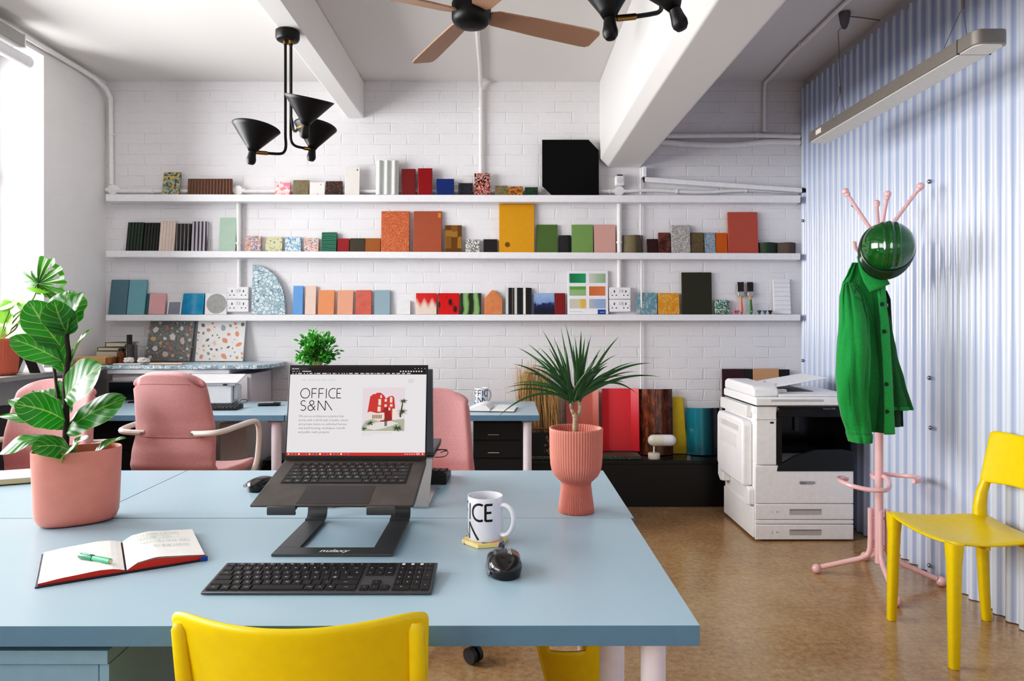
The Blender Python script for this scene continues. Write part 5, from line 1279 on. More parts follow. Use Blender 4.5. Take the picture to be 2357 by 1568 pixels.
# ---- mice
def mouse(label, loc, rz, dark=True, scale=1.):
    t = thing('computer_mouse', label, 'mouse', loc, rz); t.scale = (scale,) * 3
    def fn(u, v):
        a = 2 * PI * u; r = math.sin(min(1, v / .55) * PI / 2) if v < .55 else 1
        L_ = .054; Wd = .034
        c, sn = math.cos(a), math.sin(a)
        waist = 1 - .14 * math.exp(-((sn + .05) / .38) ** 2) + .07 * math.exp(-((sn + .8) / .4) ** 2)
        if v < .55: h = .038 * math.cos(min(1, v / .55) * PI / 2) ** .55; k_ = r
        else:
            q_ = (v - .55) / .45; h = 0; k_ = 1
        x = Wd * c * k_ * waist; y = L_ * sn * k_
        z = .0015 + .012 * (1 - max(0, (v - .55) / .45)) + .024 * math.cos(min(1, v / .56) * PI / 2) ** .7 * (1 - .35 * max(0, (y / L_)) ** 2 - .18 * max(0, -y / L_) ** 2)
        if v > .55: x *= 1 - .10 * (v - .55) / .45; y *= 1 - .06 * (v - .55) / .45
        return (x, y, z)
    MB().grid(fn, 48, 26, wrapu=True).build('shell', m_mouse if dark else m_mgrey, t, smooth=180)
    return t
m_mouse = M('mouse_black', (16, 14, 15), .22, coat=.3); m_mgrey = M('mouse_grip', (52, 50, 52), .5)
m_silver = M('silver_plastic', (186, 186, 188), .28, .6)
t = mouse('black wireless mouse to the right of the wide keyboard', (-.004, 1.392, ZD), R(4), True, 1.12)
shell_o = t.children[0]
from mathutils.bvhtree import BVHTree
bvh_m = BVHTree.FromPolygons([v.co for v in shell_o.data.vertices], [tuple(p.vertices) for p in shell_o.data.polygons])
def on_shell(x, y, up_=.0004):
    hit = bvh_m.ray_cast(Vector((x, y, .2)), Vector((0, 0, -1)))[0]
    return Vector((x, y, (hit.z if hit else .03) + up_))
mb = MB(); text_flat(mb, 'TECKNET', 0, 0, .0085, lambda x, y: on_shell(.006 + y, .018 - x, .0006), thick=.0003); mb.build('lettering', m_legend, t, flip=False, smooth=0)
MB().cyl((-.003, .040, .0265), (.003, .040, .0265), .008, n=20).build('scroll_wheel', m_mgrey, t)
mb = MB(); stroke(mb, seg((0, .046), (0, .006), 14), .0012, lambda x, y: on_shell(x, y, .0003)); mb.build('button_split', M('gap_black', (5, 5, 5), .8), t, flip=False)
def sidegrip(u, v):
    y = -.036 + .07 * u; w_ = .0345 * (1 - .14 * math.exp(-((y / .054 + .05) / .38) ** 2) + .07 * math.exp(-((y / .054 + .8) / .4) ** 2)) * math.sqrt(max(.05, 1 - (y / .054) ** 2))
    return (-(w_ + .0008 - .006 * v * v), y, .004 + .016 * v)
MB().grid(sidegrip, 16, 6).build('side_grip', M('mouse_grip_grey', (84, 82, 84), .5), t, solid=.0012, soff=0, smooth=180)
t = mouse('silver and black mouse half hidden behind the laptop', (PX(606, 2.08), 2.075, ZD), R(-22), True, 1.0)
MB().tube(spline([(-.027, -.045, .016), (-.035, -.02, .02), (-.036, .01, .02), (-.03, .035, .018), (-.01, .05, .014)], 5), .0055, 10).build('silver_trim', m_silver, t)
# ---- mug and coaster
MX, MY = PX(1117, 1.578), 1.578
hexp = [(.054 * math.cos(R(60 * i + 14)), .054 * math.sin(R(60 * i + 14))) for i in range(6)]
o = MB().prism(hexp, 0, .0085, 'z').build('coaster', Mt('coaster_terrazzo', (230, 206, 132), [(40, 120, 176), (230, 206, 132), (220, 200, 140), (240, 180, 150), (60, 80, 120), (232, 210, 140)], 70, .05, keep=.7), bevel=.001, loc=(MX, MY, ZD + .0005), smooth=0)
tag(o, 'hexagonal yellow terrazzo coaster flecked with blue under the mug', 'coaster')
m_mug = M('mug_white', (222, 222, 230), .15, coat=.4); m_ink = M('mug_ink', (16, 14, 18), .3)
def mug(label, loc, rz, r=.0405, h=.096, lh=.034, rot0=0., lw=.0042):
    t = thing('mug', label, 'mug', loc, rz, 'white lettered mugs')
    MB().lathe([(r * .93, 0), (r * .98, .003), (r, .01), (r, h - .004), (r * .985, h), (r * .94, h), (r * .92, h - .006), (r * .92, .008), (.001, .006)], 56, capb=True).build('cup', m_mug, t, smooth=40)
    p = [(r * .97, 0, h * .80), (r * 1.25, 0, h * .835), (r * 1.60, 0, h * .76), (r * 1.78, 0, h * .58), (r * 1.74, 0, h * .38), (r * 1.5, 0, h * .2), (r * 1.2, 0, h * .13), (r * .97, 0, h * .155)]
    MB().tube(spline(p, 6), .0058, 12, flat=(1.15, .9)).build('handle', m_mug, t)
    def wrap(x, y):
        a = -rot0 + x / r; return Vector((r * 1.006 * math.cos(a), r * 1.006 * math.sin(a), y))
    mb = MB(); logo(mb, 0, h * .06, lh, lw, wrap, gap=.16); mb.build('lettering', m_ink, t, flip=False, smooth=0)
    return t
mg = mug('white mug with black lettering standing on the yellow coaster', (MX, MY, ZD + .0095), R(-28), rot0=R(255), lh=.0365, lw=.0052)
# ---- notebook with pen
a = R(31); t = thing('open_notebook', 'open notebook with red edged pages and green sketches', 'notebook', (-.808, 1.468, ZD), a)
m_paper = M('paper', (232, 229, 226), .7); m_red = M('page_edge_red', (196, 52, 30), .6); m_navy = M('cover_navy', (24, 34, 56), .5)
MB().box(-.150, .150, -.108, .108, .0006, .0032).build('cover', m_navy, t, bevel=.001)
def page(sd):
    hgt = [(.0, .007), (.12, .0125), (.3, .0145), (.7, .0115), (1., .0075)] if sd < 0 else [(0, .006), (.12, .0165), (.35, .0205), (.7, .0155), (1., .0115)]
    def zz(q_): return lerp_rows([(a_, b_) for a_, b_ in hgt], q_)[0]
    N = 14; top = [(sd * (.002 + .143 * i / N), zz(i / N)) for i in range(N + 1)]
    poly = top + [(sd * .145, .0034), (sd * .002, .0034)]
    mb = MB().prism(poly, -.104, .104, 'y'); o = mb.build('pages', [m_paper, m_red], t, smooth=0)
    for p in o.data.polygons:
        if p.normal.z < .55: p.material_index = 1
    return zz
zl = page(-1); zr = page(1)
MB().grid(lambda u, v: (.003 + .142 * u, -.104 + .208 * v, zr(u) + .0008 + .0018 * math.sin(PI * u) * (1 - v)), 16, 6).build('loose_page', m_paper, t, smooth=180)
mb = MB()
def pg(x, y): 
    q_ = min(1, max(0, (x - .002) / .143)); return Vector((x, y, zr(q_) + .0032))
rnd = random.Random(5)
def sk(x0, y0, w_, h_, n):
    stroke(mb, seg((x0, y0), (x0 + w_, y0)), .0006, pg); stroke(mb, seg((x0, y0 + h_), (x0 + w_, y0 + h_)), .0006, pg)
    for i in range(n + 1):
        x_ = x0 + w_ * i / n; stroke(mb, seg((x_, y0), (x_ + rnd.uniform(-.001, .001), y0 + h_), 2), .0006, pg)
    for i in range(n):
        x_ = x0 + w_ * (i + .2) / n; 
        if rnd.random() < .6: stroke(mb, [(x_, y0 + h_ * .2), (x_ + w_ * .5 / n, y0 + h_ * .2), (x_ + w_ * .5 / n, y0 + h_ * .8), (x_, y0 + h_ * .8)], .0007, pg)
sk(.030, .066, .040, .016, 7); sk(.076, .066, .036, .018, 6); sk(.032, .036, .030, .018, 7); sk(.064, .038, .046, .014, 3)
for i in range(4): sk(.034 + .025 * i, .006, .018, .016, 3)
sk(.056, -.030, .03, .016, 6); sk(.088, -.030, .034, .016, 5)
mb.build('sketches', M('ink_green', (120, 166, 146), .6), t, flip=False, smooth=0)
MB().box(.136, .150, -.1095, -.1075, .0008, .010).build('ribbon', M('ribbon_blue', (30, 80, 150), .6), t)
PQ = P(218, 1283, 1.41); 
t = thing('pen', 'green pen lying on the left page of the open notebook', 'pen', (PQ.x, PQ.y, ZD + .0195), R(-22))
m_pgreen = M('pen_green', (60, 170, 120), .25, coat=.4); m_pgd = M('pen_green_dark', (24, 120, 84), .3)


MB().lathe([(.0036, 0), (.0050, .001), (.0052, .003), (.0052, .05)], 18, (.046, 0, 0), (-1, 0, 0), capt=True).build('barrel', m_pgreen, t)
MB().lathe([(.0062, .0505), (.0064, .052), (.0064, .086), (.005, .0895), (.002, .0905)], 18, (.046, 0, 0), (-1, 0, 0), capt=True).build('cap', m_pgd, t)
MB().tube([(-.040, 0, .006), (-.038, -.004, .008), (-.02, -.004, .0085), (-.008, -.003, .0075)], .0013, 6).build('clip', M('pen_green_pale', (120, 200, 164), .25), t)
MB().cyl((.046, 0, 0), (.0468, 0, 0), .0036, n=12).build('end_plug', M('plug_peach', (226, 180, 150), .5), t)
# ---- left notebook on the far desk
t = thing('notebook', 'pale notebook lying at the left edge of the far desk', 'notebook', (PX(0, 2.15) - .02, 2.17, ZD), R(24))
MB().box(-.12, .105, -.075, .075, .0008, .003).build('back_cover', m_blk, t, smooth=0)
MB().box(-.119, .103, -.074, .074, .0032, .018).build('pages', M('paper_cream', (206, 190, 150), .7), t, smooth=0)
MB().box(-.12, .104, -.075, .075, .0182, .020).build('front_cover', M('cover_white', (224, 221, 220), .5), t, bevel=.0005, smooth=0)
# ---- second laptop seen from behind, on a silver stand
t = thing('grey_laptop', 'grey laptop lid seen from behind, mostly hidden by the open laptop', 'laptop', (-.385, 1.985, ZD)); 
lm = Matrix.Translation((0, 0, .128)) @ Matrix.Rotation(R(4), 4, 'X')
MB().box(-.175, .178, -.006, 0, .0, .238, T=lm).build('lid', M('laptop_grey', (112, 114, 118), .35, .6), t, bevel=.002)
MB().box(-.175, .178, .004, .24, .114, .126).build('base', m_gun, t, bevel=.003)
mb = MB(); mb.tube(spline([(.178, .06, .12), (.20, .06, .122), (.215, .05, .116), (.205, .03, .108), (.178, .03, .106)], 5), .0012, 6).tube(spline([(.178, .08, .12), (.21, .08, .118), (.19, .08, .110)], 5), .0012, 6)
mb.build('cable', m_blk, t)
t = thing('laptop_stand', 'silver laptop stand under the grey laptop', 'laptop stand', (-.385, 1.86, ZD))
for sx in (-.10, .155):
    MB().prism([(0.0, .0006), (.23, .0006), (.23, .005), (.01, .005), (.115, .108), (.36, .108), (.36, .112), (.105, .112), (0, .006)], sx - .022, sx + .022, 'x').build('arm', m_silver, t, smooth=0)
MB().box(-.077, .132, .18, .225, .0006, .005).build('cross_bar', m_silver, t, smooth=0)
# black keyboard on the far desk, raised edge towards us
t = thing('keyboard', 'black keyboard on the far desk behind the open laptop', 'keyboard', (PX(1032, 2.20) + .0, 2.125, ZD), R(-2))
MB().prism([(0, .001), (0, .032), (.005, .035), (.13, .018), (.13, .001)], -.36, 0, 'x').build('case', m_blk, t, bevel=.0015)
kb = MB(); kb_rows(kb, -.352, -.006, .006, .124, [([1] * 18, [''] * 18, 1)] * 6, .0, .008, inset=.002)
for p in kb.v: p.z += .0345 - .0176 * p.y / .13
kb.build('keys', m_key, t, smooth=0)

# ================================================================== PLANTS
def leaf_mat(name, top, vein, back, rough=.3, gloss=.35):
    k = NT(name); k.rough(rough); k.b.inputs['Coat Weight'].default_value = gloss; k.b.inputs['Coat Roughness'].default_value = .25
    uvn = k.n('ShaderNodeUVMap'); sp = k.n('ShaderNodeSeparateXYZ'); k.l(uvn.outputs[0], sp.inputs[0])
    s_ = k.math('ABSOLUTE', k.math('SUBTRACT', sp.outputs['X'], .5))
    mid = k.math('LESS_THAN', s_, .022)
    w_ = k.math('SINE', k.math('MULTIPLY', k.math('SUBTRACT', sp.outputs['Y'], k.math('MULTIPLY', s_, .55)), 40.))
    side_ = k.math('GREATER_THAN', w_, .968); edge = k.math('GREATER_THAN', s_, .485)
    fac = k.math('MAXIMUM', k.math('MAXIMUM', mid, side_), edge)
    n1, _ = k.noise(k.obj(), 14, 3); tcol = k.mix(n1, L(top), L(tuple(min(255, x * 1.5 + 6) for x in top)))
    c = k.mix(k.math('MULTIPLY', fac, .75), tcol, L(vein))
    g = k.n('ShaderNodeNewGeometry'); c = k.mix(g.outputs['Backfacing'], c, k.mix(fac, L(back), L(vein)))
    k.base(c); k.bump(w_, .12, .004)
    k.b.inputs['Transmission Weight'].default_value = 0.
    tl = k.n('ShaderNodeBsdfTranslucent'); k.l(c, tl.inputs['Color']); mx = k.n('ShaderNodeMixShader'); mx.inputs[0].default_value = .28
    k.l(k.b.outputs[0], mx.inputs[1]); k.l(tl.outputs[0], mx.inputs[2]); k.l(mx.outputs[0], k.t.nodes['Material Output'].inputs['Surface'])
    return k.m
def leaf(mb, base, tip, w, nrm, bend=.0, cup=.0, wave=.0, fiddle=True, n=14, m=8, wide=.6):
    """leaf blade from base to tip, w = full width, nrm = direction the upper face looks"""
    base, tip, nrm = Vector(base), Vector(tip), Vector(nrm)
    d = tip - base; ln = d.length; d.normalize(); x = d.cross(nrm).normalized(); nn = x.cross(d).normalized()
    ph = random.uniform(0, 6)
    def fn(u, v):
        q_ = 2 * u - 1
        if fiddle: pr = (math.sin(PI * min(1, v ** .75)) ** .62) * (.62 + .52 * v) * (1 - .12 * math.exp(-((v - .4) / .14) ** 2))
        else: pr = math.sin(PI * v ** wide) ** .8
        if v > .995 or v < .005: pr = max(pr, .03) if v < .5 else .01
        return base + d * (ln * v) + x * (q_ * w / 2 * pr) + nn * (bend * math.sin(PI * v) + cup * q_ * q_ * pr + wave * math.sin(v * 11 + ph + q_ * 2) * abs(q_) - .0)
    mb.grid(fn, m, n, uv=True)
random.seed(4)
m_fig = leaf_mat('fig_leaf', (22, 88, 20), (150, 172, 96), (112, 150, 70))
m_rose_pot = M('pot_pink', (216, 138, 124), .45)
PB = Vector((PX(178, 1.735), 1.735, ZD))
t = thing('leafy_plant', 'fiddle leaf fig in an oval pink pot at the left of the desks', 'plant', PB)
rz = R(32)
def oval(a, k_): 
    c, s_ = math.cos(a), math.sin(a); x, y = .098 * k_ * math.copysign(abs(c) ** .8, c), .064 * k_ * math.copysign(abs(s_) ** .8, s_)
    return (x * math.cos(rz) - y * math.sin(rz), x * math.sin(rz) + y * math.cos(rz))
prof = [(.70, .001), (.80, .003), (.88, .010), (.935, .024), (.955, .05), (.98, .12), (1.0, .180), (.995, .183), (.965, .183), (.955, .178), (.93, .10), (.01, .10)]
vs = MB(); NA = 64
pp = []
for k_, h_ in prof:
    for i in range(NA):
        x, y = oval(2 * PI * i / NA, k_); pp.append((x, y, h_))
fs = [(j * NA + i, j * NA + (i + 1) % NA, (j + 1) * NA + (i + 1) % NA, (j + 1) * NA + i) for j in range(len(prof) - 1) for i in range(NA)] + [tuple(range(NA - 1, -1, -1))]
vs.add(pp, fs); vs.build('pot', m_rose_pot, t, smooth=60)
so = MB(); sv = []
for i in range(NA): sv.append((*oval(2 * PI * i / NA, .93), .140))
so.add(sv, [tuple(range(NA))]); so.build('soil', M('soil', (48, 36, 28), .95, bump=.8, bscale=120), t)
def pl_(u, v, dy=0.): return P(u, v, 1.735 + dy) - PB
stem = spline([pl_(148, 1062), pl_(152, 1000), pl_(152, 930), pl_(150, 880), pl_(158, 820), pl_(154, 780), pl_(160, 730)], 6)
MB().tube(stem, [.0085 - .004 * i / len(stem) for i in range(len(stem))], 10).build('stem', M('stem_dark', (44, 32, 26), .8, bump=.5, bscale=150), t)
MB().cyl(pl_(104, 735, .03), pl_(118, 800, .03), .004, n=8).cyl(pl_(118, 800, .03), pl_(140, 960, .02), .004, n=8).build('support_stick', M('stick_black', (30, 26, 24), .6), t)
fl = MB()
# (base u,v,dy)  (tip u,v,dy)  width  normal (x,y,z) bend cup
for b_, e_, w_, nr, bd, cu in (
    ((146, 834, .0), (22, 778, -.05), .066, (.1, -.75, .55), .012, -.006),
    ((150, 918, -.01), (236, 842, -.09), .092, (-.1, -.95, .30), .012, .006),
    ((150, 968, -.01), (34, 930, -.10), .090, (.15, -.8, .55), .016, -.006),
    ((146, 988, .0), (0, 958, .02), .050, (.1, -.35, .9), .014, .0),
    ((150, 994, .0), (291, 916, -.03), .078, (.0, -.82, .5), .014, -.006),
    ((170, 1046, -.02), (72, 1030, -.10), .075, (.1, -.7, .7), .018, -.004),
    ((126, 1010, -.01), (-4, 1046, -.06), .060, (-.1, -.5, .85), .018, -.004),
    ((160, 1048, .02), (206, 1006, .03), .050, (-.4, -.4, .8), .008, .008),
    ((206, 1058, .01), (290, 1008, .05), .044, (-.5, -.4, .75), .008, .010),
    ((142, 800, .0), (66, 692, -.03), .085, (.35, -.85, -.10), .010, .006),
    ((156, 772, .0), (124, 690, -.05), .075, (.2, -.8, .3), .010, .008),
    ((150, 770, -.01), (196, 674, -.02), .060, (-.55, -.75, .05), .010, .014),
    ((152, 750, .02), (160, 668, .03), .105, (-.1, -.9, .1), .010, -.010),
    ((162, 840, .0), (212, 756, .03), .040, (-.7, -.55, .3), .006, .008),
    ((150, 858, .02), (114, 746, .03), .060, (.5, -.8, .0), .008, .008),
    ((150, 930, .01), (78, 900, .05), .05, (.2, -.4, .8), .008, .0),
    ((158, 1062, -.03), (176, 1020, -.10), .06, (.0, -.6, .7), .01, -.004),
    ((140, 960, .02), (20, 920, .06), .045, (.1, -.6, .7), .008, .0),
    ((138, 876, .02), (162, 952, .05), .05, (-.3, -.8, .2), .008, .0)):
    leaf(fl, pl_(*b_), pl_(*e_), w_ * 1.28, nr, bd, cu, .0025, n=18, m=10)
fl.build('foliage', m_fig, t, smooth=180, flip=False)
# ---- monstera on the window ledge
m_ledge = M('ledge_grey', (150, 148, 146), .5)
o = struct(MB().box(XL, -2.575, .6, 4.44, .927, .952).build('trim_1', m_ledge, bevel=.002, smooth=0))
MP = Vector((PX(2, 3.72), 3.72, .953))
t = thing('monstera_plant', 'monstera plant in a ribbed terracotta pot on the window ledge', 'plant', MP)
MB().lathe([(.062, 0), (.070, .004), (.074, .02), (.086, .18), (.090, .195), (.086, .195), (.08, .18), (.001, .17)], 96, ribs=32, rib=.0022).build('pot', M('pot_terracotta', (196, 108, 84), .6), t, smooth=180)
m_mon = leaf_mat('monstera_leaf', (16, 78, 14), (40, 110, 36), (70, 130, 40))
m_mon2 = leaf_mat('monstera_young_leaf', (96, 150, 48), (150, 180, 90), (140, 190, 80))
def mp_(u, v, dy=0.): return P(u, v, 3.72 + dy) - MP
st_ = MB()
for pts in ([(4, 775), (40, 730), (75, 690), (88, 655)], [(6, 776), (40, 745), (62, 715), (72, 710)], [(2, 776), (10, 745), (22, 715)], [(8, 778), (35, 758), (44, 742), (60, 748)], [(0, 775), (30, 730), (50, 715)]):
    st_.tube(spline([mp_(u, v, -.0) for u, v in pts], 5), .0042, 8)
st_.build('stems', M('stem_green', (120, 140, 70), .5), t)
# split leaf: outline with deep cuts
fl = MB()
C0 = mp_(90, 652, -.02); X1 = Vector((1, -.25, .0)).normalized(); Z1 = Vector((.1, -.5, 1)).normalized()
slits = ((-40, 10, .40), (-12, 13, .50), (16, 13, .46), (48, 14, .44), (104, 20, .22), (128, 10, .5), (160, 16, .40), (200, 10, .50))
NA_, NR_ = 150, 12; vs_, fs_ = [], []; A0, A1 = -96, 250
for j in range(NR_ + 1):
    for i in range(NA_ + 1):
        a_ = A0 + (A1 - A0) * i / NA_; rr = j / NR_
        R_ = .172 * (.86 + .18 * math.cos(R(a_ - 40)) ) * (1 - .10 * abs(math.sin(R(a_ * 6.4))))
        x_, z_ = R_ * rr * math.cos(R(a_)) * .98, R_ * rr * math.sin(R(a_))
        vs_.append(C0 + X1 * x_ + Z1 * (z_ * .86) + X1.cross(Z1) * (-.035 * rr * rr * (1 - .6 * math.sin(R(a_ - 75)) ** 2) + .006 * math.sin(a_ * .3)))
for j in range(NR_):
    for i in range(NA_):
        am = A0 + (A1 - A0) * (i + .5) / NA_; rm = (j + .5) / NR_
        if any(abs(am - c_) < w_ * .8 * (rm - r_) / (1 - r_) + .5 and rm > r_ and not (q_ in (1, 2, 3, 6) and rm > .86) for q_, (c_, w_, r_) in enumerate(slits)): continue
        b0 = j * (NA_ + 1) + i; fs_.append((b0, b0 + 1, b0 + NA_ + 2, b0 + NA_ + 1))
o0 = fl.add(vs_, fs_)
for n_, p_ in enumerate(vs_): fl.uv[o0 + n_] = (.3, (n_ % (NA_ + 1)) / NA_ * 2.2)
fl.build('split_leaf', m_mon, t, smooth=180, flip=False)
fl = MB()
for b_, e_, w_, nr in (((52, 716), (40, 664), .055, (-.4, -.9, .1)), ((44, 694), (-10, 712), .075, (.1, -.5, .8)), ((118, 672), (60, 662), .06, (0, -.4, .9)), ((6, 745), (0, 700), .06, (.4, -.8, .2)), ((40, 742), (78, 754), .03, (0, -.3, 1)),
                       ((22, 715), (8, 690), .05, (.3, -.9, .0)), ((100, 735), (62, 706), .06, (.2, -.6, .6)), ((8, 778), (-6, 752), .07, (.2, -.9, .2)), ((12, 770), (30, 722), .06, (-.5, -.8, .1))):
    leaf(fl, mp_(*b_), mp_(*e_), w_ * 1.5, nr, .008, -.004, .0, fiddle=False, wide=.7)
fl.build('young_leaves', m_mon2, t, smooth=180, flip=False)
# ---- dracaena in the ribbed goblet pot
DX, DY = PX(1326, 1.83), 1.83
t = thing('spiky_plant', 'spiky green dracaena in a ribbed coral goblet pot on the far desk', 'plant', (DX, DY, ZD))
m_coral = M('pot_coral', (208, 132, 117), .5)
prof = [(.0445, .0), (.0455, .002), (.044, .02), (.040, .05), (.0375, .072), (.0385, .079), (.046, .086), (.056, .096), (.063, .110), (.066, .126), (.0675, .15), (.0685, .212), (.069, .219), (.0675, .2205), (.0655, .2195), (.0645, .21), (.060, .19), (.001, .188)]
MB().lathe(prof, 240, ribs=60, rib=.0019).build('pot', m_coral, t, smooth=180)
def dq(u, v, dy=0.): return P(u, v, DY + dy) - Vector((DX, DY, ZD))
m_trunk = Mn('dracaena_bark', [(.35, (120, 104, 84)), (.6, (168, 152, 130)), (.75, (92, 76, 58))], 40, .8, bump=.6, stretch=(1, 1, 3))
m_head = [dq(1317, 928), dq(1333, 922, .005)]
tk = MB().tube([dq(1325, 1012), dq(1324, 985), dq(1324, 955)], [.0075, .0068, .0065], 12)
tk.tube(spline([dq(1324, 960), dq(1318, 948), dq(1315, 935), m_head[0]], 5), .005, 10)
tk.tube(spline([dq(1325, 960), dq(1333, 952), dq(1335, 938), m_head[1]], 5), .005, 10)
tk.sphere(dq(1324, 957), .0085, 12)
tk.build('trunk', m_trunk, t)
k = NT('dracaena_leaf'); k.rough(.35); uvn = k.n('ShaderNodeUVMap'); sp = k.n('ShaderNodeSeparateXYZ'); k.l(uvn.outputs[0], sp.inputs[0])
s_ = k.math('ABSOLUTE', k.math('SUBTRACT', sp.outputs['X'], .5))
k.base(k.ramp(s_, [(0, L((44, 92, 40))), (.3, L((24, 66, 28))), (.5, L((70, 110, 60)))])); m_drac = k.m
fl = MB(); rnd = random.Random(11)
def blade(base, tip, w_, sag):
    base, tip = Vector(base), Vector(tip); d = tip - base; ln = d.length
    mid = base + d * .5 + Vector((0, 0, sag)); 
    sd = d.cross(Vector((rnd.uniform(-.3, .3), -1, .35))).normalized()
    def fn(u, v):
        p = base * (1 - v) ** 2 + mid * 2 * v * (1 - v) + tip * v * v
        pr = min(1, .55 + v * 3) * (1 - v ** 2.2) + .02
        q_ = 2 * u - 1
        return p + sd * (q_ * w_ / 2 * pr) + Vector((0, -.0025 * (1 - abs(q_)), 0))
    fl.grid(fn, 2, 16, uv=True)
tips0 = [(1215, 792), (1190, 800), (1232, 822), (1180, 838), (1248, 760), (1262, 800), (1205, 858), (1165, 905), (1140, 966), (1290, 752), (1275, 778), (1222, 846), (1260, 862), (1240, 890), (1285, 830), (1300, 840)]
tips1 = [(1300, 742), (1338, 760), (1360, 772), (1322, 770), (1385, 800), (1425, 775), (1400, 835), (1462, 834), (1500, 836), (1466, 856), (1520, 868), (1470, 910), (1440, 880), (1410, 870), (1352, 800), (1375, 860), (1345, 850), (1312, 800), (1390, 905), (1330, 820), (1430, 850)]
for hd_, ts_, n_ in ((0, tips0, 11), (1, tips1, 13)):
    for i in range(n_):
        a_ = R(rnd.uniform(18, 172) if hd_ else rnd.uniform(30, 178)); r_ = rnd.uniform(70, 150)
        ts_.append((1326 + r_ * math.cos(a_) * 1.05 + (10 if hd_ else -10), 905 - r_ * math.sin(a_) * .95))
for hd, tips in ((m_head[0], tips0), (m_head[1], tips1)):
    for i, (u, v) in enumerate(tips):
        dy = rnd.uniform(-.07, .09)
        e = dq(u, v, dy); horiz = abs(e.x - hd.x)
        rise = e.z - hd.z
        blade(hd + Vector((rnd.uniform(-.006, .006), rnd.uniform(-.006, .006), rnd.uniform(-.004, .014))), e, rnd.uniform(.0065, .0105), .02 + .14 * horiz + (.03 if rise < .02 else 0))
fl.build('foliage', m_drac, t, smooth=180, flip=False)
# ================================================================== THINGS ALONG THE BACK
# small potted tree on the back desk
SX, SY = PX(729, 4.15), 4.15
t = thing('small_potted_tree', 'small bushy green tree in brown paper on the back desk', 'plant', (SX, SY, ZD))
MB().lathe([(.040, 0), (.044, .01), (.048, .12), (.043, .19), (.030, .215), (.028, .225), (.036, .262), (.030, .262), (.001, .25)], 22).build('paper_pot', Mn('kraft_paper', [(.3, (168, 128, 94)), (.7, (204, 166, 130))], 60, .8, bump=.8), t, smooth=60)
random.seed(21); fl = MB(); br = MB()
cc = P(730, 800, SY) - Vector((SX, SY, ZD))
for i in range(44):
    a = random.uniform(0, 2 * PI); el = random.uniform(-.1, 1.5); r = random.uniform(.06, .125)
    e = Vector((math.cos(a) * math.cos(el) * r, math.sin(a) * math.cos(el) * r * .9, math.sin(el) * r * 1.2)) + Vector((0, 0, .30))
    br.tube([(0, 0, .25), Vector((e.x * .4, e.y * .4, .25 + (e.z - .25) * .55)), e], .0016, 5)
    for j in range(20):
        k_ = random.uniform(.35, 1.05); b_ = Vector((0, 0, .25)).lerp(e, k_) + Vector((random.gauss(0, .014), random.gauss(0, .014), random.gauss(0, .012)))
        d = (b_ - Vector((0, 0, .27))).normalized() + Vector((random.gauss(0, .5), random.gauss(0, .5), random.gauss(-.2, .5)))
        leaf(fl, b_, b_ + d.normalized() * random.uniform(.024, .040), random.uniform(.012, .018), (random.gauss(0, .6), -.6, .7), .003, -.001, 0, fiddle=False, n=5, m=2, wide=.8)
br.build('stems', M('stem_brown', (110, 92, 60), .7), t)
fl.build('foliage', leaf_mat('ficus_leaf', (44, 116, 32), (90, 150, 60), (96, 150, 60)), t, smooth=180, flip=False)
# phone
t = thing('phone', 'black and silver phone on the left back desk', 'phone', (PX(620, 4.12), 4.12, ZD), R(6))
MB().box(-.062, .062, -.03, .03, .001, .018).build('body', m_blk, t, bevel=.006)
MB().box(-.058, .03, -.026, .026, .0182, .0225).build('silver_face', m_silver, t, bevel=.002)
# keyboard and wires
t = thing('keyboard', 'small dark keyboard on the left back desk beside the swivel chair', 'keyboard', (PX(548, 3.93), 3.90, ZD), R(3))
MB().prism([(0, .001), (0, .01), (.13, .022), (.13, .001)], -.30, 0, 'x').build('case', m_blk, t, bevel=.001)
kb = MB(); kb_rows(kb, -.297, -.003, .004, .126, [([1] * 14, [''] * 14, 1)] * 5, 0, .006, gapx=.004, gapy=.005, inset=.002)
for p in kb.v: p.z += .0105 + .0115 * p.y / .13
kb.build('keys', M('key_grey', (40, 38, 40), .5), t, smooth=0)
t = MB().tube(spline([(PX(545, 4.1), 4.1, ZD + .003), (PX(552, 4.12), 4.1, ZD + .02), (PX(558, 4.12), 4.11, ZD + .038), (PX(565, 4.12), 4.15, ZD + .030), (PX(560, 4.14), 4.18, ZD + .012), (PX(540, 4.14), 4.22, ZD + .003)], 6), .002, 6).build('thin_cable', m_blk)
tag(t, 'thin black looped cable behind the small dark keyboard', 'cable')
# white printer
t = thing('desktop_printer', 'white desktop printer with its tray raised on the left back desk', 'printer', (PX(520, 4.32), 4.20, ZD))
MB().box(-.20, .075, .02, .145, .001, .115).build('body', M('printer_white', (214, 213, 215), .4), t, bevel=.006)
MB().prism([(-.0, .125), (.14, .165), (.14, .173), (0, .132)], -.22, .12, 'x').build('tray_lid', M('printer_lid', (222, 221, 223), .35), t, bevel=.003)
MB().prism([(.01, .112), (.01, .125), (.03, .135), (.03, .112)], -.20, .10, 'x').build('tray_hinge', M('printer_grey', (186, 184, 186), .4), t)
MB().box(.076, .10, .04, .12, .02, .11).build('side_cover', M('printer_white2', (204, 203, 206), .4), t, bevel=.008)
MB().box(.03, .05, -.001, .012, .112, .120).build('latch', m_blk, t)
# black screen
t = thing('computer_monitor', 'black computer screen behind the seen-from-behind pink chair', 'monitor', (PX(330, 4.28), 4.28, ZD))
MB().box(-.215, .20, 0, .03, .015, .130).build('screen_case', m_blk, t, bevel=.003)
MB().box(-.205, .19, -.0012, .0005, .024, .121).build('screen', M('screen_dark', (10, 16, 22), .12), t, smooth=0)
MB().box(-.08, .08, -.03, .06, .001, .008).box(-.03, .03, .01, .028, .008, .03).build('foot', m_blk, t)
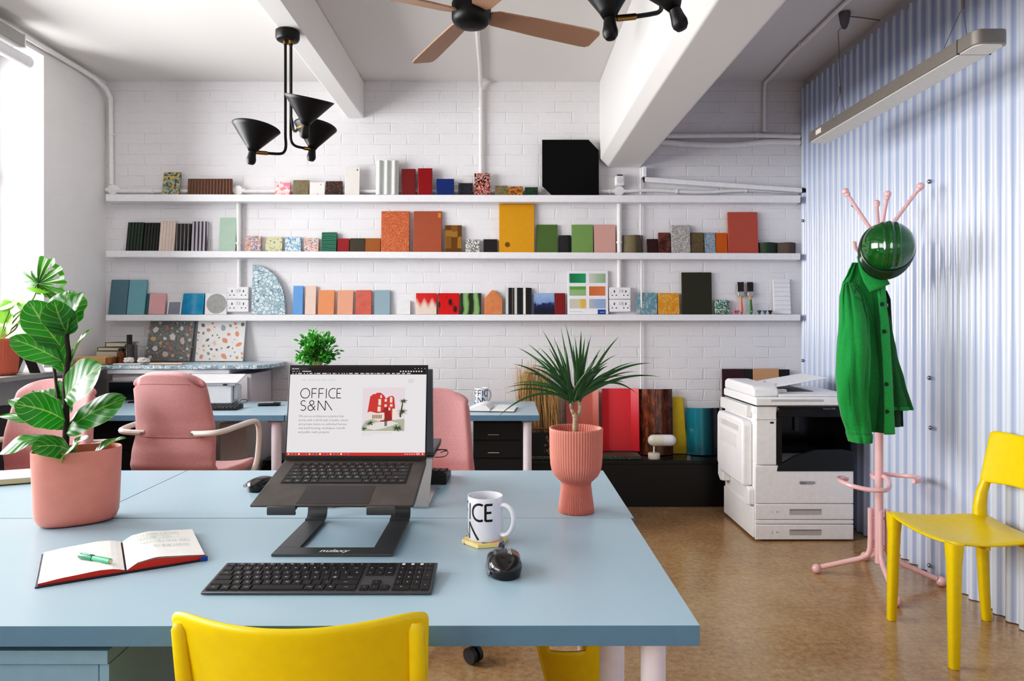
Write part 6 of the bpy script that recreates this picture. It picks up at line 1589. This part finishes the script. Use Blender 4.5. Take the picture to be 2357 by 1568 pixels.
# white cabinet with terrazzo top behind the desk
t = thing('white_cabinet', 'low white cabinet under the terrazzo slab in the left corner', 'cabinet', (-2.1, 4.50, 0))
MB().box(-.45, .45, 0, .385, .002, .90).build('carcass', M('cabinet_white', (214, 208, 212), .45), t, bevel=.003)
MB().box(-.465, .32, -.03, .385, .902, .932).build('cabinet_top', m_white, t, bevel=.003)
for i in range(2): MB().box(-.44 + i * .44, -.01 + i * .44, -.014, -.001, .05, .88).build('door', M('cabinet_white2', (210, 204, 208), .45), t, bevel=.002)
m_tslab = Mt('terr_slab_blue', (104, 130, 146), [(206, 220, 226), (180, 200, 208), (216, 228, 232), (150, 176, 188)], 55, .06)
ed = [(-.60 + 1.10 * i / 22, -.055 + random.uniform(-.006, .006)) for i in range(23)]
o = MB().prism(ed + [(.56, .05), (.57, .2), (.55, .38), (-.60, .38)], .0, .024, 'z').build('terrazzo_slab', m_tslab, loc=(-2.10, 4.51, .9345), smooth=0)
tag(o, 'blue and white terrazzo slab with broken edge topping the white cabinet', 'slab')
ZT = .9600
def board(u0, u1, v0, v1, mat, label, Y=4.72, skew=0.):
    w_ = (u1 - u0) * Y / F; h_ = PZ(v0, Y) - ZT; a = R(9)
    k__ = skew * Y / F
    o = MB().prism([(-w_ / 2, 0), (w_ / 2 - k__, 0), (w_ / 2, h_), (-w_ / 2 + k__, h_)], -.016, 0).build('terrazzo_board', mat, bevel=.001, loc=(PX((u0 + u1) / 2, Y), YW - .008 - h_ * math.sin(a), ZT + .001), rot=(-a, 0, 0), smooth=0)
    o.location.y = YW - .010 - h_ * math.sin(a); tag(o, label, 'board'); return o, w_, h_
def chips(o, w_, h_, n, cols, seed, rmin, rmax, th=.016):
    rnd = random.Random(seed); by = {}; done = []
    for i in range(n * 20):
        if len(done) >= n: break
        r = rnd.uniform(rmin, rmax) * (1 if len(done) < n * .3 else .6); x, z = rnd.uniform(-w_ / 2 + r, w_ / 2 - r), rnd.uniform(r, h_ - r)
        if any((x - a) ** 2 + (z - b) ** 2 < (r + c + .006) ** 2 for a, b, c in done): continue
        done.append((x, z, r)); k_ = rnd.randint(5, 8); a0 = rnd.uniform(0, 6); el = rnd.uniform(.55, 1); ro = rnd.uniform(0, 3)
        ps = []
        for j in range(k_):
            a = a0 + 2 * PI * j / k_; rr = r * rnd.uniform(.7, 1); px_, pz_ = rr * math.cos(a), rr * math.sin(a) * el
            ps.append((x + px_ * math.cos(ro) - pz_ * math.sin(ro), z + px_ * math.sin(ro) + pz_ * math.cos(ro)))
        by.setdefault(rnd.randrange(len(cols)), []).append(ps)
    for ci, pl in by.items():
        mb = MB()
        for ps in pl: mb.prism(ps, -th - .0006, -th + .0002)
        c = cols[ci]; mb.build('stone_chips', M('chip_%d_%d_%d' % c, c, .35), o, smooth=0)
o, w_, h_ = board(313, 426, 738, 838, Mn('terrazzo_charcoal', [(.3, (84, 84, 86)), (.45, (118, 118, 118)), (.6, (140, 140, 138)), (.7, (100, 100, 102))], 60, .3, 5), 'dark grey terrazzo board with pink and white chips', skew=7)
chips(o, w_, h_, 46, [(214, 160, 136), (222, 214, 212), (206, 176, 120), (190, 120, 104), (216, 190, 182)], 6, .008, .036)
o, w_, h_ = board(432, 546, 738, 838, M('terrazzo_white_base', (228, 225, 223), .35), 'white terrazzo board with grey and orange chips', skew=2)
chips(o, w_, h_, 44, [(124, 130, 126), (214, 140, 110), (150, 160, 168), (104, 104, 100), (226, 190, 176)], 13, .012, .034)
# books, blocks and bottles on the slab
def block(name, label, cat, x0, x1, y0, y1, z0, z1, mat, bev=.002, grp=None):
    t = thing(name, label, cat, ((x0 + x1) / 2, (y0 + y1) / 2, z0), group=grp)
    hx, hy = (x1 - x0) / 2, (y1 - y0) / 2
    return t, hx, hy
def bk(u0, u1, v0, v1, Y, d, mat, label, pages=True):
    x0, x1, z0, z1 = PX(u0, Y), PX(u1, Y), PZ(v1, Y), PZ(v0, Y); h = z1 - z0
    t = thing('flat_book', label, 'book', ((x0 + x1) / 2, Y, z0), group='books stacked in the left corner')
    w_ = (x1 - x0) / 2
    MB().box(-w_, w_, 0, d, h - .003, h - .0005).box(-w_, w_, 0, d, .0005, .0035).box(-w_, -w_ + .003, 0, d, .0035, h - .003).build('cover', mat, t, smooth=0)
    MB().box(-w_ + .0032, w_ - .003, .003, d - .003, .0036, h - .0031).build('pages', M('book_pages', (212, 204, 190), .8), t, smooth=0)
zs = ZT
t = thing('wooden_box', 'pale wooden box at the left end of the terrazzo slab', 'box', (PX(222, 4.55), 4.50, ZT))
MB().box(-.105, .085, 0, .12, .001, .048).build('box_body', Mw('box_wood', [(0, (196, 150, 98)), (1, (222, 180, 128))], 30, 2, .5, 'Z'), t, bevel=.003)
MB().box(.086, .12, .01, .11, .001, .046).build('box_end', M('box_wood_dark', (150, 104, 60), .6), t, bevel=.003)
def pr_v(v, Y): return PZ(v, Y)
bk(204, 262, 822.0, 836.5, 4.66, .14, M('book_white', (196, 194, 190), .5), 'pale book at the bottom of the corner stack')
bk(220, 272, 808.5, 821.5, 4.66, .14, M('book_grey', (150, 150, 148), .5), 'grey book second from the bottom of the corner stack')
bk(224, 278, 799.5, 808.0, 4.66, .14, M('book_olive', (92, 92, 82), .5), 'olive grey book under the dark one in the corner stack')
bk(242, 295, 788.0, 799.0, 4.66, .14, M('book_dark', (58, 58, 54), .5), 'dark book topmost of the corner stack')
def bottle(u, v0, r, Y, label, prof, mat, cap=None):
    x = PX(u, Y); h = PZ(v0, Y) - ZT
    t = thing('bottle', label, 'bottle', (x, Y, ZT))
    MB().lathe([(a * r, b * h) for a, b in prof], 24, (0, 0, .001), capb=True, capt=True).build('glass', mat, t, smooth=40)
    if cap: MB().lathe([(cap[0] * r, cap[1] * h), (cap[0] * r, cap[2] * h)], 20, (0, 0, .001), capt=True).build('cap', m_blk, t)
bottle(298, 771, .030, 4.60, 'tall dark bottle with a black cap beside the dark terrazzo board', [(.95, 0), (1, .05), (1, .62), (.8, .68), (.5, .70)], M('bottle_smoke', (46, 40, 34), .15, coat=.5), (.55, .70, 1.))
bottle(308, 790, .022, 4.66, 'slim clear dark bottle behind the tall capped bottle', [(.95, 0), (1, .05), (1, .85), (.7, .95), (.6, 1)], M('bottle_grey', (96, 88, 80), .12, coat=.5))
bottle(279, 803, .026, 4.585, 'small amber bottle in front of the corner book stack', [(.95, 0), (1, .06), (1, .7), (.6, .8), (.6, 1)], M('bottle_amber', (112, 62, 20), .12, coat=.5), (.66, .86, 1.01))
bottle(258, 822, .026, 4.635, 'squat dark jar beside the pale wooden box', [(.95, 0), (1, .1), (1, .8), (.9, 1)], M('jar_dark', (40, 32, 28), .3))
def rock(u, v0, r, label, seed, Y=4.53):
    rnd = random.Random(seed); x = PX(u, Y)
    bm = bmesh.new(); bmesh.ops.create_icosphere(bm, subdivisions=3, radius=r)
    for v in bm.verts:
        n_ = noise.noise(v.co * 60 + Vector((seed, 0, 0))) * .5 + noise.noise(v.co * 140 + Vector((seed, 3, 0))) * .35
        v.co *= 1 + n_ * .7; v.co.z *= .62; v.co.x *= 1.25
    lo = min(v.co.z for v in bm.verts)
    for v in bm.verts: v.co.z -= lo
    me = bpy.data.meshes.new('white_stone'); bm.to_mesh(me); bm.free(); me.materials.append(M('stone_white', (214, 208, 202), .8))
    o = bpy.data.objects.new('white_stone', me); COL.objects.link(o); o.location = (x, Y, ZT + .008); tag(o, label, 'stone')
o = MB().box(-.15, .03, -.05, .04, 0, .006).build('white_plate', M('plate_white', (224, 221, 220), .4), bevel=.002, loc=(PX(322, 4.53), 4.53, ZT + .001)); tag(o, 'flat white tile under the white stones', 'tile')
rock(296, 825, .028, 'jagged white stone left of the other on the terrazzo slab', 3)
rock(330, 825, .030, 'jagged white stone in front of the dark terrazzo board', 9)
o = MB().box(-.11, .10, -.02, .02, 0, .009).build('pink_strip', M('strip_peach', (220, 176, 150), .6), bevel=.001, loc=(PX(388, 4.53), 4.52, ZT + .001)); tag(o, 'thin peach strip lying before the dark terrazzo board', 'strip')
# letter shape on the ledge
t = thing('letter_ornament', 'black upside-down V shaped letter with white sides on the window ledge', 'ornament', (PX(55, 3.86), 3.86, .953), R(8))
hA = PZ(797, 3.86) - .953; wA = 36 * 3.86 / F
po = [(-wA, 0), (-wA * .34, hA), (wA * .34, hA), (wA, 0), (wA * .36, 0), (0, hA * .56), (-wA * .36, 0)]
MB().prism(po, .001, .05).build('letter_body', m_white, t, smooth=0)
MB().prism([(x * .99, z * .995 + .0005) for x, z in po], -.002, .0008).build('letter_face', m_blk, t, smooth=0)
MB().box(.02, .12, .02, .09, .0, .004).build('mount', m_white, t)
o = MB().prism([(-.05, 0), (.045, 0), (.05, .02), (-.045, .016)], 0, .05).build('folded_leaflet', m_paper, bevel=.0008, loc=(PX(118, 4.0) - .03, 4.02, .953)); tag(o, 'small white folded leaflet at the end of the window ledge', 'leaflet')
# dark shelf unit under the ledge
t = thing('radiator', 'dark grey radiator in the shadow under the window ledge', 'radiator', (-2.75, 3.2, .18))
MB().box(0, .06, -1.2, .6, .0, .56).build('panel', M('radiator_grey', (92, 84, 86), .5), t, bevel=.01)
MB().box(-.012, .08, -1.22, .62, .565, .60).build('top_grille', M('radiator_grille', (76, 70, 72), .5), t, bevel=.004)
MB().cyl((.03, -1.1, -.179), (.03, -1.1, .01), .012, n=12).cyl((.03, .5, -.179), (.03, .5, .01), .012, n=12).build('feed_pipe', M('radiator_grey', (92, 84, 86)), t)
# mug and notebook on the right back desk
dup(mg, (PX(1108, 4.22), 4.22, ZD + .001), R(40), 'white mug with black lettering on the back desk behind the open book', 'white lettered mugs')
t = thing('open_notebook', 'open white notebook lying on the back desk before the mug', 'notebook', (PX(1134, 3.98), 3.93, ZD), R(-6))
MB().box(-.14, .135, -.10, .10, .0008, .004).build('cover', m_blk, t, bevel=.001)
def pages2(sd, hts):
    N = 12; top = [(sd * (.002 + .13 * i / N), lerp_rows(hts, i / N)[0]) for i in range(N + 1)]
    MB().prism(top + [(sd * .132, .0042), (sd * .002, .0042)], -.097, .097, 'y').build('pages', m_paper, t, smooth=40)
pages2(-1, [(0, .012), (.15, .034), (.4, .038), (1, .012)]); pages2(1, [(0, .008), (.2, .018), (.6, .017), (1, .012)])
MB().box(-.002, .003, -.125, -.10, .004, .006).build('ribbon', m_blk, t)
# ---- on and behind the low bench
ZB = .3125
t = thing('reed_bundle', 'bundle of dry straw coloured reeds standing behind the back desk', 'reeds', (PX(1240, 4.78), 4.78, ZB))
rnd = random.Random(2); mb = MB()
for i in range(420):
    bx, by = rnd.uniform(-.135, .15), rnd.uniform(-.045, .075); tz = .60 - .15 * max(0, (bx - .02) / .13) + rnd.gauss(0, .035) - .06 * rnd.random()
    lean = rnd.gauss(-.01, .022) - .14 * (bx - .0) * .3; tx = bx * .96 + lean
    if rnd.random() < .05: tz += .06; tx -= .03
    r_ = rnd.uniform(.0012, .0028)
    mb.tube([(bx, by, .001), (bx + lean * .3 + rnd.gauss(0, .003), by, tz * .5), (min(.16, tx + rnd.gauss(0, .006)), min(.09, by + rnd.gauss(0, .008)), tz)], [r_, r_, r_ * .5], 5)
mb.build('reeds', Mn('reed_straw', [(.3, (126, 96, 56)), (.5, (186, 150, 100)), (.7, (214, 184, 134))], 18, .8, stretch=(14, 14, .4)), t, smooth=180)
MB().tube([(.155 * math.cos(a) + .008, .07 * math.sin(a) + .012, .2) for a in [2 * PI * i / 30 for i in range(30)]], .004, 6, closed=True).build('tie', M('twine', (120, 90, 60), .9), t)
def curved(u0, u1, v0, mat, label, bulge, Y=4.80, name='curved_tile', nseg=20, dep=.05, vb=None, shape='arc', a=R(4)):
    w_ = (u1 - u0) * Y / F; z0 = ZB if vb is None else vb; h_ = PZ(v0, Y) - z0; q_ = []
    for i in range(nseg + 1):
        s_ = -1 + 2 * i / nseg
        if shape == 'arc': d = -bulge * (1 - s_ * s_)
        elif shape == 'scoop': d = -bulge * (0 if abs(s_) < .62 else (abs(s_) - .62) / .38) if True else 0
        else: d = 0
        q_.append((s_ * w_ / 2, d))
    poly = [(x, d - .012) for x, d in q_] + [(x, d + .012) for x, d in reversed(q_)]
    o = MB().prism(poly, 0, h_, 'z').build(name, mat, smooth=30)
    mxd = max(0, max(d for _, d in q_)) + .012
    o.location = (PX((u0 + u1) / 2, Y), YW - .014 - h_ * math.sin(a) - mxd, z0 + .0012 + .012 * math.sin(a)); o.rotation_euler = (-a, 0, 0); tag(o, label, 'panel', 'curved glazed panels on the low bench'); return o
zsl = .3365
o = MB().box(PX(1193, 4.70), PX(1474, 4.70), 4.664, 4.86, .3128, .3355).build('speckled_slab', Mt('slab_green_speck', (70, 82, 70), [(50, 60, 50), (110, 122, 106), (86, 98, 84)], 160, .1), bevel=.002, smooth=0); tag(o, 'green speckled slab lying on the low bench under the red panel', 'slab')
curved(1304, 1379, 899, Mg('glaze_salmon', [(0, (196, 104, 92)), (.5, (214, 122, 108)), (1, (190, 98, 84))], 'X', -.12, .12, .35, .2, 8), 'salmon pink glazed panel behind the ribbed goblet pot', .03, shape='scoop', vb=zsl)
curved(1387, 1472, 897, Mg('glaze_scarlet', [(0, (206, 40, 54)), (.3, (222, 58, 68)), (.7, (214, 46, 58)), (1, (190, 36, 48))], 'X', -.13, .13, .3), 'scarlet red scooped panel right of the goblet pot', .035, shape='scoop', vb=zsl)
curved(1472, 1552, 898, Mn('glaze_conker', [(.3, (50, 22, 12)), (.5, (96, 46, 22)), (.65, (140, 74, 38)), (.8, (70, 32, 16))], 30, .15, 5, .8, stretch=(2.2, 1, .5), coat=.6), 'glossy conker brown curved panel behind the capsule lamp', .05)
w_ = .115; hh = PZ(918, 4.8) - ZB
o = MB().prism([(-w_ / 2, 0), (w_ / 2, 0), (w_ / 2 - .03, hh), (-w_ / 2 - .02, hh)], -.012, 0).build('yellow_sheet', M('panel_lemon', (206, 180, 20), .4), bevel=.001, loc=(PX(1569, 4.8), YW - .006 - hh * math.sin(R(3)), ZB + .0015), rot=(R(-3), 0, 0), smooth=0); tag(o, 'lemon yellow panel between the brown and teal ones', 'panel')
curved(1585, 1662, 942, Mg('glaze_teal', [(0, (10, 96, 108)), (.3, (18, 122, 136)), (.55, (10, 90, 100)), (.72, (8, 36, 42)), (1, (6, 26, 30))], 'X', -.12, .12, .15, .1, 12, .6), 'teal glazed curved panel beside the photocopier', .06)
# box of books under the reeds
t = thing('dark_box_file', 'black box file with a printed picture on the speckled slab', 'box', (PX(1243, 4.70), 4.672, .336))
MB().box(-.14, .13, 0, .045, .001, .15).build('box_body', m_bcab, t, bevel=.002, smooth=0)
mb = MB(); rnd = random.Random(31)
for i in range(24):
    x_, z_ = .03 + rnd.uniform(0, .08), .02 + rnd.uniform(0, .11); r_ = rnd.uniform(.004, .014)
    mb.add([(x_ + r_ * math.cos(a) * rnd.uniform(.4, 1), -.0006, z_ + r_ * math.sin(a) * 1.4) for a in [2 * PI * j / 7 for j in range(7)]], [tuple(range(7))])
mb.build('printed_picture', Mn('print_brown', [(.35, (60, 40, 34)), (.5, (150, 126, 112)), (.65, (90, 50, 40))], 70, .6), t, smooth=0, flip=False)
MB().box(-.09, -.075, -.0008, 0, .06, .085).build('teal_mark', M('mark_teal', (60, 160, 160), .5), t, smooth=0)
# capsule lamp
t = thing('capsule_lamp', 'small white capsule shaped lamp on a stem on the low bench', 'lamp', (PX(1505, 4.70), 4.695, ZB))
m_caplamp = M('lamp_cream', (226, 222, 208), .3)
MB().lathe([(.038, 0), (.040, .003), (.040, .036), (.038, .040), (.001, .0405)], 36).build('base', m_caplamp, t)
MB().cyl((0, 0, .04), (0, 0, .09), .006, n=14).build('stem', m_caplamp, t)
def cap(x0, x1, cl_, cr_):
    r = .0385; pf = []
    if cl_: pf += [(max(.0005, r * math.sin(R(a))), r - r * math.cos(R(a))) for a in range(0, 91, 10)]
    else: pf += [(r, 0)]
    ln = x1 - x0
    if cr_: pf += [(max(.0005, r * math.cos(R(a))), ln - r + r * math.sin(R(a))) for a in range(0, 91, 10)]
    else: pf += [(r, ln)]
    return MB().lathe(pf, 32, (x0, 0, .124), (1, 0, 0), capt=True)
cap(-.042, .056, True, False).build('lamp_body', m_caplamp, t, smooth=50)
cap(.0565, .150, False, True).build('lamp_shade', M('shade_opal', (232, 232, 236), .25), t, smooth=50)
# boards behind the photocopier
def stood(u0, u1, v0, mat, label, Y, name='sample_board'):
    w_ = (u1 - u0) * Y / F; h_ = PZ(v0, Y) - ZB
    o = MB().box(-w_ / 2, w_ / 2, -.012, 0, 0, h_).build(name, mat, bevel=.001, loc=(PX((u0 + u1) / 2, Y), YW - .012 - (YW - .012 - Y) * 0 - .01 - h_ * math.sin(R(2)), ZB + .001), rot=(R(-2), 0, 0), smooth=0)
    tag(o, label, 'board'); return o
stood(1665, 1717, 850.5, M('board_maroon', (58, 18, 30), .35), 'dark maroon board behind the photocopier', 4.84)
stood(1718, 1735, 850.5, M('board_darkolive', (34, 34, 24), .5), 'narrow dark olive board behind the photocopier', 4.84)
stood(1736, 1796, 850, Mw('board_oak', [(0, (188, 142, 106)), (1, (208, 164, 128))], 50, 2, .5, 'X'), 'pale oak board behind the photocopier', 4.84)
stood(1797, 1821, 851.5, M('board_black', (20, 18, 20), .5), 'black board at the right behind the photocopier', 4.84)
# ================================================================== LIGHT AND CAMERA
def area(name, loc, rot, sx, sy, e, col=(1, 1, 1), spread=180):
    l = bpy.data.lights.new(name, 'AREA'); l.shape = 'RECTANGLE'; l.size = sx; l.size_y = sy; l.energy = e; l.color = col; l.spread = R(spread)
    o = bpy.data.objects.new(name, l); COL.objects.link(o); o.location = loc; o.rotation_euler = rot; return o
zc = (SILL + HEAD) / 2
for i, (y0, y1) in enumerate((W1, W2)):
    area('window_daylight', (XL - .55, (y0 + y1) / 2, zc + .1), (0, R(-90 + 8), 0), HEAD - SILL, y1 - y0, (300, 200)[i], (1.0, .995, .99))
area('rear_fill', (-.4, YB + .05, 1.75), (R(90), 0, 0), 3.2, 1.9, 8, (1, .98, .96))  # added fill lamp in front of the closed rear wall, no window there
w = bpy.data.worlds.new('sky'); SC.world = w; w.use_nodes = True
bg = w.node_tree.nodes['Background']; bg.inputs[0].default_value = (.90, .95, 1, 1); bg.inputs[1].default_value = 1.0
cam = bpy.data.cameras.new('camera'); co = bpy.data.objects.new('camera', cam); COL.objects.link(co)
co.location = (0, 0, H); co.rotation_euler = (R(90), 0, 0)
cam.sensor_width = 36; cam.sensor_fit = 'HORIZONTAL'; cam.lens = 36 * F / 2357
cam.shift_x = (2357 / 2 - U0) / 2357; cam.shift_y = -(1568 / 2 - V0) / 2357
cam.clip_start = .02
SC.camera = co
SC.view_settings.view_transform = 'Standard'; SC.view_settings.look = 'None'; SC.view_settings.exposure = 0
SC.view_settings.use_curve_mapping = True
cm = SC.view_settings.curve_mapping; cv = cm.curves[3]
cv.points.new(.06, .042); cv.points.new(.25, .255); cv.points.new(.6, .63)
cm.update()
SC.cycles.use_denoising = True
SC.cycles.max_bounces = 10; SC.cycles.diffuse_bounces = 6; SC.cycles.glossy_bounces = 4; SC.cycles.transparent_max_bounces = 8
SC.cycles.sample_clamp_indirect = 6; SC.cycles.caustics_reflective = False; SC.cycles.caustics_refractive = False
